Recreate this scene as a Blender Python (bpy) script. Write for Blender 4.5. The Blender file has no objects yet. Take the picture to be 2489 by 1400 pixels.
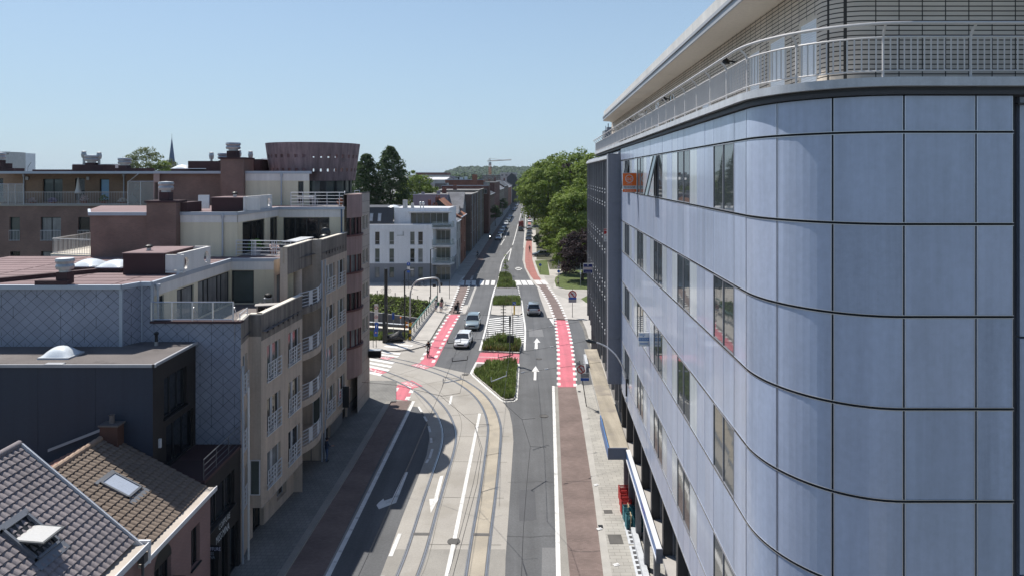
import bpy, bmesh, math, random
from mathutils import Vector, Matrix
from mathutils.geometry import tessellate_polygon
random.seed(11)
SC = bpy.context.scene
C = SC.collection
R = math.radians
PI = math.pi
# ---------------------------------------------------------------- survey: photo pixel -> place in the street
F, HX, HY, H = 1660.0, 1244.5, 424.0, 20.0
def at(px, py, Y):
    return Vector(((px-HX)/F*Y, Y, H-(py-HY)/F*Y))
def gr(px, py, z=0.0):
    Y = F*(H-z)/(py-HY)
    return Vector(((px-HX)/F*Y, Y, z))
def X(px, Y): return (px-HX)/F*Y
def Z(py, Y): return H-(py-HY)/F*Y
def V(*a): return Vector(a)
# ---------------------------------------------------------------- mesh builder
ORG = {}
class MB:
    def __init__(s): s.v = []; s.f = []; s.m = []
    def face(s, pts, m=0):
        i = len(s.v); s.v += [Vector(p) for p in pts]; s.f.append(list(range(i, i+len(pts)))); s.m.append(m)
    def poly(s, pts, m=0):
        pts = [Vector(p) for p in pts]
        i = len(s.v); s.v += pts
        for t in tessellate_polygon([pts]):
            s.f.append([i+k for k in t]); s.m.append(m)
    def prism(s, pts, z0, z1, m=0, mt=None):
        n = len(pts)
        s.poly([(p[0], p[1], z1) for p in pts], m if mt is None else mt)
        s.poly([(p[0], p[1], z0) for p in pts], m)
        for i in range(n):
            a, b = pts[i], pts[(i+1) % n]
            s.face([(a[0], a[1], z0), (b[0], b[1], z0), (b[0], b[1], z1), (a[0], a[1], z1)], m)
    def ob(s, o, a, b, c, m=0):
        o, a, b, c = Vector(o), Vector(a), Vector(b), Vector(c)
        i = len(s.v)
        s.v += [o, o+a, o+a+b, o+b, o+c, o+a+c, o+a+b+c, o+b+c]
        for q in ((0,3,2,1), (4,5,6,7), (0,1,5,4), (1,2,6,5), (2,3,7,6), (3,0,4,7)):
            s.f.append([i+k for k in q]); s.m.append(m)
    def box(s, c, d, rz=0, m=0, tilt=None):
        mt = Matrix.Rotation(rz, 3, 'Z')
        if tilt: mt = mt @ Matrix.Rotation(tilt[0], 3, tilt[1])
        a, b, e = mt @ V(d[0],0,0), mt @ V(0,d[1],0), mt @ V(0,0,d[2])
        s.ob(Vector(c)-(a+b+e)/2, a, b, e, m)
    def bx(s, x0, x1, y0, y1, z0, z1, m=0):
        s.ob((x0,y0,z0), (x1-x0,0,0), (0,y1-y0,0), (0,0,z1-z0), m)
    def tube(s, pts, r, n=6, m=0, cap=True, closed=False):
        pts = [Vector(p) for p in pts]; k = len(pts)
        rs = r if isinstance(r, (list, tuple)) else [r]*k
        rings = []
        up = V(0,0,1)
        for i, p in enumerate(pts):
            if closed: t = pts[(i+1) % k]-pts[i-1]
            else: t = pts[min(i+1, k-1)]-pts[max(i-1, 0)]
            if t.length < 1e-9: t = V(0,0,1)
            t.normalize()
            a = t.cross(up if abs(t.z) < .95 else V(1,0,0)).normalized(); b = t.cross(a)
            i0 = len(s.v)
            s.v += [p+(a*math.cos(2*PI*j/n)+b*math.sin(2*PI*j/n))*rs[i] for j in range(n)]
            rings.append(i0)
        for i in range(k if closed else k-1):
            p, q = rings[i], rings[(i+1) % k]
            for j in range(n):
                s.f.append([p+j, p+(j+1) % n, q+(j+1) % n, q+j]); s.m.append(m)
        if cap and not closed:
            for p in (rings[0], rings[-1]):
                s.f.append([p+j for j in range(n)]); s.m.append(m)
    def lathe(s, prof, c, n=16, m=0, arc=None):
        c = Vector(c); rings = []
        full = arc is None
        a0, a1 = (0, 2*PI) if full else arc
        k = n if full else n+1
        for r, z in prof:
            rings.append(len(s.v))
            s.v += [c+V(r*math.cos(a0+(a1-a0)*j/n), r*math.sin(a0+(a1-a0)*j/n), z) for j in range(k)]
        for i in range(len(prof)-1):
            p, q = rings[i], rings[i+1]
            for j in range(n):
                s.f.append([p+j, p+(j+1) % k, q+(j+1) % k, q+j]); s.m.append(m)
    def ball(s, c, rx, ry=None, rz=None, n=10, k=6, m=0, half=False):
        ry = rx if ry is None else ry; rz = rx if rz is None else rz
        c = Vector(c); rings = []
        for i in range(k+1):
            t = (0 if half else -PI/2)+(PI/2 if half else PI)*i/k
            rings.append(len(s.v))
            s.v += [c+V(rx*math.cos(t)*math.cos(2*PI*j/n), ry*math.cos(t)*math.sin(2*PI*j/n), rz*math.sin(t)) for j in range(n)]
        for i in range(k):
            p, q = rings[i], rings[i+1]
            for j in range(n):
                s.f.append([p+j, p+(j+1) % n, q+(j+1) % n, q+j]); s.m.append(m)
    def text(s, body, o, ux, uz, size, m=0, depth=.004, align='CENTER', squeeze=1.0):
        cu = bpy.data.curves.new('lettering', 'FONT'); cu.body = body; cu.size = 1; cu.align_x = align; cu.align_y = 'CENTER'
        cu.resolution_u = 2
        ob = bpy.data.objects.new('lettering', cu); C.objects.link(ob)
        dg = bpy.context.evaluated_depsgraph_get()
        me = bpy.data.meshes.new_from_object(ob.evaluated_get(dg))
        o, ux, uz = Vector(o), Vector(ux).normalized(), Vector(uz).normalized()
        n = ux.cross(uz)
        i = len(s.v)
        s.v += [o+ux*(v.co.x*size*squeeze)+uz*(v.co.y*size)+n*depth for v in me.vertices]
        for p in me.polygons:
            s.f.append([i+k for k in p.vertices]); s.m.append(m)
        bpy.data.objects.remove(ob); bpy.data.meshes.remove(me); bpy.data.curves.remove(cu)
    def build(s, name, mats, parent=None, smooth=False, org=None):
        if not isinstance(mats, (list, tuple)): mats = [mats]
        if org is None:
            if parent is not None: org = ORG[parent.name]
            elif s.v:
                xs = [p.x for p in s.v]; ys = [p.y for p in s.v]; zs = [p.z for p in s.v]
                org = V((min(xs)+max(xs))/2, (min(ys)+max(ys))/2, min(zs))
            else: org = V(0,0,0)
        org = Vector(org)
        me = bpy.data.meshes.new(name)
        me.from_pydata([p-org for p in s.v], [], s.f)
        for mm in mats: me.materials.append(mm)
        me.polygons.foreach_set('material_index', s.m)
        if smooth:
            bm = bmesh.new(); bm.from_mesh(me)
            bmesh.ops.remove_doubles(bm, verts=bm.verts, dist=1e-4)
            bmesh.ops.recalc_face_normals(bm, faces=bm.faces)
            bm.to_mesh(me); bm.free()
            me.polygons.foreach_set('use_smooth', [True]*len(me.polygons))
            try: me.set_sharp_from_angle(angle=R(40))
            except Exception: pass
        me.update()
        o = bpy.data.objects.new(name, me); C.objects.link(o)
        if parent is not None: o.parent = parent
        else: o.location = org
        ORG[o.name] = org
        return o
def tag(o, label, cat, group=None, kind=None):
    o['label'] = label; o['category'] = cat
    if group: o['group'] = group
    if kind: o['kind'] = kind
    return o
def thing(name, label, cat, loc=(0,0,0), group=None, local=False):
    o = bpy.data.objects.new(name, None); C.objects.link(o); o.location = loc
    o.empty_display_size = .3
    tag(o, label, cat, group)
    ORG[o.name] = V(0,0,0) if local else Vector(loc)
    return o
def copy_tree(o, parent=None):
    c = o.copy(); C.objects.link(c); c.parent = parent
    for ch in list(o.children): copy_tree(ch, c)
    return c
def recolor(o, table):
    for ch in [o]+list(o.children_recursive):
        if ch.type == 'MESH':
            for sl in ch.material_slots:
                if sl.material and sl.material.name in table:
                    new = table[sl.material.name]; sl.link = 'OBJECT'; sl.material = new
# ---------------------------------------------------------------- materials
MATS = {}
def M(name, col, rough=.75, metal=0, var=.12, scale=3.0, fine=0.06, bump=0, bscale=60, spec=.4, coat=0, streak=0, stain=None, trans=0, saxis=(2.2,2.2,.12)):
    if name in MATS: return MATS[name]
    m = bpy.data.materials.new(name); m.use_nodes = True; MATS[name] = m
    nt = m.node_tree; N = nt.nodes; L = nt.links
    b = N['Principled BSDF']
    b.inputs['Roughness'].default_value = rough; b.inputs['Metallic'].default_value = metal
    b.inputs['Specular IOR Level'].default_value = spec
    if coat: b.inputs['Coat Weight'].default_value = coat; b.inputs['Coat Roughness'].default_value = .05
    tc = N.new('ShaderNodeNewGeometry')
    def noise(sc, det=4, vec=None, rough_=.6):
        n = N.new('ShaderNodeTexNoise'); n.inputs['Scale'].default_value = sc; n.inputs['Detail'].default_value = det
        n.inputs['Roughness'].default_value = rough_
        L.new(vec if vec is not None else tc.outputs['Position'], n.inputs['Vector']); return n
    def mulc(prev, fac_socket, lo, hi):
        mr = N.new('ShaderNodeMapRange'); mr.inputs['From Min'].default_value = .3; mr.inputs['From Max'].default_value = .7
        mr.inputs['To Min'].default_value = lo; mr.inputs['To Max'].default_value = hi
        L.new(fac_socket, mr.inputs['Value'])
        mx = N.new('ShaderNodeVectorMath'); mx.operation = 'SCALE'
        L.new(prev, mx.inputs[0]); L.new(mr.outputs['Result'], mx.inputs['Scale']); return mx.outputs['Vector']
    rgb = N.new('ShaderNodeRGB'); rgb.outputs[0].default_value = (*col, 1)
    cur = rgb.outputs[0]
    if var: cur = mulc(cur, noise(scale*.13).outputs['Fac'], 1-var, 1+var)
    if fine: cur = mulc(cur, noise(scale*5, 3).outputs['Fac'], 1-fine, 1+fine)
    if streak:
        mp = N.new('ShaderNodeMapping'); mp.inputs['Scale'].default_value = saxis
        L.new(tc.outputs['Position'], mp.inputs['Vector'])
        cur = mulc(cur, noise(1.2, 4, mp.outputs['Vector']).outputs['Fac'], 1-streak, 1+streak*.35)
    if stain:
        ns = noise(stain[1], 6)
        mr = N.new('ShaderNodeMapRange'); mr.inputs['From Min'].default_value = stain[2]; mr.inputs['From Max'].default_value = stain[2]+.12
        L.new(ns.outputs['Fac'], mr.inputs['Value'])
        mx = N.new('ShaderNodeMix'); mx.data_type = 'RGBA'; mx.inputs['B'].default_value = (*stain[0], 1)
        mm = N.new('ShaderNodeMath'); mm.operation = 'MULTIPLY'; mm.inputs[1].default_value = stain[3]
        L.new(mr.outputs['Result'], mm.inputs[0]); L.new(mm.outputs[0], mx.inputs['Factor']); L.new(cur, mx.inputs['A']); cur = mx.outputs['Result']
    L.new(cur, b.inputs['Base Color'])
    if bump:
        bp = N.new('ShaderNodeBump'); bp.inputs['Strength'].default_value = bump; bp.inputs['Distance'].default_value = .02
        L.new(noise(bscale, 3).outputs['Fac'], bp.inputs['Height']); L.new(bp.outputs['Normal'], b.inputs['Normal'])
    if trans:
        tr = N.new('ShaderNodeBsdfTranslucent'); L.new(cur, tr.inputs['Color'])
        ms = N.new('ShaderNodeMixShader'); ms.inputs[0].default_value = trans
        out = N['Material Output']
        L.new(b.outputs[0], ms.inputs[1]); L.new(tr.outputs[0], ms.inputs[2]); L.new(ms.outputs[0], out.inputs['Surface'])
    m['cur'] = 1
    return m
def Mbrick(name, c1, c2, mortar, bw, bh, ms=.012, offset=.5, rough=.85, flat=False, var=.15, bump=.4, off=(0,0,0)):
    """brick / tile courses; u runs along the wall (x+y), v is height. flat=True: paving in plan"""
    if name in MATS: return MATS[name]
    m = bpy.data.materials.new(name); m.use_nodes = True; MATS[name] = m
    nt = m.node_tree; N = nt.nodes; L = nt.links
    b = N['Principled BSDF']; b.inputs['Roughness'].default_value = rough; b.inputs['Specular IOR Level'].default_value = .3
    g = N.new('ShaderNodeNewGeometry')
    if flat: vec = g.outputs['Position']
    else:
        sp = N.new('ShaderNodeSeparateXYZ'); L.new(g.outputs['Position'], sp.inputs[0])
        ad = N.new('ShaderNodeMath'); ad.operation = 'ADD'; L.new(sp.outputs['X'], ad.inputs[0]); L.new(sp.outputs['Y'], ad.inputs[1])
        cb = N.new('ShaderNodeCombineXYZ'); L.new(ad.outputs[0], cb.inputs['X']); L.new(sp.outputs['Z'], cb.inputs['Y']); vec = cb.outputs[0]
    t = N.new('ShaderNodeTexBrick'); t.offset = offset; t.inputs['Scale'].default_value = 1
    t.inputs['Brick Width'].default_value = bw; t.inputs['Row Height'].default_value = bh; t.inputs['Mortar Size'].default_value = ms
    t.inputs['Color1'].default_value = (*c1, 1); t.inputs['Color2'].default_value = (*c2, 1); t.inputs['Mortar'].default_value = (*mortar, 1)
    t.inputs['Mortar Smooth'].default_value = .1
    L.new(vec, t.inputs['Vector'])
    n = N.new('ShaderNodeTexNoise'); n.inputs['Scale'].default_value = .5; n.inputs['Detail'].default_value = 5; L.new(g.outputs['Position'], n.inputs['Vector'])
    mr = N.new('ShaderNodeMapRange'); mr.inputs['From Min'].default_value = .3; mr.inputs['From Max'].default_value = .7
    mr.inputs['To Min'].default_value = 1-var; mr.inputs['To Max'].default_value = 1+var; L.new(n.outputs['Fac'], mr.inputs['Value'])
    mx = N.new('ShaderNodeVectorMath'); mx.operation = 'SCALE'; L.new(t.outputs['Color'], mx.inputs[0]); L.new(mr.outputs['Result'], mx.inputs['Scale'])
    L.new(mx.outputs['Vector'], b.inputs['Base Color'])
    if bump:
        bp = N.new('ShaderNodeBump'); bp.inputs['Strength'].default_value = bump; bp.inputs['Distance'].default_value = .01; bp.invert = True
        L.new(t.outputs['Fac'], bp.inputs['Height']); L.new(bp.outputs['Normal'], b.inputs['Normal'])
    return m
def Mdiamond(name, c1, line, size):
    """diamond slate shingles: lapped squares on their corner, with dark laps and run-off stains under the corners"""
    m = bpy.data.materials.new(name); m.use_nodes = True; MATS[name] = m
    nt = m.node_tree; N = nt.nodes; L = nt.links
    b = N['Principled BSDF']; b.inputs['Roughness'].default_value = .55; b.inputs['Specular IOR Level'].default_value = .4
    g = N.new('ShaderNodeNewGeometry'); sp = N.new('ShaderNodeSeparateXYZ'); L.new(g.outputs['Position'], sp.inputs[0])
    def mt(op, a, bb=None, c=None):
        n = N.new('ShaderNodeMath'); n.operation = op
        for i, q in enumerate((a, bb, c)):
            if q is None: continue
            if isinstance(q, (int, float)): n.inputs[i].default_value = q
            else: L.new(q, n.inputs[i])
        return n.outputs[0]
    nz = N.new('ShaderNodeTexNoise'); nz.inputs['Scale'].default_value = 1.6; L.new(g.outputs['Position'], nz.inputs['Vector'])
    wob = mt('MULTIPLY', mt('SUBTRACT', nz.outputs['Fac'], .5), .06)
    u = mt('ADD', mt('ADD', sp.outputs['X'], mt('MULTIPLY', sp.outputs['Y'], .6)), wob)
    a = mt('DIVIDE', mt('ADD', u, mt('MULTIPLY', sp.outputs['Z'], 1.12)), size); c = mt('DIVIDE', mt('SUBTRACT', u, mt('MULTIPLY', sp.outputs['Z'], 1.12)), size)
    da = mt('ABSOLUTE', mt('SUBTRACT', mt('FRACT', a), .5)); dc = mt('ABSOLUTE', mt('SUBTRACT', mt('FRACT', c), .5))
    mxd = mt('MAXIMUM', da, dc)
    ln = mt('GREATER_THAN', mt('ADD', mxd, mt('MULTIPLY', mt('SUBTRACT', nz.outputs['Fac'], .5), .03)), .475)
    # stain streak below the lower corner of each shingle
    fu = mt('ABSOLUTE', mt('SUBTRACT', mt('FRACT', mt('DIVIDE', u, size)), .5))
    st = mt('MULTIPLY', mt('LESS_THAN', fu, .035), mt('GREATER_THAN', nz.outputs['Fac'], .52))
    n2 = N.new('ShaderNodeTexNoise'); n2.inputs['Scale'].default_value = .8; n2.inputs['Detail'].default_value = 6; L.new(g.outputs['Position'], n2.inputs['Vector'])
    wn = N.new('ShaderNodeTexWhiteNoise'); wn.noise_dimensions = '2D'
    cb = N.new('ShaderNodeCombineXYZ'); L.new(mt('FLOOR', a), cb.inputs[0]); L.new(mt('FLOOR', c), cb.inputs[1]); L.new(cb.outputs[0], wn.inputs['Vector'])
    sc = mt('ADD', mt('MULTIPLY', n2.outputs['Fac'], .5), mt('MULTIPLY', wn.outputs['Value'], .10)); sc = mt('ADD', sc, .70)
    rgb = N.new('ShaderNodeRGB'); rgb.outputs[0].default_value = (*c1, 1)
    vs = N.new('ShaderNodeVectorMath'); vs.operation = 'SCALE'; L.new(rgb.outputs[0], vs.inputs[0]); L.new(sc, vs.inputs['Scale'])
    mx = N.new('ShaderNodeMix'); mx.data_type = 'RGBA'; mx.inputs['B'].default_value = (*line, 1)
    L.new(mt('MINIMUM', mt('ADD', mt('MULTIPLY', ln, .85), mt('MULTIPLY', st, .5)), 1), mx.inputs['Factor']); L.new(vs.outputs['Vector'], mx.inputs['A']); L.new(mx.outputs['Result'], b.inputs['Base Color'])
    bp = N.new('ShaderNodeBump'); bp.inputs['Strength'].default_value = .15; bp.inputs['Distance'].default_value = .02; bp.invert = True
    L.new(mxd, bp.inputs['Height']); L.new(bp.outputs['Normal'], b.inputs['Normal'])
    return m
asphalt = M('asphalt', (.108,.110,.115), .9, var=.14, scale=1.5, fine=.12, bump=.3, bscale=80, streak=.22, saxis=(.9,.035,1), stain=((.078,.079,.083), .35, .56, .5))
asphalt_dark = M('asphalt_dark', (.082,.084,.090), .9, var=.1, scale=2, fine=.1, bump=.3, bscale=80)
asphalt_old = M('asphalt_old', (.16,.16,.163), .9, var=.12, scale=2, fine=.12)
concrete_bed = M('concrete_bed', (.32,.30,.272), .85, var=.1, scale=2, fine=.08, bump=.2, stain=((.255,.235,.205), .3, .52, .6))
concrete_patch = M('concrete_patch', (.25,.237,.215), .85, var=.14, scale=3, fine=.1)
concrete_tan = M('concrete_tan', (.335,.295,.235), .9, var=.16, scale=3, fine=.12, streak=.3, saxis=(1.6,.12,1), stain=((.215,.19,.165), .55, .48, .75))
track_tan = M('track_tan', (.345,.305,.245), .85, var=.14, scale=4, fine=.1, stain=((.27,.245,.205), .5, .5, .6))
bike_brown = Mbrick('bike_brown', (.150,.112,.101), (.185,.138,.125), (.135,.105,.095), .22, .11, .008, flat=True, var=.2, bump=0)
bike_rose = M('bike_rose', (.30,.125,.105), .85, var=.12, scale=4, fine=.08)
pink_paint = M('pink_paint', (.52,.135,.17), .7, var=.12, scale=3, fine=.07, streak=.2, saxis=(1.5,.06,1), stain=((.30,.13,.14), 1.4, .56, .55))
white_paint = M('white_paint', (.62,.61,.59), .7, var=.14, scale=6, fine=.1, stain=((.27,.27,.265), 2.2, .55, .6))
pave_tile = Mbrick('pave_tile', (.36,.345,.315), (.31,.298,.275), (.20,.19,.175), .6, .3, .012, flat=True, var=.14, bump=.2)
pave_light = Mbrick('pave_light', (.41,.385,.35), (.385,.36,.33), (.33,.31,.285), .6, .6, .008, flat=True, var=.1, bump=.1)
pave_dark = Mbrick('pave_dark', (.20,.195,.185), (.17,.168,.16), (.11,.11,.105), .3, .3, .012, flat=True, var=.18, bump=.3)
kerb_stone = M('kerb_stone', (.36,.345,.32), .8, var=.12, scale=5, fine=.1)
cobble = Mbrick('cobble', (.24,.225,.20), (.18,.17,.155), (.09,.085,.075), .18, .13, .02, flat=True, var=.2, bump=.6)
soil = M('soil', (.07,.06,.045), .95, var=.25, scale=6, fine=.2)
grass_mat = M('grass_blades', (.155,.205,.055), .8, var=.42, scale=5, fine=.3, trans=.25)
grass_dry = M('grass_dry', (.24,.21,.10), .85, var=.3, scale=9, fine=.2, trans=.2)
lawn = M('lawn', (.075,.10,.025), .95, var=.25, scale=6, fine=.25, bump=.6, bscale=40)
steel_rail = M('steel_rail', (.45,.445,.44), .32, 1, var=.1, scale=8)
rail_groove = M('rail_groove', (.105,.10,.098), .7, var=.2, scale=8)
iron = M('iron', (.10,.095,.09), .7, .3, var=.2, scale=8)
black = M('black', (.012,.013,.015), .5, var=.2, scale=6)
black_paint = M('black_paint', (.016,.02,.024), .4, var=.1, scale=6, spec=.5)
rubber = M('rubber', (.016,.016,.017), .85, var=.1)
alu = M('alu', (.60,.61,.64), .35, .8, var=.06, scale=6)
alu_matt = M('alu_matt', (.47,.49,.54), .5, .35, var=.08, scale=6)
galv = M('galv', (.42,.43,.44), .45, .7, var=.16, scale=10, fine=.12)
white_metal = M('white_metal', (.62,.63,.65), .45, var=.06, scale=6)
cream_metal = M('cream_metal', (.56,.54,.53), .45, var=.06, scale=6)
glass_dark = M('glass_dark', (.012,.015,.018), .06, var=.2, scale=2, spec=.6)
glass_mirror = M('glass_mirror', (.05,.06,.065), .03, .0, var=.25, scale=1, fine=0, spec=1.0)
glass_mirror.node_tree.nodes['Principled BSDF'].inputs['IOR'].default_value = 1.9
glass_curtain = M('glass_curtain', (.21,.22,.225), .08, var=.25, scale=8, spec=.6, streak=.35)
glass_green = M('glass_green', (.085,.105,.098), .08, var=.2, scale=3, spec=.6)
def Mglass(name, col, alpha):
    m = bpy.data.materials.new(name); m.use_nodes = True; MATS[name] = m
    nt = m.node_tree; N = nt.nodes; L = nt.links
    b = N['Principled BSDF']; b.inputs['Base Color'].default_value = (*col, 1); b.inputs['Roughness'].default_value = .08
    b.inputs['Alpha'].default_value = alpha
    n = N.new('ShaderNodeTexNoise'); n.inputs['Scale'].default_value = 2.0
    mr = N.new('ShaderNodeMapRange'); mr.inputs['To Min'].default_value = alpha*.7; mr.inputs['To Max'].default_value = min(1, alpha*1.3)
    L.new(n.outputs['Fac'], mr.inputs['Value']); L.new(mr.outputs['Result'], b.inputs['Alpha'])
    return m
glass_clear = Mglass('glass_clear', (.42,.46,.47), .42)
glass_balc = Mglass('glass_balc', (.30,.36,.36), .45)
# ---------------------------------------------------------------- camera, sky, sun
cam = bpy.data.cameras.new('camera'); co = bpy.data.objects.new('camera', cam); C.objects.link(co)
co.location = (0,0,H); co.rotation_euler = (PI/2,0,0)
cam.sensor_width = 36; cam.lens = 36*F/2489; cam.shift_y = -(700-HY)/2489; cam.clip_end = 12000; cam.clip_start = .1
SC.camera = co
SUN = V(-.43,.43,1).normalized()
ELEV = math.asin(SUN.z)
w = bpy.data.worlds.new('World'); SC.world = w; w.use_nodes = True
nt = w.node_tree; bg = nt.nodes['Background']
sky = nt.nodes.new('ShaderNodeTexSky'); sky.sky_type = 'NISHITA'; sky.sun_disc = False
sky.sun_elevation = ELEV; sky.sun_rotation = R(SUNROT) if 'SUNROT' in globals() else R(-45)
sky.air_density = 1.0; sky.dust_density = .85; sky.ozone_density = 1.2; sky.altitude = 20
tint = nt.nodes.new('ShaderNodeMix'); tint.data_type = 'RGBA'; tint.blend_type = 'MULTIPLY'; tint.inputs['Factor'].default_value = 1; tint.inputs['B'].default_value = (.82,.925,1.03,1)
nt.links.new(sky.outputs[0], tint.inputs['A']); tcw = nt.nodes.new('ShaderNodeTexCoord'); sxw = nt.nodes.new('ShaderNodeSeparateXYZ'); mrw = nt.nodes.new('ShaderNodeMapRange'); pale = nt.nodes.new('ShaderNodeMix'); pale.data_type = 'RGBA'
nt.links.new(tcw.outputs['Generated'], sxw.inputs[0]); nt.links.new(sxw.outputs['Z'], mrw.inputs['Value'])
mrw.inputs['From Min'].default_value = .10; mrw.inputs['From Max'].default_value = .55; mrw.inputs['To Min'].default_value = .72; mrw.inputs['To Max'].default_value = 0
nt.links.new(mrw.outputs['Result'], pale.inputs['Factor']); nt.links.new(tint.outputs['Result'], pale.inputs['A']); pale.inputs['B'].default_value = (4.15,5.6,7.0,1)   # pale summer haze low in the sky
nt.links.new(pale.outputs['Result'], bg.inputs['Color']); bg.inputs['Strength'].default_value = .082
sl = bpy.data.lights.new('sun', 'SUN'); sl.energy = 4.4; sl.angle = R(.5); sl.color = (1,.955,.88)
so = bpy.data.objects.new('sun', sl); C.objects.link(so); so.rotation_euler = SUN.to_track_quat('Z', 'Y').to_euler(); so.location = (-60,60,140)
SC.view_settings.view_transform = 'Standard'; SC.view_settings.look = 'None'; SC.view_settings.gamma = 1; SC.view_settings.exposure = .5
SC.cycles.max_bounces = 6; SC.cycles.transparent_max_bounces = 12; SC.cycles.caustics_reflective = False; SC.cycles.caustics_refractive = False
# ================================================================ ground, road, markings
def G2(pts, z=0.0): return [gr(x, y, z) for x, y in pts]
def sheet(name, pts, z, mat, label=None, kind='structure'):
    mb = MB(); mb.poly([(p.x, p.y, z) for p in G2(pts, z)]); o = mb.build(name, mat, org=(0,0,0)); o['kind'] = kind
    return o
def slab(name, pts, z, mat, side=None, base=0.0):
    mb = MB(); mb.prism([(p.x, p.y) for p in G2(pts, z)], base, z, 1, 0)
    o = mb.build(name, [mat, side or kerb_stone], org=(0,0,0)); o['kind'] = 'structure'; return o
def cat(pts, n=6, closed=False):
    pts = [Vector(p) for p in pts]; out = []
    k = len(pts)
    for i in range(k if closed else k-1):
        if closed: a, b, c, d = pts[i-1], pts[i], pts[(i+1) % k], pts[(i+2) % k]
        else: a, b, c, d = pts[max(i-1,0)], pts[i], pts[i+1], pts[min(i+2,k-1)]
        for j in range(n):
            t = j/n
            out.append(.5*((2*b)+(c-a)*t+(2*a-5*b+4*c-d)*t*t+(3*b-a-3*c+d)*t**3))
    if not closed: out.append(pts[-1])
    return out
def strip(mb, line, w, z, m=0, off=0.0):
    n = len(line); L_, R_ = [], []
    for i, p in enumerate(line):
        t = (line[min(i+1,n-1)]-line[max(i-1,0)]); t.z = 0; t.normalize(); s = V(t.y,-t.x,0)
        L_.append(V(p.x,p.y,z)+s*(off-w/2)); R_.append(V(p.x,p.y,z)+s*(off+w/2))
    for i in range(n-1): mb.face([L_[i], R_[i], R_[i+1], L_[i+1]], m)
def dashes(mb, line, w, dash, gap, z, start=0.0, m=0):
    acc = -start; cur = []; n = 0
    # resample at 5 cm
    pts = [line[0]]
    for a, b in zip(line, line[1:]):
        k = max(1, int((b-a).length/.15))
        pts += [a.lerp(b, (i+1)/k) for i in range(k)]
    for a, b in zip(pts, pts[1:]):
        acc += (b-a).length
        on = (acc % (dash+gap)) < dash and acc >= 0
        if on: cur = cur or [a]; cur.append(b)
        elif cur: strip(mb, cur, w, z, m); cur = []
    if len(cur) > 1: strip(mb, cur, w, z, m)
# ground sheet to the horizon with the opening of the canal works
hole = [p for p in G2([(800,712),(905,722),(1044,738.5),(988,812),(905,806.5),(800,800)])]
bm = bmesh.new()
def ring(pts):
    vs = [bm.verts.new((p[0],p[1],0)) for p in pts]; return [bm.edges.new((vs[i], vs[(i+1) % len(vs)])) for i in range(len(vs))]
ed = ring([(-700,-60),(700,-60),(700,1400),(-700,1400)])+ring(hole)
bmesh.ops.triangle_fill(bm, use_beauty=True, edges=ed)
o5 = [bm.verts.new(p) for p in ((-6000,-400,-.03),(6000,-400,-.03),(6000,-60,-.03),(-6000,-60,-.03))]
bm.faces.new(o5)
for q in (((-6000,-60),(-700,-60),(-700,1400),(-6000,1400)), ((700,-60),(6000,-60),(6000,1400),(700,1400)), ((-6000,1400),(6000,1400),(6000,9000),(-6000,9000))):
    bm.faces.new([bm.verts.new((x,y,-.03)) for x, y in q])
me = bpy.data.meshes.new('ground'); bm.to_mesh(me); bm.free()
ground_mat = M('ground_mat', (.15,.15,.14), .9, var=.2, scale=1, stain=((.06,.085,.03), .05, .52, .9))
me.materials.append(ground_mat)
o = bpy.data.objects.new('ground', me); C.objects.link(o); o['kind'] = 'structure'
mb = MB()
hp = [V(p.x,p.y,0) for p in hole]
for i in range(len(hp)):
    a, b = hp[i], hp[(i+1) % len(hp)]; mb.face([a, b, b-V(0,0,3), a-V(0,0,3)])
mb.poly([p-V(0,0,3) for p in hp]); o = mb.build('canal_bed', soil, org=(0,0,0)); o['kind'] = 'structure'
# carriageway
rd = [(-14.5,-30)]+[]
mb = MB(); road_edge = [(-13.5,-40),(-13.2,40),(-12.7,62),(-13,96),(-12.2,128),(-10.6,180),(-8.2,272),(-4,380),(1,500),(12,800),(60,1500),(66,1500),(20,800),(8,500),(6.5,380),(5.2,272),(4.6,190),(6.5,140),(9.2,110),(9.5,60),(9.0,40),(9,-40)]
mb.poly([(x,y,.004) for x,y in road_edge]); o = mb.build('road', asphalt, org=(0,0,0)); o['kind'] = 'structure'
# side street behind the corner building (quay junction)
sheet('side_road', [(760,900),(760,838),(905,838),(1000,826),(1046,826),(1042,845),(1030,890),(1056,889),(1097,898),(1142,908),(1100,1000),(950,980),(895,960)], .006, concrete_bed)
# tram bed
bed = [(905,1445),(924,1400),(949,1334),(978,1255),(1007,1183),(1030,1124),(1037,1105),(1044,1064),(1040,1030),(1027,1000),(1008,975),(985,955),(940,930),(880,905),(760,890),(760,860),(880,856),(960,862),(1030,889),(1056,889),(1097,898),(1142,908),(1148,914),(1190.6,946.6),(1223.5,976),(1238,999),(1245,1032),(1248,1071),(1241.5,1170),(1235,1268),(1229,1354),(1228,1400),(1227,1445)]
sheet('tram_bed', bed, .010, concrete_bed)
sheet('tram_bed_patch', [(905,1445),(924,1400),(949,1334),(1229,1334),(1228,1400),(1227,1445)], .014, concrete_patch)
lt_l = [(946,1445),(964,1400),(990,1334),(1023,1236),(1053,1153.5),(1072,1078),(1075.6,1050),(1069,1022),(1053,992.6),(1024,964),(983,941),(944,920),(900.6,902),(820,886)]
lt_r = [(997,1445),(1015,1400),(1040,1325),(1079,1170),(1108.5,1088),(1109.5,1063),(1105,1038.5),(1091,1006),(1060,967),(1024,936),(983,918),(944,905),(900.6,889.5),(820,876)]
rt_l = [(1121,1445),(1128,1400),(1144.6,1301),(1169,1170),(1184,1055),(1182,1026),(1171,990),(1150,962),(1119,936),(1086,918),(1047,902),(1001,888),(957,879),(900,869),(820,860)]
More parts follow.
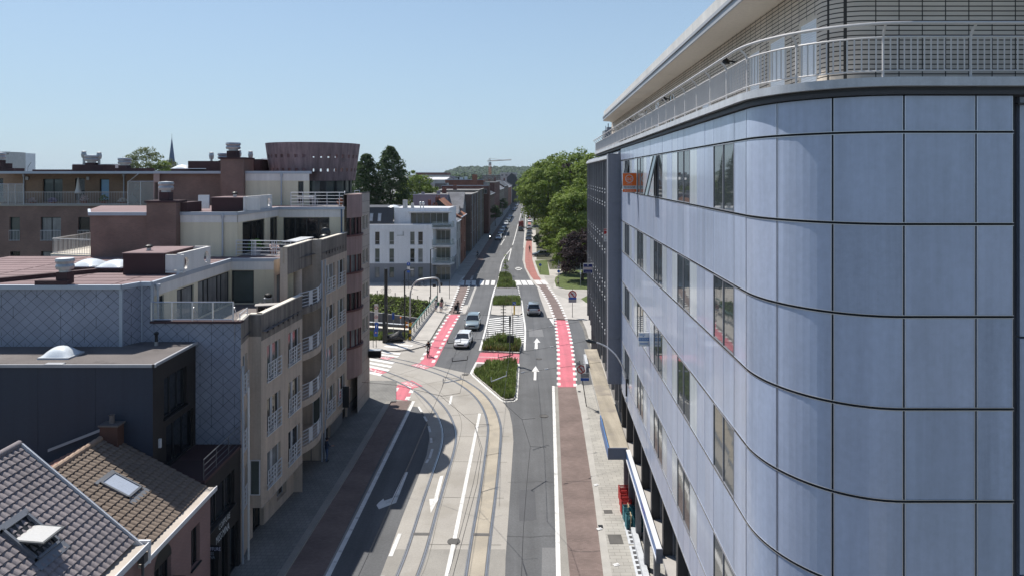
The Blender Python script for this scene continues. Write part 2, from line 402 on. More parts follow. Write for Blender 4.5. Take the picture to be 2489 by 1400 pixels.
rt_r = [(1182,1445),(1186,1400),(1195.5,1301),(1210,1170),(1220,1055),(1218.5,1033),(1209,1000),(1178,956),(1137,928),(1098.6,910),(1060,897),(1034,889.5),(995.7,879),(957,870),(925,864),(820,852)]
for nm, a, b in (('left', lt_l, lt_r), ('right', rt_l, rt_r)):
    A, B = cat(G2(a), 8), cat(G2(b), 8)
    mb = MB(); n = len(A)
    def near(p, L): 
        return min(L, key=lambda q: (q-p).length_squared)
    c = [(p+near(p, B))/2 for p in A][1:-1]
    for _ in range(6): c = [c[0]]+[(c[i-1]+2*c[i]+c[i+1])/4 for i in range(1, len(c)-1)]+[c[-1]]
    # tan wear between the rails, grooves, bright rail heads
    for s in (-1, 1):
        strip(mb, c, .20, .020, 0, s*.50); strip(mb, c, .055, .024, 1, s*.485); strip(mb, c, .03, .024, 1, s*.57)
    o = mb.build('tram_track', [rail_groove, steel_rail], org=(0,0,0)); o['kind'] = 'structure'
    mb = MB(); strip(mb, c[:int(len(c)*.62)], .80, .017, 0, 0.0)
    o = mb.build('track_infill', track_tan if nm == 'right' else concrete_bed, org=(0,0,0)); o['kind'] = 'structure'
    k = min(range(len(c)), key=lambda i: abs(c[i].y-F*H/(1293-HY)))
    mb = MB(); t = (c[k+1]-c[k-1]).normalized(); s = V(t.y,-t.x,0)
    mb.ob(c[k]-s*.48-t*.14+V(0,0,.012), s*.96, t*.28, V(0,0,.016)); mb.ob(c[k]-s*.40-t*.07+V(0,0,.014), s*.8, t*.14, V(0,0,.017), 1)
    o = mb.build('track_drain', [rail_groove, iron], org=(0,0,0)); tag(o, 'iron cross drain between the rails of the %s tram track' % nm, 'drain', 'track drains'); 
# tan concrete shoulder on right side of right track
tr = G2([(1150,1445),(1156,1400),(1172,1240),(1188,1120),(1193,1060)]); 
mb = MB()
cl = [p for p in cat(G2([(1015,1445),(1086,1400),(1120,1240),(1150,1100),(1160,1030),(1140,985),(1100,948),(1040,915),(960,893)]),10)]
acc = 0
for a, b in zip(cl, cl[1:]):
    acc += (b-a).length
    if acc > 4.6:
        acc = 0; t = (b-a).normalized(); s = V(t.y,-t.x,0); mb.face([b-s*2.6-t*.025+V(0,0,.0155), b+s*2.5-t*.025+V(0,0,.0155), b+s*2.5+t*.025+V(0,0,.0155), b-s*2.6+t*.025+V(0,0,.0155)])
for o_ in (-1.25,1.3):
    strip(mb, cl, .03, .0155, 0, o_)
o = mb.build('slab_joint', M('joint_dark', (.15,.14,.125), .9), org=(0,0,0)); o['kind'] = 'structure'
# ---- white lines near
mk = MB()
def ml(pts, w, z=.028): strip(mk, cat(G2(pts), 5), w, z)
ml([(762,1445),(797,1400),(1005.5,975)], .26)
ml([(1065,1445),(1086,1400),(1166,1005)], .22)
ml([(1358,1445),(1357.5,1400),(1352,1180),(1345,938)], .24)
ml([(1093,983),(1098,962)], .2); ml([(949,1352),(972,1297)], .22); ml([(930,1400),(920,1430)], .2)
for a in ([(1017,988),(1025,1001)], [(1031,1012),(1038,1024)], [(1042,1036),(1045.5,1050)], [(1047.5,1064),(1048.5,1076)], [(1051,1091),(1044,1114)], [(1041,1116),(1036,1125)]): ml(a, .18)
def arrow(pts, z=.030): mk.poly([(p.x,p.y,z) for p in G2(pts)])
arrow([(1069.5,1157),(1078,1156),(1064,1212),(1066,1212.5),(1047,1247),(1043.5,1213),(1055,1212)])
arrow([(985,1147),(992,1148),(963,1222),(921,1238),(915,1228),(920,1222),(932,1212),(934,1217),(954,1210)])
arrow([(1299,848),(1307,848),(1307,832.5),(1313.5,832.5),(1305,821.5),(1297,832.5),(1300.3,832.5)])
arrow([(1297,924),(1303.5,924),(1304,903.5),(1311,903.5),(1302,889.5),(1292,903.5),(1297.8,903.5)])
# island borders and hatch
ml([(1166,852),(1175,820),(1185,780),(1195,730),(1203,700)], .22); ml([(1203.5,700),(1211,682),(1220,639),(1232,618),(1245,598.6),(1257,556),(1268,512),(1270,490)], .22)
ml([(1275,852),(1276.5,800),(1272,765),(1268,730)], .22)
ml([(1236,634),(1243,605),(1245.5,597)], .22); ml([(1248,682),(1257,695)], .18)
d = MB()
for i in range(14):
    y = 767.5+i*5.0
    xl = 1190-(y-764)*.2; xr = 1270.5+(y-764)*.06
    th = 2.4
    mk.poly([(p.x,p.y,.028) for p in G2([(xl,y+7),(xr,y-2),(xr,y-2+th),(xl,y+7+th)])])
# zebra crossings
for x0, x1, sk in ((1118,1129,-1),(1132.6,1143,-1),(1147,1157,-1),(1167,1177,-2),(1181,1190,-2),(1195,1204,-2),(1251,1263,6),(1265,1277,6.5),(1279,1291,7)):
    mk.poly([(p.x,p.y,.028) for p in G2([(x0,682),(x1,682),(x1+sk,693.5),(x0+sk,693.5)])])
for x0, x1, sk in ((1297,1310,9),(1311,1324,10)):
    mk.poly([(p.x,p.y,.14) for p in G2([(x0,681),(x1,681),(x1+sk,691.5),(x0+sk,691.5)], .13)])
for a in ([(892,869.5),(960,880.5),(954,885),(885,873)], [(890,878),(954,889.5),(950,894),(885,882)], [(888,886),(948,898.5),(943,903),(884,890)],
          [(905,851),(975,858),(971,862.5),(900,855)], [(905,857.5),(971,865.5),(966,869),(900,861)], [(895,902),(930,909),(924,914),(880,904)]):
    mk.poly([(p.x,p.y,.026) for p in G2(a)])
for a in ([(938,839),(993,844),(987,848),(932,842.5)], [(950,834),(1005,838.5),(1001,842),(946,837)]):
    mk.poly([(p.x,p.y,.136) for p in G2(a, .13)])
# white box marking
for a in ([(1251.5,650.5),(1268,650.5),(1268,652.3),(1252,652.3)], [(1252,655.2),(1269.5,655.2),(1269.5,657),(1252.5,657)], [(1251.5,650.5),(1254.5,650.5),(1255.5,657),(1252.5,657)], [(1264.5,650.5),(1268,650.5),(1269.5,657),(1266,657)]):
    mk.poly([(p.x,p.y,.03) for p in G2(a)])
# parking edge lines far up the street
ml([(1273,603),(1276.5,552),(1277.5,520),(1273,490)], .2)
for a in ([(1217,597),(1226,582)], [(1228,578),(1237,556)], [(1241,540),(1250,526)]): ml(a, .2)
mk.poly([(p.x,p.y,.028) for p in G2([(1333,772),(1346,773),(1346,792)])])
for k in range(7): # dashed gap of the islands
    pass
dashes(mk, G2([(1203,700),(1199.5,722)]), .22, .8, .8, .03); dashes(mk, G2([(1259,697),(1264,722)]), .22, .8, .8, .03)
o = mk.build('lane_marking', white_paint, org=(0,0,0)); o['kind'] = 'structure'
# ---- pink / brown cycle paths
brownL = [(690-24,1445),(690,1400),(860,1130),(951,973),(1000,973),(925,1110),(785,1400),(760,1445)]
sheet('cycle_path', brownL, .012, bike_brown)
sheet('gutter', [(785,1400),(760,1445),(770,1445),(797,1400),(1004,975),(1000,973)], .016, concrete_patch)
sheet('cycle_crossing', [(948,968),(990,973.5),(1008,938),(967,934)], .018, pink_paint)
sheet('cycle_crossing', [(1090,764),(1118,764),(1056,889),(1020,883.5)], .018, pink_paint)
sheet('cycle_crossing', [(1167,856),(1263,858.5),(1261,882),(1157,880)], .018, pink_paint)
pinkR = [(1349,775),(1377.5,776),(1383,790),(1390,830),(1397.5,892),(1400,940),(1356,940),(1355,860),(1354,827)]
sheet('cycle_crossing', pinkR, .018, pink_paint)
mk2 = MB()
dashes(mk2, cat(G2([(1093,762),(1047,836),(1021,880)])), .35, 1.0, .95, .024, .2); dashes(mk2, cat(G2([(1116.5,766),(1090,810),(1059,868),(1050,886)])), .35, 1.0, .95, .024, .2)
dashes(mk2, cat(G2([(1349.5,776),(1354.5,827),(1357,860),(1358,939)])), .36, .85, .95, .024); dashes(mk2, cat(G2([(1376.5,777),(1388.5,830),(1396,892),(1398.5,939)])), .36, .85, .95, .024)
dashes(mk2, G2([(950,968),(969,936)]), .4, 1.0, 1.1, .024); dashes(mk2, G2([(989,972),(1006,940)]), .4, 1.0, 1.1, .024)
strip(mk2, G2([(1163,867),(1262,869.5)]), .12, .024)
o = mk2.build('crossing_marking', white_paint, org=(0,0,0)); o['kind'] = 'structure'
# TRAM lettering on pink bars, white, written across the rails
tp = MB(); tw = MB()
for (x0,y0),(x1,y1),wd in (((1008,885),(1043,893.5),1.35), ((925,865.5),(951,871),1.2), ((880,893),(930,908),1.25), ((986,927),(1012,941.5),1.35)):
    a, b = gr(x0,y0), gr(x1,y1); u = (b-a); ln = u.length; u.normalize(); n = V(-u.y,u.x,0)
    tp.ob(a-n*wd/2+V(0,0,.012), u*ln, n*wd, V(0,0,.007))
    tw.text('TRAM', (a+b)/2+V(0,0,.021), -u, -n, wd*1.05, 0, 0, squeeze=ln/(wd*1.05)/3.1)
o = tp.build('tram_warning_bar', pink_paint, org=(0,0,0)); o['kind'] = 'structure'
o = tw.build('tram_warning_lettering', white_paint, org=(0,0,0)); o['kind'] = 'structure'
# ---- right side: gutter, path, kerb, pavement
sheet('gutter', [(1362,1445),(1361,1400),(1356,1180),(1349,938),(1357,938),(1366,1180),(1385,1400),(1389,1445)], .012, concrete_patch)
sheet('cycle_path', [(1356,940),(1400,940),(1412,1000),(1443,1200),(1467,1400),(1471,1445),(1390,1445),(1385,1400),(1366,1180)], .013, bike_brown)
kb = [(1400,940),(1403,936),(1412,932),(1417,936),(1427,1000),(1456,1200),(1488,1400),(1496,1445),(1473,1445),(1467,1400),(1443,1200),(1412,1000)]
slab('kerb', kb, .09, kerb_stone)
EDGE = [V(5.35,-20,0),V(5.9,16.9,0)]
# facade line of the right-hand building (v right of the street line, u along it)
FU = V(.0425,1,0); FV = V(1,0,0)   # the block's front stands square to the view, its side follows the street
def fr(v, u, z=0.0): return FU*u+FV*v+V(0,0,z)
mb = MB()
near_walk = G2([(1417,936),(1427,1000),(1456,1200),(1488,1400),(1496,1445)], .10)
pts = [(p.x,p.y) for p in near_walk]+[tuple(fr(3.3,22).xy), tuple(fr(3.2,-20).xy), tuple(fr(13,-20).xy), tuple(fr(13,58).xy)]
pts += [tuple(gr(1440,934,.1).xy)]
mb.prism(pts, 0, .10, 1, 0); o = mb.build('pavement', [pave_tile, kerb_stone], org=(0,0,0)); o['kind'] = 'structure'
# loading bay kerb strip and far pavement
bay = [(1406,776),(1417,800),(1429,840),(1440,880),(1448,915),(1452,932),(1460,932),(1456,900),(1444,850),(1432,812),(1420,780)]
slab('gutter', [(1406,777),(1418,800),(1429,840),(1437,868),(1444,868),(1436,840),(1425,800),(1415,777)], .05, cobble)
walk = [(1415,777),(1425,800),(1436,840),(1444,868),(1452,900),(1462,934),(1560,934),(1540,850),(1500,775)]
slab('pavement', walk, .10, pave_light)
plaza = [(1331,772),(1321,745),(1314,726),(1306,698),(1289,679),(1275,651),(1270,632),(1274.5,588),(1276,560),(1300,560),(1345,560),(1560,640),(1560,780),(1500,777),(1415,777)]
slab('pavement', plaza, .125, pave_light)
sheet('cycle_path', [(1308,696),(1320,713),(1329.5,730),(1337,744),(1342,760),(1349,775),(1377,776),(1370,760),(1362.7,744),(1355,730),(1342,711),(1330.6,696),(1322,688),(1303,688)], .130, bike_brown)
mk3 = MB()
dashes(mk3, cat(G2([(1308,696),(1320,713),(1329.5,730),(1337,744),(1342,760),(1349,775)], .13)), .4, .9, 1.0, .135); dashes(mk3, cat(G2([(1330.6,696),(1342,711),(1355,730),(1362.7,744),(1370,760),(1376.6,775)], .13)), .4, .9, 1.0, .135)
o = mk3.build('crossing_marking', white_paint, org=(0,0,0)); o['kind'] = 'structure'
sheet('cycle_path', [(1277,603),(1276,635),(1279,652),(1290,671),(1303,688),(1322,688),(1307,669),(1299.6,650),(1294,631),(1293,603),(1292,560),(1288,520),(1283,520),(1284,560)], .131, bike_rose)
sheet('park_path', [(1322,671),(1345,670),(1353,677),(1346,688),(1345,700),(1380,706),(1429,704),(1429,730),(1400,735),(1350,715)], .1305, concrete_bed)
sheet('lawn', [(1300,634),(1330,632),(1336,670),(1312,668)], .132, lawn)
sheet('lawn', [(1348,684),(1352,696),(1375,703),(1432,704),(1460,690),(1460,660),(1380,655),(1350,674)], .132, lawn)
sheet('lawn', [(1412,726),(1428,718),(1445,720),(1445,740),(1424,735)], .132, lawn)
sheet('park_ground', [(1304,632),(1330,632),(1336,655),(1560,655),(1560,540),(1330,500),(1300,520),(1304,600)], .1285, M('park_soil', (.075,.075,.045), .95, var=.3, scale=4, fine=.25))
# ---- left side
mb = MB()
LK = G2([(640,1445),(672,1400),(845,1128),(938,975),(965,935),(905,905),(890,935)], .11)
pts = [(-22,25)]+[(p.x,p.y) for p in LK]
pts = [(-16,24),(-7.2,20),(-9.6,30.5)]+[(p.x,p.y) for p in LK[1:4]]+[(-10.2,60),(-11.2,66),(-16,66),(-16,34)]
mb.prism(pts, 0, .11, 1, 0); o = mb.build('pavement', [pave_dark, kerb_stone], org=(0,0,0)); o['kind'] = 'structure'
slab('kerb', [(640,1445),(672,1400),(845,1128),(938,975),(951,973),(860,1130),(690,1400),(666,1445)], .115, concrete_patch)
quay = [(600,845),(905,848),(925,851),(960,852),(1000,848),(1037,838),(1046,824),(1083,763),(1090,762),(1102,735),(1113,707),(1119,686),(1129,673),(1150,650),(1100,650),(700,668),(700,699),(905,717),(1044.5,736),(988,812),(905,806.5),(600,790)]
slab('pavement', [(600,848),(905,849),(925,851),(960,852),(1000,848),(1037,838),(1046,824),(1008,818),(988,812),(905,806.5),(600,800)], .125, pave_light)
slab('pavement', [(1046,824),(1083,763),(1090,762),(1102,735),(1113,707),(1119,686),(1129,673),(1080,655),(700,655),(700,700),(905,719),(1046,737),(990,814),(1008,818)], .13, pave_light)
slab('gutter', [(1046,825),(1083,764),(1090,764),(1048,836),(1041,838)], .02, cobble)
sheet('cycle_path', [(1090,764),(1118,764),(1124,743),(1132,722),(1136,712),(1142,691),(1149,673),(1170,640),(1196,590),(1222,550),(1210,550),(1183,590),(1152,640),(1129,673),(1119,686),(1113,707),(1102,735)], .014, bike_brown)
sheet('kerb_strip', [(1118,764),(1132,764),(1142,744),(1160,694),(1156,692),(1137,740),(1124,743)], .02, kerb_stone)
slab('pavement', [(1119,763),(1131,763),(1140,742),(1125,742)], .10, pave_light)
mk4 = MB()
dashes(mk4, cat(G2([(1093,756),(1102,735),(1107.6,720),(1113,707),(1119,686),(1129,673)])), .4, .9, 1.0, .14); dashes(mk4, cat(G2([(1119,760),(1124,743),(1132,722),(1136,712),(1142,691),(1149,673)])), .4, .9, 1.0, .14)
o = mk4.build('crossing_marking', white_paint, org=(0,0,0)); o['kind'] = 'structure'
mb = MB()
pts = [(p.x,p.y) for p in G2([(1129,673),(1152,640),(1183,590),(1210,550),(1240,505)], .12)]+[(-2,500),(-8.2,272),(-10.6,180),(-12,126)]
mb.prism(pts, 0, .12, 1, 0); o = mb.build('pavement', [pave_tile, kerb_stone], org=(0,0,0)); o['kind'] = 'structure'
# ---- planted islands
def island(border, inner, grass, n=3, rim=kerb_stone):
    a, b = cat(G2(border), 4, True), cat(G2(inner, .14), 4, True)
    mb = MB(); mb.poly([(p.x,p.y,.026) for p in a]); o = mb.build('island_border', white_paint, org=(0,0,0)); o['kind'] = 'structure'
    mb = MB(); mb.prism([(p.x,p.y) for p in b], 0, .15); o = mb.build('island_kerb', rim, org=(0,0,0)); o['kind'] = 'structure'
def grass_patch(poly, n, hmin, hmax, dry=.12, z=.15, wd=.05, clumps=0):
    P = [(p.x,p.y) for p in G2(poly, z)]
    mb = MB(); mb.poly([(x,y,z+.01) for x,y in P], 1)
    x0, x1 = min(p[0] for p in P), max(p[0] for p in P); y0, y1 = min(p[1] for p in P), max(p[1] for p in P)
    def inside(x, y):
        c = False; j = len(P)-1
        for i in range(len(P)):
            if (P[i][1] > y) != (P[j][1] > y) and x < (P[j][0]-P[i][0])*(y-P[i][1])/(P[j][1]-P[i][1])+P[i][0]: c = not c
            j = i
        return c
    cl = [(random.uniform(x0,x1), random.uniform(y0,y1), random.uniform(.5,1.3), random.uniform(.6,1.9)) for _ in range(12)]
    k = 0
    while k < n:
        x, y = random.uniform(x0,x1), random.uniform(y0,y1)
        if not inside(x, y): continue
        k += 1
        s = 1.0
        for cx, cy, r, g in cl:
            if (x-cx)**2+(y-cy)**2 < r*r: s = g
        hh = random.uniform(hmin, hmax)*s; a = random.uniform(0, 2*PI); le = hh*random.uniform(.1,.6)
        w_ = wd*random.uniform(.6,1.5); dx, dy = math.cos(a), math.sin(a); mt = 2 if random.random() < dry else 0
        b = V(x,y,z); t = b+V(dx*le, dy*le, hh); s_ = V(-dy,dx,0)*w_; md = b.lerp(t,.6)+V(0,0,hh*.12)
        mb.face([b-s_, b+s_, md+s_*.6, md-s_*.6], mt); mb.face([md-s_*.6, md+s_*.6, t], mt)
    o = mb.build('grass', [grass_mat, soil, grass_dry], org=(0,0,0)); o['kind'] = 'stuff'
    return o
b1 = [(1156,880),(1142,907),(1148,914.5),(1180,943),(1214,972),(1225,977.5),(1250,976),(1258,971),(1260.5,940),(1263,884)]
mbp = MB(); mbp.poly([(p.x,p.y,.026) for p in G2(b1)]); o = mbp.build('island_border', white_paint, org=(0,0,0)); o['kind'] = 'structure'
def kerbed(poly, top=.15, mat=kerb_stone):
    mb = MB(); mb.prism([(p.x,p.y) for p in G2(poly, top)], 0, top); o = mb.build('island_kerb', mat, org=(0,0,0)); o['kind'] = 'structure'
kerbed([(1159,882),(1148,906),(1152,910),(1186,939),(1219,967),(1227,971),(1247,970),(1252,966),(1255,940),(1259,884)])
sheet('cobble_patch', [(1160,883),(1150,904),(1165,900),(1180,890),(1205,884)], .156, cobble)
grass_patch([(1185,883),(1152,905),(1154,909.5),(1188,938),(1220,965),(1228,968.5),(1246,967.5),(1249.5,964),(1252.5,940),(1256.5,885),(1240,881)], 5200, .25, .62, .06)
kerbed([(1170,852),(1178,836),(1195,824),(1266,829),(1269,836),(1264,855),(1262,857)], .15)
grass_patch([(1172,851),(1180,836),(1196,826),(1264,831),(1266,836),(1261,854.5)], 3400, .3, .75, .18)
slab('pavement', [(1196,743),(1266,743),(1269.5,760),(1263,765),(1240,766),(1210,765.5),(1193,763)], .13, pave_light)
kerbed([(1200,722),(1264,722),(1267,743),(1197,743)], .14)
grass_patch([(1201,723),(1263,723),(1265.5,742),(1198,742)], 2600, .25, .6, .1)
sheet('asphalt_patch', [(1207,700),(1256,700),(1262,722),(1201,722)], .022, asphalt_old)
slab('pavement', [(1213,682),(1246,682),(1252,697),(1254,700),(1208,700),(1211,690)], .10, pave_tile)
grass_patch([(1211,685),(1248,685),(1255,699),(1207,699)], 1700, .3, .6, .1, .10)
kerbed([(1214,664),(1240,664),(1247,682),(1211,682)], .14)
grass_patch([(1214.5,665),(1239.5,665),(1246,681.5),(1211.5,681.5)], 1700, .18, .4, .05)
# canal bank strip of grass and lawn by the pavement
grass_patch([(760,806),(905,808),(985,813),(1000,820),(985,827),(900,827),(760,822)], 2200, .2, .45, .05, .126, .06)
grass_patch([(840,712),(905,718.5),(1046,735.5),(1046,738.5),(905,726),(840,720)], 2000, .2, .5, .1, .131, .07)
mb = MB()
random.seed(3)
for pts in ([(1236,1172),(1290,1170),(1350,1171)], [(1229,1303),(1290,1304),(1352,1302)], [(1384,1338),(1420,1341),(1462,1338)], [(1374,1169),(1410,1171),(1438,1170)], [(1130,788),(1165,781)], [(1204,660),(1262,655)], [(1295,925),(1352,918)], [(1085,880),(1125,850),(1160,800)]):
    P_ = [gr(x,y) for x, y in pts]; q = []
    for a, b in zip(P_, P_[1:]):
        k = max(2, int((b-a).length/.5))
        q += [a.lerp(b,i/k)+V(random.uniform(-.06,.06),random.uniform(-.06,.06),0) for i in range(k)]
    strip(mb, q+[P_[-1]], .022, .0205)
o = mb.build('road_crack', M('crack_dark', (.062,.062,.064), .95), org=(0,0,0)); o['kind'] = 'structure'
sheet('asphalt_patch', [(1262,1190),(1300,1188),(1304,1262),(1262,1266)], .0085, asphalt_dark); sheet('asphalt_patch', [(1285,800),(1318,800),(1322,818),(1286,818)], .0085, asphalt_old); sheet('asphalt_patch', [(1100,868),(1130,868),(1122,884),(1088,884)], .0085, asphalt_dark); sheet('asphalt_patch', [(1318,1330),(1350,1330),(1351,1410),(1316,1410)], .0085, asphalt_old)
# manholes and small iron plates
for x, y, r in ((1103,1316,.36), (1310,872,.33), (1322,1011,.38), (1131,910,.36)):
    p = gr(x,y); mb = MB(); mb.lathe([(0,.0),(r,.0),(r,.014)], p+V(0,0,.012), 20); mb.lathe([(0,.018),(r*.86,.018),(r*.86,.012)], p+V(0,0,.012), 20, 1)
    o = mb.build('manhole_cover', [rail_groove, iron]); tag(o, {1103:'round iron manhole cover on the white centre line of the tram bed', 1310:'round manhole cover between the two white arrows in the right lane', 1322:'round manhole cover below the lower white arrow in the right lane', 1131:'round manhole cover beside the left tip of the near grass island'}[x], 'manhole cover', 'manhole covers')
for x, y, a, b, lab in ((1478,1243,.5,.42,'small dark square iron plate on the right pavement'), (1496,1310,.75,.95,'large dark rectangular cellar plate in the right pavement')):
    p = gr(x,y,.1); mb = MB(); mb.box(p+V(0,0,.008), (a,b,.012)); o = mb.build('iron_plate', iron); tag(o, lab, 'cover plate')
for x, y, lab in ((1460,1279,'open black street drain in the near right kerb'), (1408,951,'black street drain at the rounded end of the right kerb')):
    p = gr(x,y,.09); mb = MB(); mb.box(p+V(0,0,.006), (.32,.42,.012)); mb.box(p+V(0,0,.008), (.26,.34,.014), m=1); o = mb.build('street_drain', [kerb_stone, black]); tag(o, lab, 'drain')
# ================================================================ building helpers
def v2(p): return Vector((p[0], p[1]))
def wall(mb, A, B, z0, z1, holes=(), dep=.2, m=0, mr=None):
    A, B = v2(A), v2(B); ln = (B-A).length; u = (B-A)/ln; n = Vector((u.y,-u.x))
    ss = sorted({0.0, ln}|{h[0] for h in holes}|{h[1] for h in holes}); zz = sorted({z0, z1}|{h[2] for h in holes}|{h[3] for h in holes})
    def P(s, z, d=0): q = A+u*s-n*d; return V(q.x,q.y,z)
    for a, b in zip(ss, ss[1:]):
        for c, d in zip(zz, zz[1:]):
            if any(h[0]-1e-6 <= a and b <= h[1]+1e-6 and h[2]-1e-6 <= c and d <= h[3]+1e-6 for h in holes): continue
            mb.face([P(a,c), P(b,c), P(b,d), P(a,d)], m)
    mr = m if mr is None else mr
    for s0, s1, za, zb in (h[:4] for h in holes):
        mb.face([P(s0,za), P(s0,za,dep), P(s0,zb,dep), P(s0,zb)], mr); mb.face([P(s1,za), P(s1,zb), P(s1,zb,dep), P(s1,za,dep)], mr)
        mb.face([P(s0,zb), P(s0,zb,dep), P(s1,zb,dep), P(s1,zb)], mr); mb.face([P(s0,za), P(s1,za), P(s1,za,dep), P(s0,za,dep)], mr)
def win(parent, A, B, h, dep=.2, fm=None, gm=None, fw=.06, mull=(.5,), bars=(), name='window', sill=None):
    fm = fm or white_metal; gm = gm or glass_dark
    A, B = v2(A), v2(B); ln = (B-A).length; u2 = (B-A)/ln; n2 = Vector((u2.y,-u2.x)); s0, s1, za, zb = h[:4]
    o2 = A+u2*s0-n2*dep; u = V(u2.x,u2.y,0); n = V(n2.x,n2.y,0); o = V(o2.x,o2.y,za); w_, hh = s1-s0, zb-za; t = .05
    mb = MB(); N = -n*0+n*t; up = V(0,0,1)
    mb.ob(o, u*fw, N, up*hh); mb.ob(o+u*(w_-fw), u*fw, N, up*hh)
    mb.ob(o+u*fw, u*(w_-2*fw), N, up*fw); mb.ob(o+u*fw+up*(hh-fw), u*(w_-2*fw), N, up*fw)
    for f in mull: mb.ob(o+u*(w_*f-fw*.6)+up*fw, u*fw*1.2, N*1.1, up*(hh-2*fw))
    for f in bars: mb.ob(o+u*fw+up*(hh*f-fw*.4), u*(w_-2*fw), N*1.05, up*fw*.8)
    if sill: mb.ob(o+u*-.06-up*.05+n*(dep-.02), u*(w_+.12), n*sill, up*.05)
    f = mb.build(name, fm, parent)
    g = MB(); q = o+n*.015; g.face([q+u*fw*.5, q+u*(w_-fw*.5), q+u*(w_-fw*.5)+up*hh, q+u*fw*.5+up*hh]); g.build('pane', gm, f)
    return f
def rail_bars(mb, pts, h, gap=.12, r=.012, rt=.025, horiz=0, post=None, m=0, base=.06):
    pts = [Vector(p) for p in pts]
    mb.tube([p+V(0,0,h) for p in pts], rt, 6, m)
    if horiz:
        for k in range(horiz): mb.tube([p+V(0,0,base+(h-base)*k/horiz) for p in pts], r, 5, m)
    else: mb.tube([p+V(0,0,base) for p in pts], rt*.8, 5, m)
    for a, b in zip(pts, pts[1:]):
        L_ = (b-a).length; k = max(1, int(L_/(gap if not horiz else (post or 1.2))))
        for i in range(k+1):
            p = a.lerp(b, i/k); mb.tube([p, p+V(0,0,h)], r if not horiz else rt*.8, 4 if not horiz else 6, m, cap=False)
# ================================================================ right-hand office building
panel = M('panel', (.375,.43,.56), .3, var=.10, scale=1.2, fine=.05, spec=.55, coat=.28, streak=.16, bump=.05, bscale=2.2)
panel_b = M('panel_b', (.35,.405,.53), .32, var=.12, scale=1.7, fine=.06, spec=.55, coat=.28, streak=.2, bump=.05, bscale=2.2)
panel_c = M('panel_c', (.395,.445,.57), .28, var=.1, scale=1.4, fine=.05, spec=.55, coat=.28, streak=.14, bump=.05, bscale=2.2)
panel_pale = M('panel_pale', (.50,.55,.60), .22, var=.12, scale=1.5, fine=.03, spec=.7, coat=.5, streak=.2)
panel_grey = M('panel_grey', (.20,.205,.235), .45, var=.1, scale=1.5, fine=.05, spec=.45, streak=.12)
seam_mat = M('seam_mat', (.02,.022,.028), .8)
fin_mat = M('fin_mat', (.20,.205,.225), .45, .3, var=.12, scale=2, streak=.2)
dark_col = M('dark_col', (.05,.048,.05), .6, var=.15, streak=.25)
tan_brick = Mbrick('tan_brick', (.62,.54,.455), (.55,.48,.40), (.05,.046,.042), .50, .104, .0125, offset=0, var=.1, bump=.5)
soffit_mat = M('soffit_mat', (.60,.535,.45), .7, var=.06, scale=2, stain=((.42,.37,.31), .4, .58, .5))
fascia_white = M('fascia_white', (.60,.585,.56), .6, var=.07, scale=3, streak=.15)
grey_trim = M('grey_trim', (.33,.34,.36), .5, var=.1, scale=4)
shutter = M('shutter', (.78,.80,.82), .5, var=.05, scale=4)
slab_white = M('slab_white', (.50,.52,.55), .55, var=.08, scale=4, streak=.2)
ledge_dark = M('ledge_dark', (.05,.05,.055), .6)
OB = thing('office_building', 'grey panelled office block with rounded corner and brick penthouse, filling the right of the street', 'building', fr(8,25))
D0, U1, DU, NP = 13.93, 16.85, 1.06, 25
AX, AY = 2.34, 2.92
ROWS = [21.62,20.86,18.98,17.10,15.22,13.34,11.46,9.58,7.70,6.5]
V0 = 5.06
cols = []
for i in range(NP): cols.append([(V0, U1+DU*(i+1)), (V0, U1+DU*i)])
cols = cols[::-1]            # far -> near; index from near = NP-1-k
def arc(t): t = R(t); return (V0+AX-AX*math.cos(t), U1-AY*math.sin(t))
for a, b in ((0,28.5),(28.5,57.5),(57.5,90)): cols.append([arc(a+(b-a)*j/8) for j in range(9)])
FE = V0+AX
for a, b in ((FE,FE+1.47),(FE+1.47,9.64)): cols.append([(a,D0),(b,D0)])
def off(path, d):
    out = []
    for i, p in enumerate(path):
        a, b = Vector(path[max(i-1,0)]), Vector(path[min(i+1,len(path)-1)])
        t = (b-a).normalized(); n = Vector((-t.y, t.x))   # outward when walking far->near->right
        n = Vector((t.y, -t.x))
        out.append((p[0]+n.x*d, p[1]+n.y*d))
    return out
def inset(path, g):
    p = [Vector(q) for q in path]; a = (p[1]-p[0]).normalized()*g; b = (p[-2]-p[-1]).normalized()*g
    p[0] = p[0]+a; p[-1] = p[-1]+b; return [tuple(q) for q in p]
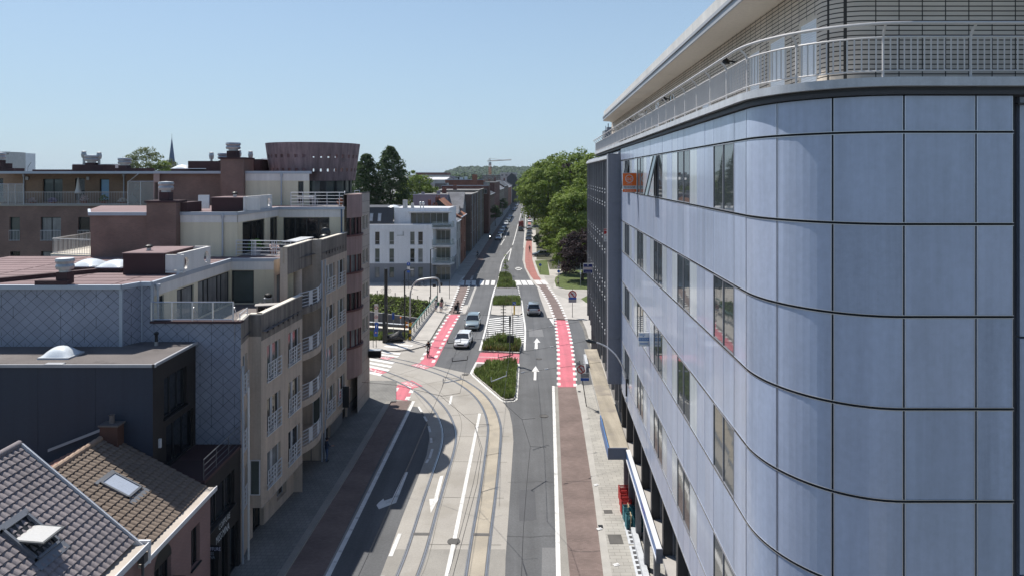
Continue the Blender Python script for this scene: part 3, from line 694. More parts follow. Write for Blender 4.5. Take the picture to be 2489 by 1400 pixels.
# outward test: far->near on the side face must point to smaller v
_t = off([(5,30),(5,20)], 1); SGN = 1 if _t[0][0] < 5 else -1
clad = MB(); trim = MB(); back = MB()
WROW = (1,3,5,7)
wins = []
for ci, path in enumerate(cols):
    idx = NP-1-ci if ci < NP else -1
    iswin = idx >= 0 and idx % 5 in (1,2); pale = idx >= 0 and idx > 3 and idx % 5 in (0,3)
    curved = ci >= NP
    g = .012 if not curved else .021
    pin = inset(path, g); out = off(pin, .0); inn = off(pin, -.04*SGN)
    bk = off(path, -.035*SGN)
    for a, b in zip(bk, bk[1:]): back.face([fr(*a, 6.5), fr(*b, 6.5), fr(*b, 21.62), fr(*a, 21.62)])
    for k in range(len(ROWS)-1):
        zt, zb = ROWS[k]-.024, ROWS[k+1]+.024
        if iswin and k in WROW: wins.append((idx, k, path)); continue
        mb = clad; pm_ = 1 if pale and k in WROW else random.choice([0,0,2,3])
        jit = random.uniform(-.004,.004)
        o2 = off(pin, jit)
        for a, b, c, d in zip(o2, o2[1:], inn, inn[1:]):
            mb.face([fr(*a,zb), fr(*b,zb), fr(*b,zt), fr(*a,zt)],pm_); mb.face([fr(*a,zt), fr(*b,zt), fr(*d,zt), fr(*c,zt)],pm_); mb.face([fr(*a,zb), fr(*c,zb), fr(*d,zb), fr(*b,zb)],pm_)
        for a, c in ((o2[0],inn[0]),(o2[-1],inn[-1])): mb.face([fr(*a,zb), fr(*a,zt), fr(*c,zt), fr(*c,zb)])
full = [cols[0][0]]
for p in cols: full += p[1:]
for k, z in enumerate(ROWS[1:], 1):
    o1, o2 = off(full, .012*SGN), off(full, -.03*SGN)
    for zz, hh in ((z-.035, .011), (z+.024, .011)):
        for a, b, c, d in zip(o1, o1[1:], o2, o2[1:]):
            trim.face([fr(*a,zz), fr(*b,zz), fr(*b,zz+hh), fr(*a,zz+hh)]); trim.face([fr(*a,zz+hh), fr(*b,zz+hh), fr(*d,zz+hh), fr(*c,zz+hh)])
clad.build('cladding', [panel, panel_pale, panel_b, panel_c], OB)
for p in cols[NP-1:]:
    for q, sg in ((p[0],1),(p[-1],-1)):
        e = inset(p, .021); e = e[0] if sg == 1 else e[-1]; d_ = (Vector(p[1])-Vector(p[0])).normalized()*.012 if sg == 1 else (Vector(p[-2])-Vector(p[-1])).normalized()*.012
        n_ = Vector((d_.y,-d_.x)).normalized()*SGN*sg*.008
        for z0, z1 in zip(ROWS[1:], ROWS): trim.face([fr(e[0]+n_.x,e[1]+n_.y,z0+.03), fr(e[0]+d_.x+n_.x,e[1]+d_.y+n_.y,z0+.03), fr(e[0]+d_.x+n_.x,e[1]+d_.y+n_.y,z1-.03), fr(e[0]+n_.x,e[1]+n_.y,z1-.03)])
trim.build('seam_trim', alu, OB); back.build('wall', seam_mat, OB)
for idx, k, path in wins:
    zt, zb = ROWS[k]-.02, ROWS[k+1]+.02
    (va,ua),(vb,ub) = path
    mb = MB(); fw = .03
    for s, e in ((ua,ua-fw),(ub+fw,ub)): mb.ob(fr(V0-.01,s,zb), fr(0,e-s), fr(.05,0), V(0,0,zt-zb))
    for z in (zb, zt-fw): mb.ob(fr(V0-.01,ua-fw,z), fr(0,ub-ua+2*fw), fr(.05,0), V(0,0,fw))
    f = mb.build('window', panel_grey, OB)
    g = MB()
    if (idx, k) in ((12,1),(21,1)):
        d = .40 if idx == 12 else .34
        a, b = fr(V0+.0,ua-fw,zt-fw), fr(V0+.0,ub+fw,zt-fw); q = fr(-d,0,-(zt-zb)+.1)
        g.ob(a, b-a, q, fr(-.03,0)); 
        for s in (a, b-(b-a).normalized()*.05): g.ob(s+fr(-.035,0), (b-a).normalized()*.05, q, fr(-.02,0), 1)
        g.build('open_pane', [glass_mirror, dark_col], f)
    else:
        g.face([fr(V0+.012,ua-fw,zb+fw), fr(V0+.012+random.uniform(-.006,.006),ub+fw,zb+fw), fr(V0+.012+random.uniform(-.006,.006),ub+fw,zt-fw), fr(V0+.012,ua-fw,zt-fw)])
        g.build('pane', glass_mirror, f)
# cornice, terrace slab
def band(mb, path, d0, d1, z0, z1, m=0):
    a, b = off(path, d0*SGN), off(path, d1*SGN)
    for p, q, r_, s in zip(a, a[1:], b, b[1:]):
        mb.face([fr(*p,z0), fr(*q,z0), fr(*q,z1), fr(*p,z1)], m); mb.face([fr(*p,z1), fr(*q,z1), fr(*s,z1), fr(*r_,z1)], m); mb.face([fr(*p,z0), fr(*r_,z0), fr(*s,z0), fr(*q,z0)], m)
    for i in (0,-1): mb.face([fr(*a[i],z0), fr(*a[i],z1), fr(*b[i],z1), fr(*b[i],z0)], m)
long_ = [(V0,62.0)]+full
fe = long_[:-1]+[(30,D0)]
mb = MB(); band(mb, fe, .10, -1.6, 21.62, 21.70); band(mb, fe, .04, -.3, 21.70, 21.78); mb.build('cornice', ledge_dark, OB)
mb = MB(); band(mb, fe, .20, -1.8, 21.78, 21.96); mb.build('terrace_slab', slab_white, OB)
# railing of the terrace: handrail, lower rails, pickets, brackets
pl = off(fe, .10*SGN)
def resample(path, step):
    p = [Vector(q) for q in path]; out = [p[0]]; need = step
    for a, b in zip(p, p[1:]):
        L_ = (b-a).length; s = 0
        while s+need <= L_:
            s += need; out.append(a.lerp(b, s/L_)); need = step
        need -= (L_-s)
    return out
mb = MB()
hp = off(fe, .30*SGN)
mb.tube([fr(*q,23.02) for q in hp], .034, 8); 
mb2 = MB()
mb2.tube([fr(*q,22.78) for q in pl], .022, 6); mb2.tube([fr(*q,22.10) for q in pl], .018, 6)
far = [q for q in resample(pl, .135)]
for q in far:
    mb2.tube([fr(q.x,q.y,22.10), fr(q.x,q.y,22.78)], .0175, 4, cap=False)
mb.build('handrail', cream_metal, OB); mb2.build('railing', cream_metal, OB)
brk = resample(pl, 1.75); hb = resample(hp, 1.75*1.0)
for i, q in enumerate(brk):
    j = min(hp, key=lambda t: (Vector(t)-q).length); 
    # bracket leans out from the post to the handrail
    k = min(range(len(pl)-1), key=lambda k: ((Vector(pl[k])+Vector(pl[k+1]))/2-q).length)
    t = (Vector(pl[k+1])-Vector(pl[k])).normalized(); n = Vector((t.y,-t.x))*SGN
    m_ = MB(); m_.tube([fr(q.x,q.y,21.96), fr(q.x,q.y,22.78), fr(q.x+n.x*.06,q.y+n.y*.06,22.9), fr(q.x+n.x*.2,q.y+n.y*.2,23.02)], [.025,.025,.03,.025], 5)
    m_.build('railing_post', cream_metal, OB)
# penthouse
W0 = 6.25
ph_arc = [(W0+.75-.75*math.cos(R(a)), 15.3-.62*math.sin(R(a))) for a in range(0,91,10)]
PH = [(W0,60.5)]+ph_arc+[(29,14.68)]
wins_u = [(16.9,0)]
mb = MB()
A_, B_ = fr(W0,60.5), fr(W0,15.3)
holes = []
for ua, ub, zb, zt in ((16.52,15.42,21.98,23.62),(18.7,17.45,21.98,23.62),(20.5,19.5,21.98,23.62),(23.5,22.3,22.6,23.6),(26.6,25.4,21.96,23.6),(29.4,28.6,22.7,23.5),(33.5,32.1,21.96,23.9),(37.5,36.2,22.5,23.9),(42,40.5,21.96,23.9),(46.5,45.1,22.5,23.9),(51,49.5,21.96,23.9),(55.5,54.2,22.5,23.9)):
    holes.append((60.5-ua, 60.5-ub, zb, zt))
wall(mb, A_.xy, B_.xy, 21.9, 24.5, holes, .08, 0, 1)
for a, b in zip(PH[1:], PH[2:]): mb.face([fr(*a,21.9), fr(*b,21.9), fr(*b,24.5), fr(*a,24.5)])
mb.face([fr(W0,60.5,21.9), fr(W0,60.5,24.5), fr(29,60.5,24.5), fr(29,60.5,21.9)])
mb.build('penthouse_wall', [tan_brick, soffit_mat], OB)
for i, h in enumerate(holes):
    gm = shutter if i in (0,1,2,4,7) else glass_dark
    if gm is shutter:
        f = win(OB, A_.xy, B_.xy, h, .06, soffit_mat, shutter, .07, ())
        A2, B2 = v2(A_.xy), v2(B_.xy); u2 = (B2-A2).normalized(); n2 = Vector((u2.y,-u2.x)); b_ = MB()
        k = int((h[3]-h[2])/.055)
        for j in range(k):
            p = A2+u2*(h[0]+.07)-n2*.035; b_.ob((p.x,p.y,h[2]+.04+j*.055), V(u2.x,u2.y,0)*(h[1]-h[0]-.14), V(n2.x,n2.y,0)*.012, (0,0,.045))
        b_.build('roller_blind', shutter, f)
    else: win(OB, A_.xy, B_.xy, h, .06, soffit_mat, gm, .06, (.5,))
# window by the corner on the curved brick: shutter
mb = MB(); a, b = arc_a, arc_b = (W0-.02+.0, 17.55), (W0+.10, 16.9)
# roof: soffit, fascia, gravel top
RE = [(V0-.06+.15,58.0)]
RP = [(V0+.12,57.2),(V0+.1,13.2)]
rv = [(V0+.7,58.2),(V0+.22,57.7),(V0+.1,56.8),(V0+.1,17.0)]+[(V0+.1+2.6-2.6*math.cos(R(a)), 17.0-2.9*math.sin(R(a))) for a in range(10,91,10)]+[(30,14.1)]
mb = MB(); mb.poly([fr(*q,24.485) for q in off(rv, -.06*SGN)]+[fr(30,60,24.485), fr(V0+1.2,60,24.485)], 0); mb.build('soffit', soffit_mat, OB)
mb = MB(); band(mb, rv, .0, -.05, 24.47, 24.66, 0); band(mb, rv, .05, -.1, 24.665, 24.70, 0); band(mb, rv, .02, -.1, 24.705, 24.80, 0); mb.build('fascia', grey_trim, OB)
mb = MB(); band(mb, rv, -.06, -.8, 24.81, 25.20, 0); mb.poly([fr(*q,25.19) for q in off(rv, -.3*SGN)]+[fr(30,60,25.19), fr(V0+1.2,60,25.19)], 0); mb.build('roof', fascia_white, OB)
# wall lamps
for u in (22.0, 33.0, 46.0):
    mb = MB(); mb.tube([fr(W0,u,23.6), fr(W0-.25,u,23.65)], .03, 6); mb.lathe([(.02,.18),(.13,.0),(.13,-.06),(0,-.06)], fr(W0-.3,u,23.6), 10); mb.build('wall_lamp', black, OB)
for u in (38.5, 52.5):
    mb = MB(); mb.tube([fr(W0,u,22.8), fr(W0-.35,u,22.9), fr(W0-.4,u,23.3)], .025, 5); c = fr(W0-.5,u,23.35)
    mb.lathe([(0,-.06),(.18,-.03),(.32,.05)], c, 12); mb.build('satellite_dish', galv, OB)
# pillar between the two facades
mb = MB(); p0 = fr(4.26,43.45,6.7)
for z0, z1 in ((6.7,9.55),(9.56,12.3),(12.31,15.1),(15.11,18.2),(18.21,21.3)): mb.ob(fr(4.26,43.4,z0), fr(.95,0), fr(0,.9), V(0,0,z1-z0))
mb.build('pillar', panel_grey, OB)
# inner wall and floor plates closing the block (roof of terrace)
mb = MB(); mb.poly([fr(*q,21.90) for q in off(long_, -.2*SGN)]+[fr(30,D0,21.9), fr(30,62,21.9)]); mb.build('terrace_floor', concrete_patch, OB)
mb = MB(); mb.poly([fr(*q,6.5) for q in off(full, -.03*SGN)]+[fr(30,D0,6.5), fr(30,43.4,6.5)]); mb.build('soffit', grey_trim, OB)
# mezzanine glazing and dark columns between ledge and cladding
mz = MB(); mz.face([fr(5.5,43.4,4.2), fr(5.5,14.2,4.2), fr(5.5,14.2,6.5), fr(5.5,43.4,6.5)]); mz.face([fr(5.5,14.2,0), fr(30,14.2,0), fr(30,14.2,6.5), fr(5.5,14.2,6.5)]); mz.build('glazing', glass_mirror, OB)
for u in (42.9,40.5,37.5,34.5,31.5,28.5,25.5,22.5,19.5,16.95):
    mb = MB(); mb.ob(fr(V0+.02,u-.16,4.2), fr(.4,0), fr(0,.32), V(0,0,2.3)); mb.build('column', dark_col, OB)
    mb = MB(); mb.ob(fr(V0+.14,u-.14,.1), fr(.28,0), fr(0,.28), V(0,0,4.0)); mb.build('column', fin_mat, OB)
mb = MB(); mb.ob(fr(V0-.05,14.4,4.10), fr(.55,0), fr(0,29.0), V(0,0,.10)); mb.build('ledge', M('ledge_stone', (.34,.32,.30), .8, var=.15, scale=4), OB)
for z in (5.35,):
    mb = MB(); mb.ob(fr(5.46,14.4,z), fr(.04,0), fr(0,29), V(0,0,.05))
    for u in range(15,43): mb.ob(fr(5.46,u+.3,4.2), fr(.04,0), fr(0,.04), V(0,0,2.3))
    mb.build('glazing_bar', fin_mat, OB)
# shop front on the ground floor
mb = MB(); mb.face([fr(6.3,43.4,.1), fr(6.3,14.4,.1), fr(6.3,14.4,4.1), fr(6.3,43.4,4.1)]); mb.build('shop_window', glass_dark, OB)
mb = MB()
for u in range(15,44,2): mb.ob(fr(6.24,u,.1), fr(.06,0), fr(0,.07), V(0,0,4))
mb.ob(fr(6.24,14.4,.1), fr(.06,0), fr(0,29), V(0,0,.35)); mb.ob(fr(6.24,14.4,2.6), fr(.06,0), fr(0,29), V(0,0,.08)); mb.build('shop_frame', alu_matt, OB)
# block set back at the right edge of the picture
NB = thing('office_building', 'second grey panelled block at the right edge, stepped back behind the rounded corner', 'building', fr(13,14.2))
mb = MB()
for z0, z1 in ((21.50,21.62),(16.6,21.45),(11.6,16.55),(6.5,11.55)):
    for v0 in range(7): mb.ob(fr(10.06+v0*2.9,14.35,z0), fr(2.86,0), fr(0,.1), V(0,0,z1-z0))
mb.build('cladding', panel, NB)
mb = MB(); mb.ob(fr(9.70,14.45,6.5), fr(20.5,0), fr(0,.1), V(0,0,15.2)); mb.ob(fr(9.71,14.25,6.5), fr(.1,0), fr(0,.1), V(0,0,14.6)); mb.ob(fr(9.94,14.22,21.45), fr(20.4,0), fr(0,.1), V(0,0,.035)); mb.build('wall', M('reveal_dark', (.06,.065,.08), .6), NB)
# ================================================================ building with fins beyond the pillar
FB = thing('office_building', 'grey office block with closely spaced vertical fins and small white sills, beyond the projecting pillar', 'building', fr(8,60))
FN0, FN1 = 44.35, 74.6
floors = [21.1,17.34,13.58,9.82,6.06]
sp = MB()
nb = 13; du = (FN1-FN0)/nb
mb = MB(); mb.face([fr(V0+.42,FN1,3.9), fr(V0+.42,FN0,3.9), fr(V0+.42,FN0,21.4), fr(V0+.42,FN1,21.4)]); mb.face([fr(V0+.42,FN1,0), fr(24,FN1,0), fr(24,FN1,21.4), fr(V0+.42,FN1,21.4)]); mb.build('wall', fin_mat, FB)
for k in range(nb+1):
    u = FN0+du*k; mb = MB(); mb.ob(fr(V0-.02,u-.07,4.6), fr(.40,0), fr(0,.14), V(0,0,16.5)); mb.build('fin', fin_mat, FB)
    if k < nb:
        for zt in floors[:4]+[6.06]:
            zb = max(zt-2.35, 4.5)
            m_ = MB(); m_.ob(fr(V0+.33,u+.12,zb), fr(.06,0), fr(0,du-.24), V(0,0,.06)); m_.ob(fr(V0+.33,u+.12,zt-.06), fr(.06,0), fr(0,du-.24), V(0,0,.06)); m_.ob(fr(V0+.33,u+.12,zb), fr(.06,0), fr(0,.06), V(0,0,zt-zb)); m_.ob(fr(V0+.33,u+du-.18,zb), fr(.06,0), fr(0,.06), V(0,0,zt-zb))
            f = m_.build('window', alu_matt, FB); g = MB(); g.face([fr(V0+.36,u+.15,zb+.05), fr(V0+.36,u+du-.15,zb+.05), fr(V0+.36,u+du-.15,zt-.05), fr(V0+.36,u+.15,zt-.05)]); g.build('pane', glass_mirror, f)
            if zt > 6.1:
                for z in (zb-.02, zb-.30, zt+.06, zt+.32): q_ = MB(); q_.ob(fr(V0+.06,u+.2,z), fr(.3,0), fr(0,du*.52), V(0,0,.11)); q_.build('sill', slab_white, f)
mb = MB(); mb.ob(fr(V0-.12,FN0-.0,21.15), fr(3,0), fr(0,FN1-FN0+.3), V(0,0,.14)); mb.ob(fr(V0-.05,FN0,21.29), fr(3,0), fr(0,FN1-FN0+.2), V(0,0,.14)); mb.ob(fr(V0+.12,FN0,21.43), fr(3,0), fr(0,FN1-FN0), V(0,0,.12)); mb.build('cornice', slab_white, FB)
mb = MB(); mb.ob(fr(V0+.0,FN0,21.96), fr(.06,0), fr(0,62-FN0), V(0,0,.72)); mb.build('parapet', slab_white, FB)
mb = MB(); mb.ob(fr(V0+1.4,FN0,.1), fr(.2,0), fr(0,FN1-FN0), V(0,0,4.4)); mb.build('ground_floor_wall', M('base_wall', (.22,.21,.20), .7, var=.15), FB)
# plant room on the far roof
mb = MB(); a = at(1470,340,110); mb.ob(a, (2.6,0,0), (0,3,0), (0,0,1.5)); mb.ob(a+V(.4,0,1.5), (.9,0,0), (0,1,0), (0,0,.5)); mb.tube([a+V(.6,.3,1.5), a+V(.6,.3,2.6)], .08, 6); mb.tube([a+V(.2,.3,1.5), a+V(.2,.3,2.2)], .06, 6); mb.build('plant_room', fin_mat, FB)
# canopy over the pavement with tan screed top
CP = thing('canopy', 'flat concrete canopy with stained tan top along the pavement below the finned block', 'canopy', fr(4.5,48,4))
mb = MB()
for u0 in range(0,7): mb.ob(fr(3.90,38.7+u0*3.2,4.26), fr(1.1,0), fr(0,3.19), V(0,0,.14))
mb.build('roof_slab', concrete_tan, CP)
mb = MB(); mb.ob(fr(3.86,38.7,4.25), fr(.035,0), fr(0,22.4), V(0,0,.17)); mb.build('edge_board', kerb_stone, CP)
blue = M('blue_sign', (.03,.07,.30), .35, var=.1, scale=3, spec=.5); blue_pale = M('blue_pale', (.10,.20,.42), .35, var=.25, scale=1.2, streak=.2)
sign_grey = M('sign_grey', (.17,.18,.22), .5, var=.08)
S1 = thing('sign_fascia', 'blue shop fascia with grey end panel at the near corner of the canopy', 'shop sign', fr(3.85,39,4))
mb = MB(); mb.ob(fr(3.78,38.6,3.95), fr(.07,0), fr(0,5.2), V(0,0,.62)); mb.build('sign_board', blue_pale, S1)
mb = MB(); mb.ob(fr(3.78,38.52,3.93), fr(1.1,0), fr(0,.07), V(0,0,.66)); mb.build('end_panel', sign_grey, S1)
S2 = thing('sign_fascia', 'long blue and white shop fascia running along the near office wall above the crates', 'shop sign', fr(4.9,33,4))
mb = MB(); mb.ob(fr(4.80,28.3,4.05), fr(.2,0), fr(0,10.2), V(0,0,.42)); mb.build('sign_board', blue_pale, S2)
mb = MB(); mb.ob(fr(4.77,28.3,3.94), fr(.24,0), fr(0,10.2), V(0,0,.10)); mb.ob(fr(4.79,28.3,4.48), fr(.22,0), fr(0,10.2), V(0,0,.03)); mb.build('trim', white_metal, S2)
mb = MB(); mb.ob(fr(4.76,28.24,3.92), fr(.28,0), fr(0,.05), V(0,0,.60)); mb.build('end_panel', sign_grey, S2)
mb = MB(); mb.ob(fr(4.795,31.5,4.06), fr(.02,0), fr(0,1.2), V(0,0,.40)); mb.build('logo_patch', blue, S2)
mb = MB(); mb.ob(fr(3.62,55.2,3.95), fr(.22,0), fr(0,3.0), V(0,0,.75)); mb.ob(fr(3.66,55.1,4.05), fr(.3,0), fr(0,.3), V(0,0,.4), 1); o = mb.build('light_box', [slab_white, sign_grey]); tag(o, 'narrow white light box sign on the street edge of the tan canopy', 'light box')
# light wells with pale gratings by the wall
for i, (u0, n) in enumerate(((36.8,5),(24.0,28))):
    mb = MB(); L_ = n*.45; mb.ob(fr(4.72,u0,.10), fr(.62,0), fr(0,L_), V(0,0,.03), 0)
    for k in range(n): mb.ob(fr(4.84,u0+.08+k*.45,.115), fr(.38,0), fr(0,.28), V(0,0,.02), 1)
    o = mb.build('light_well_grating', [slab_white, ledge_dark]); tag(o, ('short' if i == 0 else 'long')+' pale grating with dark slots set in the pavement along the office wall', 'grating', 'pavement gratings')
mb = MB(); mb.ob(fr(5.0,17,.1), fr(.3,0), fr(0,21), V(0,0,.30)); mb.build('plinth', slab_white, OB)
# ================================================================ stepped apartment block on the left
slate = Mdiamond('slate', (.26,.28,.34), (.04,.046,.06), .59)
conc = M('facade_concrete', (.55,.455,.375), .85, var=.12, scale=1.5, fine=.06, streak=.22, stain=((.24,.20,.17), .55, .58, .45))
conc_dirty = M('parapet_concrete', (.24,.21,.185), .9, var=.15, scale=1.5, fine=.06, streak=.55, stain=((.09,.082,.078), .9, .55, .5))
conc_grey = Mbrick('corner_stone', (.44,.40,.36), (.41,.37,.335), (.22,.20,.18), 1.9, .98, .02, var=.16, bump=.2)
purple = M('oriel_purple', (.36,.25,.235), .8, var=.12, scale=2, streak=.3)
drum_mat = M('drum_concrete', (.27,.20,.205), .9, var=.16, scale=1.5, fine=.06, streak=.45, stain=((.10,.08,.085), .7, .55, .5))
maroon_frame = M('maroon_frame', (.13,.05,.05), .5, var=.1)
render_beige = M('render_beige', (.68,.63,.48), .85, var=.06, scale=2, fine=.03, streak=.1)
render_pale = M('render_pale', (.72,.70,.67), .85, var=.05, scale=2, fine=.03, streak=.12)
cap_white = M('cap_white', (.62,.57,.49), .75, var=.1, scale=6)
zinc = M('zinc', (.40,.44,.50), .5, .3, var=.08, scale=4)
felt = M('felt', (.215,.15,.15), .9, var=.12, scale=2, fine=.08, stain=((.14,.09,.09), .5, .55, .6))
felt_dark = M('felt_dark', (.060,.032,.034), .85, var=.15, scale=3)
bitumen = M('bitumen', (.13,.115,.11), .9, var=.2, scale=2.5, fine=.12, stain=((.07,.062,.06), .7, .54, .7))
brick_brown = Mbrick('brick_brown', (.235,.14,.115), (.19,.118,.10), (.20,.155,.135), .21, .075, .012, var=.2, bump=.3)
brick_tan = Mbrick('brick_tan', (.31,.19,.12), (.255,.16,.105), (.26,.20,.15), .21, .075, .012, var=.18, bump=.3)
dome_mat = M('dome_acrylic', (.70,.74,.76), .25, var=.05, scale=3, spec=.6, coat=.3)
terra = M('terracotta', (.30,.11,.06), .8, var=.15)
deck_tile = Mbrick('deck_tile', (.20,.175,.17), (.18,.16,.155), (.12,.11,.105), .5, .5, .012, flat=True, var=.15, bump=.2)
leaf_pot = M('pot_leaves', (.07,.16,.02), .7, var=.3, scale=12)
flower = M('pot_flowers', (.60,.45,.42), .7, var=.4, scale=20)
AB = thing('apartment_building', 'brown concrete apartment block stepping up in terraces along the left pavement', 'building', (-14,48,0))
FLO = [2.65,5.6,8.55,11.5,14.45,17.4]
a0, a1, a2, a3 = (-13.9,35.0), (-14.2,36.9), (-13.55,36.9), (-13.14,42.8)
b0, b1, b2, b3 = (-14.07,42.8), (-13.9,47.5), (-13.27,47.5), (-12.96,53.6)
c1, c2 = (-12.9,57.0), (-12.72,61.0)
RAILM = white_metal
def frail(A, B, s0, s1, z, h=.98, d=.06, parent=AB):
    A, B = v2(A), v2(B); u = (B-A).normalized(); n = Vector((u.y,-u.x)); P = lambda s: V(*(A+u*s+n*d), z)
    mb = MB(); L_ = s1-s0
    for k in range(5): mb.ob(P(s0)+V(0,0,.08+k*(h-.1)/4), V(u.x,u.y,0)*L_, V(n.x,n.y,0)*.03, V(0,0,.045 if k == 4 else .035))
    for s in (s0, s0+L_*.38, s0+L_*.55, s1-.05): mb.ob(P(s), V(u.x,u.y,0)*(.05 if s in (s0, s1-.05) else .09), V(n.x,n.y,0)*.035, V(0,0,h))
    return mb.build('window_railing', RAILM, parent)
def facade(A, B, z0, z1, spans, floors, mat, hole=(0.02,2.0), frame=None, rails=True, extra=(), dep=.22, gm=None, sillm=.10, nm='facade', mull=(.42,.5)):
    hs = [(s0, s1, f+hole[0], f+hole[1]) for f in floors for s0, s1 in spans]
    mb = MB(); wall(mb, A, B, z0, z1, hs+list(extra), dep); mb.build(nm, mat, AB)
    for h in hs:
        g = gm or random.choice([glass_curtain, glass_dark, glass_dark, glass_green])
        win(AB, A, B, h, dep-.04, frame or white_metal, g, .07, mull if h[1]-h[0] > 1.2 else (.5,), sill=sillm)
        if rails: frail(A, B, h[0]-.03, h[1]+.03, h[2]+.02)
    if extra:
        A_, B_ = v2(A), v2(B); u = (B_-A_).normalized(); n = Vector((u.y,-u.x)); mb = MB()
        for h in extra:
            p = A_+u*h[0]-n*(dep-.02); q = A_+u*h[1]-n*(dep-.02); mb.face([V(*p,h[2]), V(*q,h[2]), V(*q,h[3]), V(*p,h[3])])
        mb.build('recess_back', drum_mat, AB)
sq = lambda n, s, ds, z: [(s+i*ds, s+i*ds+.26, z, z+.28) for i in range(n)]
facade(a0, a1, 0, 11.25, [(.45,1.5)], FLO[:3], conc); facade(a0, a1, 11.25, 12.42, [], [], conc_dirty, rails=False, nm='parapet')
facade(a1, a2, 2.0, 11.25, [], [], conc); facade(a1, a2, 11.25, 12.42, [], [], conc_dirty, nm='parapet')
facade(a2, a3, 2.0, 11.0, [(.75,2.55),(3.7,5.5)], FLO[:3], conc)
facade(a2, a3, 11.0, 12.42, [], [], conc_dirty, extra=sq(7,.7,.72,11.28), rails=False, nm='parapet')
win(AB, a1, a2, (.05,.6,2.7,4.6), 0, white_metal, glass_green, .05, ())
mb = MB(); wall(mb, (-14.3,36.9), (-13.7,42.8), 0, 2.0, [(.6,1.9,.1,1.95),(3.6,4.9,.6,1.9)], .3); mb.poly([(-14.3,36.9,2),(-13.5,36.9,2),(-13.1,42.8,2),(-13.7,42.8,2)]); mb.build('ground_floor_wall', conc, AB)
win(AB, (-14.3,36.9), (-13.7,42.8), (.6,1.9,.1,1.95), .28, black_paint, glass_dark, .07, (.5,), name='door')
win(AB, (-14.3,36.9), (-13.7,42.8), (3.6,4.9,.6,1.9), .28, grey_trim, glass_dark, .07, (.5,))
plinth = M('plinth_stone', (.15,.155,.17), .7, var=.15, scale=4)
# parapet coping and terrace upstand
def coping(path, z, w=.34, mat=cap_white, nm='coping', t=.06, din=-.30):
    mb = MB()
    for A, B in zip(path, path[1:]):
        A_, B_ = v2(A), v2(B); u = (B_-A_).normalized(); n = Vector((u.y,-u.x)); o_ = A_+n*.04
        mb.ob(V(*o_,z), V(*(B_-A_),0), V(n.x,n.y,0)*-w, V(0,0,t))
        q = A_+n*din; mb.face([V(*q,z-1.0), V(*(q+(B_-A_)),z-1.0), V(*(q+(B_-A_)),z), V(*q,z)])
    return mb.build(nm, mat, AB)
coping([a0,a1,a2,a3], 12.42)
# loggias with bowed balconies
bk0, bk1 = (-14.95,42.85), (-14.85,47.5)
mb = MB(); hs = [(.5,1.4,f+.05,f+2.1) for f in FLO[:4]]+[(3.2,4.1,f+.05,f+2.1) for f in FLO[:4]]
wall(mb, bk0, bk1, 0, 14.6, hs, .15); wall(mb, (-15.4,42.82), (-13.14,42.82), 0, 11.5); wall(mb, (-15.25,47.54), (-13.29,47.54), 0, 14.4); mb.build('loggia_wall', conc, AB)
for i, h in enumerate(hs): win(AB, bk0, bk1, h, .12, white_metal if i % 3 else maroon_frame, glass_curtain, .07, ())
facade(b0, b1, 13.7, 15.40, [], [], conc_dirty, nm='parapet')
mb = MB(); mb.poly([(-14.07,42.8,13.7),(-13.9,47.5,13.7),(-14.85,47.5,13.7),(-14.6,42.96,13.7)]); mb.build('soffit', conc, AB)
def bow(n=10, out=.55, inn=0): return [(-13.6+.35*t+out*math.sin(PI*t)-inn, 42.8+4.7*t) for t in [i/n for i in range(n+1)]]
for f in FLO[:4]:
    p = bow(); mb = MB(); mb.prism(p+[(-15.3,47.5),(-15.4,42.8)], f-.42, f); mb.build('balcony_slab', conc if f < 11 else conc_dirty, AB)
    q = bow(24, .55, .06); mb = MB()
    for k in range(5): mb.tube([V(x,y,f+.12+k*.21) for x, y in q[2:-2]], .02 if k < 4 else .026, 5)
    for i in (2,7,9,13,15,22):
        mb.tube([V(q[i][0],q[i][1],f), V(q[i][0],q[i][1],f+.98)], .024, 5, cap=False)
    for i, j in ((7,9),(13,15)):
        mb.face([V(*q[i],f+.08), V(*q[j],f+.08), V(*q[j],f+.95), V(*q[i],f+.95)])
    mb.build('balcony_railing', RAILM, AB)
mb = MB(); mb.lathe([(.32,0),(.32,14.0)], (-14.35,45.6,0), 14); mb.build('column', conc, AB, smooth=True)
mb = MB(); wall(mb, (-14.6,42.95), (-14.07,42.83), 11.5, 15.40); mb.build('end_wall', conc, AB)
# second step
facade(b1, b2, 2.0, 15.40, [], [], conc); facade(b2, b3, 2.0, 14.0, [(1.1,3.0),(3.75,5.5)], FLO[:4], conc)
facade(b2, b3, 14.0, 15.40, [], [], conc_dirty, extra=sq(7,1.0,.66,14.25), rails=False, nm='parapet')
win(AB, b1, b2, (.05,.58,2.7,4.6), 0, white_metal, glass_green, .05, ())
coping([b0,b1,b2,b3], 15.40)
mb = MB(); mb.lathe([(.3,0),(.3,2.0)], (-13.6,48.0,0), 12); mb.build('column', conc, AB, smooth=True)
gA, gB = (-14.0,47.5), (-13.3,61.0)
mb = MB(); hs = [(.9,2.0,.1,2.0),(3.2,4.2,.1,2.2),(7.3,8.6,.1,2.3),(9.3,10.0,.8,2.2),(11.6,12.6,.1,2.3)]; wall(mb, gA, gB, 0, 3.9, hs, .25); mb.poly([(-14,47.5,2),(-13.2,47.5,2),(-12.9,53.6,2),(-13.6,53.6,2)]); mb.build('ground_floor_wall', conc, AB)
for i, h in enumerate(hs): win(AB, gA, gB, h, .22, black_paint if i != 3 else grey_trim, glass_dark, .07, (.5,), name='door' if i != 3 else 'window')
mb = MB()
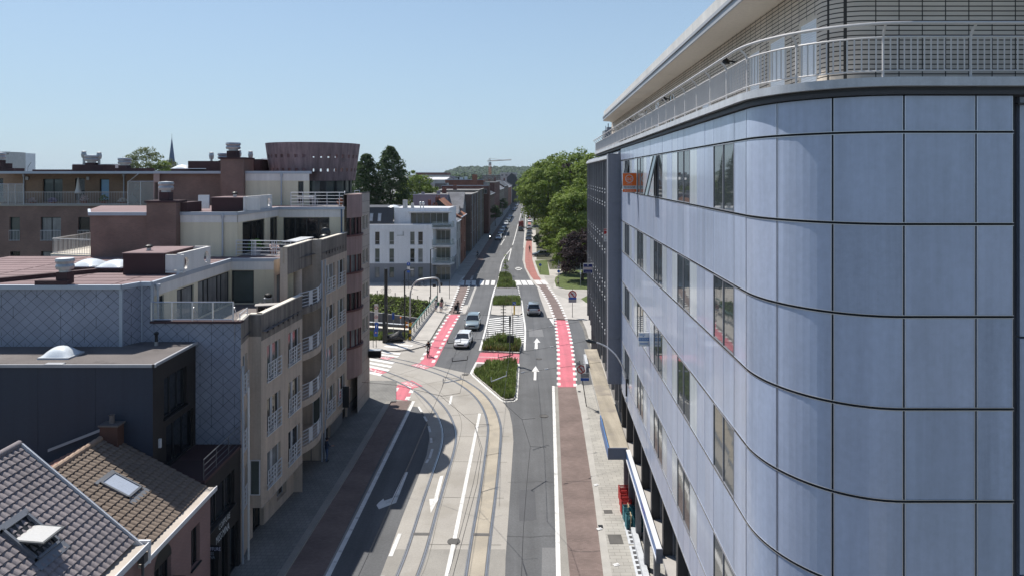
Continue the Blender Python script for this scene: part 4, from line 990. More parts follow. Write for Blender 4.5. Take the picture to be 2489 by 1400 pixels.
for s in ((.0,.85),(2.1,3.1),(4.3,7.2),(8.7,11.5),(12.7,13.4)):
    A_, B_ = v2(gA), v2(gB); u = (B_-A_).normalized(); n = Vector((u.y,-u.x)); p = A_+u*s[0]+n*.004; mb.ob(V(*p,.1), V(u.x,u.y,0)*(s[1]-s[0]), V(n.x,n.y,0)*.04, (0,0,.9))
mb.build('plinth', plinth, AB)
# downpipes on the street front
def downpipe(p, z0, z1, parent=AB, r=.06, mat=None, hopper=True):
    mb = MB(); p = V(p[0],p[1],0); mb.tube([p+V(0,0,z0), p+V(0,0,z1)], r, 8)
    if hopper: mb.lathe([(r,-.35),(r*2.1,-.12),(r*2.1,0),(0,0)], p+V(0,0,z1), 8)
    for k in range(int((z1-z0)/2.4)+1): mb.lathe([(r*1.25,0),(r*1.25,.07)], p+V(0,0,z0+.3+k*2.4), 8)
    return mb.build('downpipe', mat or zinc, parent)
downpipe((-13.78,34.95), 0, 10.2, hopper=False); downpipe((-13.62,35.3), 0, 9.0, hopper=False, mat=render_pale); downpipe((-13.18,47.35), 0, 14.0, hopper=False); downpipe((-13.1,47.9), 0, 14.0, hopper=False, r=.05)
# oriel
def orl(n=12, out=.75, d0=53.6, d1=57.0): return [(-12.96+.06*t+out*math.sin(PI*t)**.8, d0+(d1-d0)*t) for t in [i/n for i in range(n+1)]]
P_ = orl(); mb = MB(); lv = [3.9]
for f in FLO[1:5]: lv += [f+.75, f+2.1]
lv += [18.40]
for i in range(0, len(lv)-1):
    if i % 2 == 0:
        for p, q in zip(P_, P_[1:]): mb.face([V(*p,lv[i]), V(*q,lv[i]), V(*q,lv[i+1]), V(*p,lv[i+1])])
        for z in (lv[i], lv[i+1]): mb.poly([V(*p,z) for p in P_]+[V(-13.2,57,z), V(-13.2,53.6,z)])
mb.build('oriel', purple, AB, smooth=False)
Q_ = orl(12, .62)
for f in FLO[1:5]:
    mb = MB()
    for i in range(1,12,2):
        p = V(*Q_[i],0); mb.box((p.x,p.y,f+1.42), (.10,.12,1.36))
    wf = mb.build('window', maroon_frame, AB); g = MB()
    for p, q in zip(Q_, Q_[1:]): g.face([V(p[0]-.05,p[1],f+.75), V(q[0]-.05,q[1],f+.75), V(q[0]-.05,q[1],f+2.1), V(p[0]-.05,p[1],f+2.1)])
    g.build('pane', random.choice([glass_curtain, glass_dark]), wf)
    mb = MB(); S_ = orl(12, .86, 53.5, 57.1); mb.prism(S_+[(-13.1,57.1),(-13.1,53.5)], f+.62, f+.76); mb.build('sill', maroon_frame, AB)
# corner
facade(c1, c2, 0, 18.35, [(1.5,2.3),(2.6,3.4)], FLO[1:5], conc_grey, hole=(.75,2.0), frame=cap_white, rails=False, dep=.15, sillm=.05)
mb = MB(); wall(mb, c2, (-22,66), 0, 18.35); wall(mb, (-22,66), (-60,67), 0, 17.0); mb.build('rear_wall', conc_grey, AB)
# ---- slate clad end walls
s0_, s1_, s2_, s3_ = (-34,34.0), (X(296,34.0),34.0), (X(344,35.0),35.0), a0
mb = MB(); wall(mb, s0_, s1_, 8, 14.38); wall(mb, s1_, s2_, 8, 14.38); wall(mb, s2_, (-18.45,35.0), 8, 14.38); wall(mb, (-18.45,35.0), s3_, 4, 12.42); mb.build('slate_cladding', slate, AB)
mb = MB(); mb.ob((s1_[0]-.12,33.97,11), (.16,0,0), (0,.1,0), (0,0,3.4)); mb.ob((-18.99,34.96,11), (.07,0,0), (0,.06,0), (0,0,3.4)); mb.ob((-18.5,34.96,12.4), (.14,0,0), (0,.08,0), (0,0,2.0)); mb.build('corner_trim', zinc, AB)
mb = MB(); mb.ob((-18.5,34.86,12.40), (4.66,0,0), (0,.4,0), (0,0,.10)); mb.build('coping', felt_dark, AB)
# ---- roofs
RA = [(-34,33.9),(s1_[0]+.03,33.9),(s2_[0],34.9),(-18.4,34.9),(-18.37,44.7),(-14.6,44.7),(-14.6,46.2),(-34,46.2)]
def roof(poly, z, edge_mat, skip=(), nm='roof', rim=.14, top=felt):
    mb = MB(); mb.poly([V(x,y,z) for x, y in poly]); r = mb.build(nm, top, AB)
    mb = MB()
    for i in range(len(poly)):
        if i in skip: continue
        A_, B_ = v2(poly[i]), v2(poly[(i+1) % len(poly)]); u = (B_-A_).normalized(); n = Vector((u.y,-u.x))
        mb.ob(V(*(A_+n*.05),z-.16), V(*(B_-A_),0), V(n.x,n.y,0)*-.16, V(0,0,.16+.06))
    mb.build('roof_edge', edge_mat, AB); return r
roof(RA, 14.45, zinc, (5,6,7))
mb = MB(); mb.poly([V(-18.4,35,11.5), V(-13.9,35,11.5), V(-14.1,37,11.5), V(-13.3,37,11.5), V(-13.1,43,11.5), V(-14.4,43,11.5), V(-14.4,44.7,11.5), V(-18.4,44.7,11.5)]); mb.build('terrace_floor', deck_tile, AB)
mb = MB()
for k in range(11): mb.bx(-33.5, -19.3+(.8 if k > 1 else 0), 34.6+k*1.02, 34.66+k*1.02, 14.452, 14.462)
for x in (-28.5,-23.4,-20.2): mb.bx(x, x+.06, 34.2, 45.8, 14.4525, 14.4645)
mb.build('felt_lap', M('felt_lap', (.15,.10,.10), .9), AB)
def wall2(A, B, z0, zs, z1, holes, wins=None, gm=None, fm=None, low=None, up=None, mulls=None):
    mb = MB(); wall(mb, A, B, z0, zs, holes, .15); mb.build('penthouse_wall', low or render_beige, AB)
    mb = MB(); A_, B_ = v2(A), v2(B); u = (B_-A_).normalized(); n = Vector((u.y,-u.x)); e = A_+n*.03, B_+n*.03
    wall(mb, e[0], e[1], zs, z1); mb.face([V(*e[0],zs), V(*e[1],zs), V(*B_,zs), V(*A_,zs)]); mb.build('fascia', up or render_pale, AB)
    for i, h in enumerate(holes): win(AB, A, B, h, .13, fm or black_paint, (gm or [glass_dark])[i % len(gm or [1])], .08, (mulls or [(.5,)])[i % len(mulls or [1])], name='window')
wall2((-18.4,35), (-18.4,44.7), 11.5, 13.75, 14.40, [(.6,1.1,11.6,13.65),(2.5,4.5,11.6,13.65),(5.0,9.5,11.6,13.7)], gm=[glass_dark, glass_curtain, glass_curtain], mulls=[(), (.35,), (.2,.33,.62,.75)])
wall2((-18.4,44.7), (-14.3,44.7), 11.5, 13.75, 14.40, [(.05,1.5,11.6,13.70)], gm=[glass_green], mulls=[()])
mb = MB(); mb.face([V(-18.1,44.72,11.62), V(-17.75,44.72,11.62), V(-17.75,44.72,13.6), V(-18.1,44.72,13.6)]); 
# tier B
wall2((-22.6,46.0), (-18.5,46.0), 14.45, 16.75, 17.35, [])
wall2((-18.5,46.0), (-18.2,53.3), 14.45, 16.75, 17.35, [(.8,4.6,14.5,16.7),(5.6,7.1,14.5,16.7)], gm=[glass_dark, glass_dark], mulls=[(.45,.72), (.5,)])
wall2((-18.2,53.3), (-13.1,53.3), 14.45, 16.65, 17.35, [(.35,3.95,14.5,16.62)], gm=[glass_dark], mulls=[(.25,.5,.76)])
mb = MB(); mb.poly([V(-18.5,46,14.47), V(-14.5,46,14.47), V(-14.5,44.8,14.47), V(-14.0,44.8,14.47), V(-13.6,47.6,14.47), V(-13.2,47.6,14.47), V(-13,53.3,14.47), V(-18.2,53.3,14.47)]); mb.build('terrace_floor', deck_tile, AB)
RB = [(X(216,45.6),45.6),(X(355,45.6),45.6),(-22.6,45.95),(-18.45,45.95),(-18.15,53.2),(-13.05,53.2),(-13.05,56.5),(-34,56.5),(-31,50)]
roof(RB, 17.4, zinc, (5,6,7))
mb = MB(); wall(mb, (X(220,45.7),45.7), (-22.6,45.7), 14.0, 17.3); wall(mb, (-31,58), (X(220,45.7),45.7), 14.0, 17.3); mb.build('brick_wall', brick_brown, AB)
# brick chimneys with dark caps and metal cowls
def cowl(c, r, h=.55, parent=AB, sq=True):
    mb = MB(); c = Vector(c)
    if sq:
        w = r*1.5; mb.box(c+V(0,0,.3), (w,w,.6))
        f = mb.build('vent_base', felt_dark, parent); top = .6
    else: f = parent; top = 0
    mb = MB(); mb.lathe([(r*.72,top),(r*.72,top+.12),(r*1.05,top+.14),(r*1.15,top+.3),(r*1.0,top+.42),(r*1.18,top+.55),(r*1.1,top+.68),(0,top+.72)], c, 14)
    mb.build('vent_cowl', galv, f)
def chimney(px0, px1, y, z0, ztop, depth, brick, parent=AB):
    x0, x1 = X(px0,y), X(px1,y); mb = MB(); mb.bx(x0, x1, y, y+depth, z0, ztop); o = mb.build('chimney', brick, parent)
    mb = MB(); mb.bx(x0-.1, x1+.06, y-.08, y+depth+.1, ztop, ztop+.14); mb.build('chimney_cap', felt_dark, o); return o
ch = chimney(356, 428, 45.4, 14.3, 18.1, 1.3, brick_brown); cowl((X(404,45.9),45.9,18.2), .42)
mb = MB(); mb.bx(X(428,46),X(454,46),46.0,48.2,17.4,18.1); mb.build('roof_box', felt_dark, AB)
# tier C
CW = 56.8
wall2((X(593,CW),CW), (X(752,CW),CW), 17.4, 19.45, 20.1, [(4.5,4.95,17.6,19.4)], gm=[glass_dark])
mb = MB(); wall(mb, (X(386,58.2),58.2), (X(540,58.2),58.2), 17.3, 20.15); mb.build('brick_wall', brick_brown, AB)
mb = MB(); wall(mb, (X(373,57.9),57.9), (X(388,57.9),57.9), 17.3, 20.2, [(.08,.38,17.6,19.3)], .1); wall(mb, (X(373,57.9),64), (X(373,57.9),57.9), 17.3, 20.2); mb.build('pilaster', M('pink_render', (.40,.30,.27), .85, var=.1), AB)
RC = [(-47.5,61.9),(X(325,61.9),61.9),(X(373,57.8),61.9),(X(373,57.8),57.8),(X(535,57.8),57.8),(X(593,57.8),56.75),(X(757,56.75),56.75),(X(757,56.75),58),(-15,66),(-47.5,66.5)]
roof(RC, 20.2, zinc, (6,7,8,9))
chimney(536, 592, 56.4, 17.4, 21.25, 2.2, brick_brown); cowl((X(567,57.2),57.2,21.35), .52)
for q in ((X(457,60),X(533,60),60,63,20.2,21.15),(X(594,60),X(638,60),59.5,63,20.2,21.3)): mb = MB(); mb.bx(*q); mb.build('roof_box', felt_dark, AB)
# drum (water tower like crown) with two rows of square holes
DC = V(X(762,62.5),62.5,0); RT, RBm, ZT, ZB = 4.17, 3.72, 22.75, 19.42
def drum_r(z): return RBm+(RT-RBm)*((z-ZB)/(ZT-ZB))
mb = MB(); NH = 36; th = .32
zl = [ZB,20.22,20.52,21.42,21.72,ZT]
for j in range(NH):
    for sub, (f0, f1) in enumerate(((0,.28),(.28,.72),(.72,1))):
        t0, t1 = 2*PI*(j+f0)/NH, 2*PI*(j+f1)/NH
        for k in range(5):
            if sub == 1 and k in (1,3): continue
            def q(t, z, d): r = drum_r(z)-d; return DC+V(r*math.cos(t), r*math.sin(t), z)
            z0, z1 = zl[k], zl[k+1]
            for d in (0, th): mb.face([q(t0,z0,d), q(t1,z0,d), q(t1,z1,d), q(t0,z1,d)])
            if k == 4: mb.face([q(t0,z1,0), q(t1,z1,0), q(t1,z1,th), q(t0,z1,th)])
            if k == 0: mb.face([q(t0,z0,0), q(t1,z0,0), q(t1,z0,th), q(t0,z0,th)])
            if sub == 1:
                if k in (0,2): mb.face([q(t0,z1,0), q(t1,z1,0), q(t1,z1,th), q(t0,z1,th)])
                if k in (2,4): mb.face([q(t0,z0,0), q(t1,z0,0), q(t1,z0,th), q(t0,z0,th)])
            elif k in (1,3):
                t = t1 if sub == 0 else t0; mb.face([q(t,z0,0), q(t,z1,0), q(t,z1,th), q(t,z0,th)])
mb.build('drum', drum_mat, AB)
mb = MB(); mb.lathe([(0,ZB),(RBm,ZB)], DC, 48); mb.build('drum_soffit', drum_mat, AB)
mb = MB(); mb.lathe([(0,20.15),(RBm-.2,20.15)], DC, 48); mb.build('drum_roof', cap_white, AB)
mb = MB(); mb.lathe([(3.35,17.4),(3.35,ZB)], DC, 40); mb.build('drum_glazing', glass_green, AB)
for k in range(18):
    t = 2*PI*k/18; mb = MB(); mb.box(DC+V(3.38*math.cos(t),3.38*math.sin(t),18.42), (.12,.16 if k % 3 else .5,2.04), t); mb.build('drum_mullion', black_paint, AB)
mb = MB(); mb.poly([V(-18.5,56.8,17.42), V(-13,53.2,17.42), V(-12.9,57,17.42), V(-12.8,61,17.42), V(-16,64,17.42), V(-22,64,17.42), V(-22,57,17.42)]); mb.build('terrace_floor', deck_tile, AB)
coping([(-12.95,53.6),(-12.9,57),c2], 18.36, .3, conc_dirty)
# ---- roof furniture of tiers A and B
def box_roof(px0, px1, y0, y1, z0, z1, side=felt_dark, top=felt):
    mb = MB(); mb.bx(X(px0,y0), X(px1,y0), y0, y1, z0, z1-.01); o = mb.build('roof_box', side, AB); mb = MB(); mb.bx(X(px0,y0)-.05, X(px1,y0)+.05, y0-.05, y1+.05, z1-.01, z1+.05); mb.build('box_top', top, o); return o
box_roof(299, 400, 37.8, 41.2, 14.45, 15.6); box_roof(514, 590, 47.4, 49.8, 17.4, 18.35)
mb = MB(); mb.ob((X(403,37.8),37.75,14.7), (1.0,0,0), (0,.14,0), (0,0,.85)); mb.ob((X(403,37.8),37.75,14.55), (1.0,0,0), (0,.3,0), (0,0,.12))
mb.build('roof_screen', render_pale, AB)
def holed(A, B, z0, z1, th, circ, mat):
    """screen wall with round through-holes"""
    A, B = v2(A), v2(B); u = (B-A).normalized(); n = Vector((u.y,-u.x)); L_ = (B-A).length
    bm = bmesh.new(); loops = []
    rect = [(0,z0),(L_,z0),(L_,z1),(0,z1)]
    cs = [[(s+r*math.cos(2*PI*k/20), z+r*math.sin(2*PI*k/20)) for k in range(20)] for s, z, r in circ]
    mb = MB()
    for d in (0, th):
        bm = bmesh.new(); ed = []
        for lp in [rect]+cs:
            vs = [bm.verts.new((*(A+u*s-n*d), z)) for s, z in lp]; ed += [bm.edges.new((vs[i], vs[(i+1) % len(vs)])) for i in range(len(vs))]
        bmesh.ops.triangle_fill(bm, use_beauty=True, edges=ed)
        for f in bm.faces: mb.face([v.co.copy() for v in f.verts])
        bm.free()
    for lp in [rect]+cs:
        for i in range(len(lp)):
            (s, z), (s2, z2_) = lp[i], lp[(i+1) % len(lp)]
            mb.face([V(*(A+u*s),z), V(*(A+u*s2),z2_), V(*(A+u*s2-n*th),z2_), V(*(A+u*s-n*th),z)])
    return mb.build('roof_screen', mat, AB)
holed((-18.38,37.75), (-18.36,41.6), 14.35, 15.62, .16, [(.75,15.0,.33),(3.3,15.05,.33)], render_pale)
mb = MB(); mb.ob((-19.3,41.5,15.5), (.95,0,0), (0,.14,0), (0,0,.12)); mb.build('roof_screen', render_pale, AB)
mb = MB(); mb.ob((X(593,47.4),47.4,17.5), (1.1,0,0), (0,.14,0), (0,0,.9)); mb.build('roof_screen', render_pale, AB)
holed((-18.46,47.3), (-18.27,52.0), 17.3, 18.45, .16, [(.8,17.9,.3),(4.1,17.9,.3)], render_pale)
for nm, px, y, z in (('near', 352, 39.0, 15.62), ('far', 561, 48.2, 18.4)):
    mb = MB(); c = V(X(px+10,y),y,z); mb.lathe([(.12,0),(.12,.18)], c, 10); mb.lathe([(.06,.18),(.2,.2),(.2,.3),(.1,.36),(0,.36)], c, 10, 1); mb.build('roof_vent', [galv, black], AB)
def dome(px0, px1, y, z, dy, parent=None):
    x0, x1 = X(px0,y), X(px1,y); cx, w = (x0+x1)/2, (x1-x0)
    mb = MB(); mb.bx(x0, x1, y, y+dy, z, z+.22); o = mb.build('skylight', felt_dark, AB)
    mb = MB(); n = 8; g = [[V(x0+w*i/n, y+dy*j/n, z+.26+.34*(1-(2*i/n-1)**2)**.6*(1-(2*j/n-1)**2)**.6) for i in range(n+1)] for j in range(n+1)]
    for j in range(n):
        for i in range(n): mb.face([g[j][i], g[j][i+1], g[j+1][i+1], g[j+1][i]])
    mb.bx(x0-.04, x1+.04, y-.04, y+dy+.04, z+.2, z+.26)
    mb.build('dome', dome_mat, o, smooth=True); return o
dome(171, 228, 39.0, 14.5, 1.5); dome(233, 297, 38.6, 14.5, 1.5); dome(416, 458, 60, 20.25, 1.3); dome(460, 500, 60, 20.25, 1.3)
cowl((X(158,34.35),34.35,14.5), .37)
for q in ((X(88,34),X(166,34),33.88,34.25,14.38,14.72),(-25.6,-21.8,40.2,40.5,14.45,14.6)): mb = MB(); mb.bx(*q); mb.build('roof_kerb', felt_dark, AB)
mb = MB(); mb.ob(V(X(-30,35),35,14.45), (3.6,4.2,0), (.3,-.25,0), (0,0,.22)); mb.build('roof_kerb', felt_dark, AB)
# opened white roof hatch
mb = MB(); p = V(X(478,48.5),48.5,17.55); mb.ob(p+V(.1,0,0), (.78,0,0), (0,.12,0), (-.25,.55,.95)); mb.build('roof_hatch', slab_white, AB)
# vents and pipes on the highest roofs
for px, z in ((223,21.0),(303,20.75),(545,21.2)): cowl((X(px,63),63,z-.55), .5)
for px, zt in ((204,22.1),(241,22.0),(514,22.0),(581,22.2),(609,22.1)):
    c = V(X(px,63.3),63.3,20.2); mb = MB(); mb.tube([c, c+V(0,0,zt-20.2-.6)], .11, 8); mb.lathe([(.19,zt-20.8),(.24,zt-20.5),(.19,zt-20.25),(.22,zt-20.2),(0,zt-20.15)], c, 8); mb.build('flue', galv, AB)
for q in ((182,257,64.5,20.2,20.85),(286,355,64.5,20.2,20.55),(86,176,64,20.2,20.42),(-10,41,64,20.2,20.55),(-6,13,63.9,20.55,21.0)): mb = MB(); mb.bx(X(q[0],63),X(q[1],63),62.6+(.1 if q[3] > 20.3 else 0),q[2],q[3],q[4]); mb.build('roof_box', felt_dark, AB)
cowl((X(2,63),63,20.7), .35); mb = MB(); mb.bx(X(176,64.8),X(278,64.8),64.8,65.8,20.2,20.95); mb.build('roof_box', render_pale, AB)
# downpipes of penthouses
downpipe((X(683,44.62),44.62), 11.5, 14.3); downpipe((X(541,45.92),45.92), 14.5, 17.3); downpipe((X(684,56.7),56.7), 17.4, 20.05); downpipe((-18.25,35.2), 11.5, 14.35); downpipe((X(830,53.2),53.2), 14.5, 17.3, mat=M('pipe_blue', (.07,.11,.18), .5), hopper=False)
# ---- terrace railings
gl = MB(); gx0, gx1 = X(370,35), X(568,35)
fr_ = MB(); fr_.tube([V(gx0,34.95,13.47), V(gx1,34.95,13.47)], .03, 6); fr_.tube([V(gx0,34.95,12.58), V(gx1,34.95,12.58)], .03, 6)
for k in range(5):
    x = gx0+(gx1-gx0)*k/4; fr_.ob((x-.035,34.92,12.52), (.07,0,0), (0,.05,0), (0,0,.95))
    if k in (2,4): fr_.tube([V(x+.03,35.0,13.2), V(x+.08,35.4,12.5)], .025, 5)
r_ = fr_.build('glass_balustrade', alu, AB)
for k in range(4):
    x = gx0+(gx1-gx0)*k/4; g = MB(); g.face([V(x+.05,34.95,12.6), V(x+.98*(gx1-gx0)/4,34.95,12.6), V(x+.98*(gx1-gx0)/4,34.95,13.45), V(x+.05,34.95,13.45)]); g.build('glass_pane', glass_clear, r_)
mb = MB(); A_ = V(X(583,35.1),35.1,11.75); B_ = V(X(601,36.7),36.7,11.75)
for p in (A_, B_): mb.tube([p, p+V(0,0,1.1)], .025, 5)
for k in range(6): mb.tube([A_+V(0,0,.05+k*.21), B_+V(0,0,.05+k*.21)], .018, 5)
mb.face([A_+V(.02,0,.05), B_+V(.02,0,.05), B_+V(.02,0,.75), A_+V(.02,0,.75)]); mb.build('terrace_railing', white_metal, AB)
def hrail(A, B, h, posts, rails=5, mat=white_metal, nm='terrace_railing'):
    mb = MB(); A, B = Vector(A), Vector(B)
    for k in range(rails): mb.tube([A.lerp(B,0)+V(0,0,.08+(h-.08)*k/(rails-1)), B+V(0,0,.08+(h-.08)*k/(rails-1))], .022 if k < rails-1 else .032, 5)
    for t in posts: p = A.lerp(B,t); mb.tube([p, p+V(0,0,h)], .03, 5)
    return mb.build(nm, mat, AB)
hrail((X(574,45.9),45.9,14.55), (-14.75,45.5,14.55), 1.0, (0,.29,.33,.36,.66,.70,.74,1)); hrail((-14.75,45.5,14.55), (-14.3,45.2,14.55), 1.0, (1,))
hrail((X(707,54.2),54.2,17.45), (X(838,54.2),54.2,17.45), 1.1, (0,.22,.45,.67,.9,1), 5); hrail((X(838,54.2),54.2,17.45), (X(838,58),58,17.45), 1.1, (1,))
hrail((X(862,57.5),57.5,17.45), (X(874,58.5),58.5,17.45), 1.15, (0,1), 3)
# ---- rear brick wing
RW = thing('apartment_building', 'brown brick rear wing with long roof terrace behind white bar railing at the upper left', 'building', (-35,62,0))
def rwin(A, B, h, gm, rail=True):
    win(RW, A, B, h, .2, black_paint, gm, .07, (.5,) if h[1]-h[0] > 1.1 else (), name='window')
    if rail:
        A2, B2 = v2(A), v2(B); u = (B2-A2).normalized(); mb = MB(); p = A2+u*h[0]; rail_bars(mb, [V(p.x,p.y-.05,h[2]), V(p.x+u.x*(h[1]-h[0]),p.y-.05+u.y*(h[1]-h[0]),h[2])], .95, .13, .014, .022); mb.build('window_railing', white_metal, RW)
A_, B_ = (-52,62.0), (X(365,62),62.0)
s = lambda px: X(px,62)+52
hs = [(s(23),s(48),13.95,16.1),(s(99),s(148),13.95,16.1),(s(190),s(218),13.95,16.1),(s(25),s(49),11.0,13.0),(s(100),s(150),11.0,13.0),(s(-50),s(-20),13.95,16.1)]
mb = MB(); wall(mb, A_, B_, 0, 17.15, hs, .2); mb.build('wall', brick_brown, RW)
for i, h in enumerate(hs): rwin(A_, B_, h, [glass_green, glass_curtain, glass_dark, glass_dark, glass_curtain, glass_dark][i])
A2_, B2_ = (-52,64.4), (X(375,64.4),64.4)
s = lambda px: X(px,64.4)+52
hs = [(s(104),s(152),17.4,19.55),(s(182),s(206),17.5,19.6),(s(242),s(265),17.5,19.55),(s(-12),s(8),17.5,19.6)]
mb = MB(); wall(mb, A2_, B2_, 17.2, 20.1, hs, .2); mb.build('wall', brick_tan, RW)
for i, h in enumerate(hs): rwin(A2_, B2_, h, [glass_green, glass_dark, M('blind_blue', (.25,.45,.65), .4), glass_dark][i], False)
mb = MB(); mb.poly([V(-52,61.8,17.2), V(X(372,61.8),61.8,17.2), V(X(372,61.8),65,17.2), V(-52,65,17.2)]); mb.bx(-52, X(365,61.9), 61.85, 62.2, 17.1, 17.28); mb.build('terrace_floor', kerb_stone, RW)
mb = MB(); rail_bars(mb, [V(-52,61.9,17.25), V(X(310,61.9),61.9,17.25)], 1.12, .145, .016, .03); mb.build('terrace_railing', M('rail_pinkish', (.50,.47,.45), .5), RW)
g = MB(); g.face([V(X(311,61.5),61.5,17.3), V(X(374,61.5),61.5,17.3), V(X(374,61.5),61.5,19.3), V(X(311,61.5),61.5,19.3)]); 
f = MB(); 
for px in (311,342,374): f.tube([V(X(px,61.5),61.5,17.2), V(X(px,61.5),61.5,19.35)], .03, 5)
f.tube([V(X(311,61.5),61.5,19.35), V(X(374,61.5),61.5,19.35)], .03, 5); f.tube([V(X(315,61.5),61.5,19.4), V(X(365,61.5),59.5,20.0)], .04, 5)
fo = f.build('glass_screen', alu, RW); g.build('glass_pane', glass_clear, fo)
g = MB(); g.face([V(X(-10,61.8),61.8,17.4), V(X(57,61.8),61.8,17.4), V(X(57,61.8),61.8,19.05), V(X(-10,61.8),61.8,19.05)]); f = MB(); f.tube([V(X(-8,61.8),61.8,19.1), V(X(57,61.8),61.8,19.1)], .025, 5)
for px in (-8,20,37,57): f.tube([V(X(px,61.8),61.8,17.2), V(X(px,61.8),61.8,19.1)], .025, 5)
fo = f.build('glass_screen', alu, RW); g.build('glass_pane', glass_clear, fo)
downpipe((X(58,64.3),64.3), 17.2, 20.0, RW); downpipe((X(301,64.3),64.3), 17.2, 20.0, RW)
for q in (66,214): mb = MB(); mb.box((X(q,64.3),64.3,19.6), (.25,.15,.3)); mb.build('wall_lamp', slab_white, RW)
# balcony with bars between the wings
mb = MB(); p0, p1, p2 = at(128,584,50), at(220,583,47.5), at(218,575,54)
rail_bars(mb, [V(p0.x,50,14.2), V(X(222,49),49,14.2)], 1.1, .15, .02, .035); rail_bars(mb, [V(p0.x,50,14.2), V(X(222,55),55,14.2)], 1.1, .15, .02, .035); o = mb.build('balcony_railing', cream_metal, RW)
mb = MB(); mb.prism([(p0.x-.1,49.9),(X(224,48.9),48.9),(X(224,56),56)], 13.95, 14.18); mb.build('balcony_slab', cap_white, RW)
# ---- things standing on the terraces
def plant(name, c, r, h, pot, leaf, lab, catg='plant', grp=None):
    t = thing(name, lab, catg, c, grp); mb = MB(); mb.lathe([(0,0),(r*.5,0),(r*.7,h*.35),(r*.62,h*.35)], c, 10); mb.build('pot', pot, t)
    mb = MB(); c = Vector(c)
    for k in range(70):
        a, e = random.uniform(0,2*PI), random.uniform(-.2,1.3); rr = r*random.uniform(.4,1); p = c+V(rr*math.cos(a)*math.cos(e), rr*math.sin(a)*math.cos(e), h*.45+h*.5*math.sin(e))
        d = V(random.uniform(-1,1), random.uniform(-1,1), random.uniform(-1,1)).normalized()*r*.28; e2 = d.orthogonal()*.7
        mb.face([p-d, p+e2*.5, p+d, p-e2*.5])
    mb.build('leaves', leaf, t); return t
for px, lab, lf in ((78,'pot of pale flowers behind the white bar railing, leftmost on the roof terrace', flower), (128,'pot of lilac flowers below the wide dark terrace door', M('lilac', (.25,.2,.35), .7)), (205,'tall pot of pink flowers and leaves beside the closed white parasol', flower), (252,'leafy green potted plant below the blue blind on the roof terrace', leaf_pot), (297,'white flower pot by the glass screen on the roof terrace', M('white_flower', (.7,.66,.6), .7))):
    plant('potted_plant', V(X(px,62.9),62.9,17.22), .42, .9 if px in (205,252) else .6, terra, lf, lab, 'potted plant', 'pots on the roof terrace')
t = thing('parasol', 'closed white parasol on the brick roof terrace', 'parasol', V(X(190,63.2),63.2,17.2)); c = V(X(190,63.2),63.2,17.2)
mb = MB(); mb.tube([c, c+V(0,0,2.5)], .025, 6); mb.lathe([(.25,0),(.25,.08),(0,.1)], c, 12); mb.build('pole', white_metal, t)
mb = MB(); mb.lathe([(.03,2.5),(.10,2.2),(.18,1.5),(.30,1.05),(.22,1.0)], c, 10); mb.build('canopy', M('parasol_cloth', (.62,.60,.56), .8), t)
def seat_(name, c, lab, catg, mat, rz=0, w=.45, h=.44, back=True):
    t = thing(name, lab, catg, c, local=True); t.rotation_euler = (0,0,rz); mb = MB(); mb.box((0,0,h), (w,w,.04)); mb.build('seat', mat, t)
    for sx in (-1,1):
        for sy in (-1,1): mb = MB(); mb.tube([V(sx*w*.44,sy*w*.44,0), V(sx*w*.44,sy*w*.44,h)], .02, 5); mb.build('leg', mat, t)
    if back: mb = MB(); mb.box((0,w*.47,h+.25), (w,.03,.3)); mb.build('backrest', mat, t)
    return t
def table_(c, lab, mat, w, d, rz=0, h=.72):
    t = thing('table', lab, 'table', c, local=True); t.rotation_euler = (0,0,rz); mb = MB(); mb.box((0,0,h), (w,d,.05)); mb.build('table_top', mat, t)
    for sx in (-1,1):
        for sy in (-1,1): mb = MB(); mb.tube([V(sx*w*.42,sy*d*.42,0), V(sx*w*.42,sy*d*.42,h)], .025, 5); mb.build('leg', mat, t)
    return t
seat_('stool', V(X(652,43.6),43.6,11.5), 'white stool with a black bag on it against the beige terrace wall', 'stool', slab_white, .2, .5, .62, False)
mb = MB(); mb.ball((0,0,.13), .26, .2, .16, 10, 6); o = mb.build('bag', black, org=(0,0,0)); o.location = (X(652,43.6),43.6,12.14); tag(o, 'crumpled black bag lying on the white terrace stool', 'bag')
mb = MB(); mb.ball((0,0,.25), .3, .3, .28, 10, 6); o = mb.build('bag', black, org=(0,0,0)); o.location = (X(634,42.6),42.6,11.5); tag(o, 'black sack on the terrace floor beside the white stool', 'bag')
table_(V(X(652,41.4),41.4,11.5), 'low grey folding table behind the near concrete parapet', M('grey_wood', (.33,.31,.29), .7), 1.5, .7, .3, .62)
table_(V(X(726,49.5),49.5,14.47), 'long white table top on the middle terrace behind the parapet', slab_white, 1.0, 3.6, -.05, .80)
t = thing('barbecue', 'round black kettle barbecue behind the middle parapet', 'barbecue', V(X(790,51.5),51.5,14.47)); c = V(X(790,51.5),51.5,14.47)
mb = MB(); mb.ball(c+V(0,0,.8), .42, .42, .24, 14, 8); mb.build('bowl', black_paint, t, smooth=True); mb = MB(); mb.ball(c+V(0,.1,1.1), .4, .12, .4, 14, 8); mb.build('lid', black_paint, t, smooth=True)
for a in (0,2.1,4.2): mb = MB(); mb.tube([c+V(.4*math.cos(a),.4*math.sin(a),0), c+V(.2*math.cos(a),.2*math.sin(a),.7)], .02, 5); mb.build('leg', alu_matt, t)
plant('planter', V(X(622,47.2),47.2,14.47), .55, 1.1, zinc, leaf_pot, 'bright green leafy planter behind the horizontal bar railing of the middle terrace', 'planter')
plant('planter', V(X(664,47.6),47.6,14.47), .4, .7, terra, flower, 'terracotta flower planter behind the middle terrace railing', 'planter')
seat_('chair', V(X(586,47.0),47.0,14.47), 'black chair at the left end of the middle terrace railing', 'chair', black_paint, .4, .5, .45)
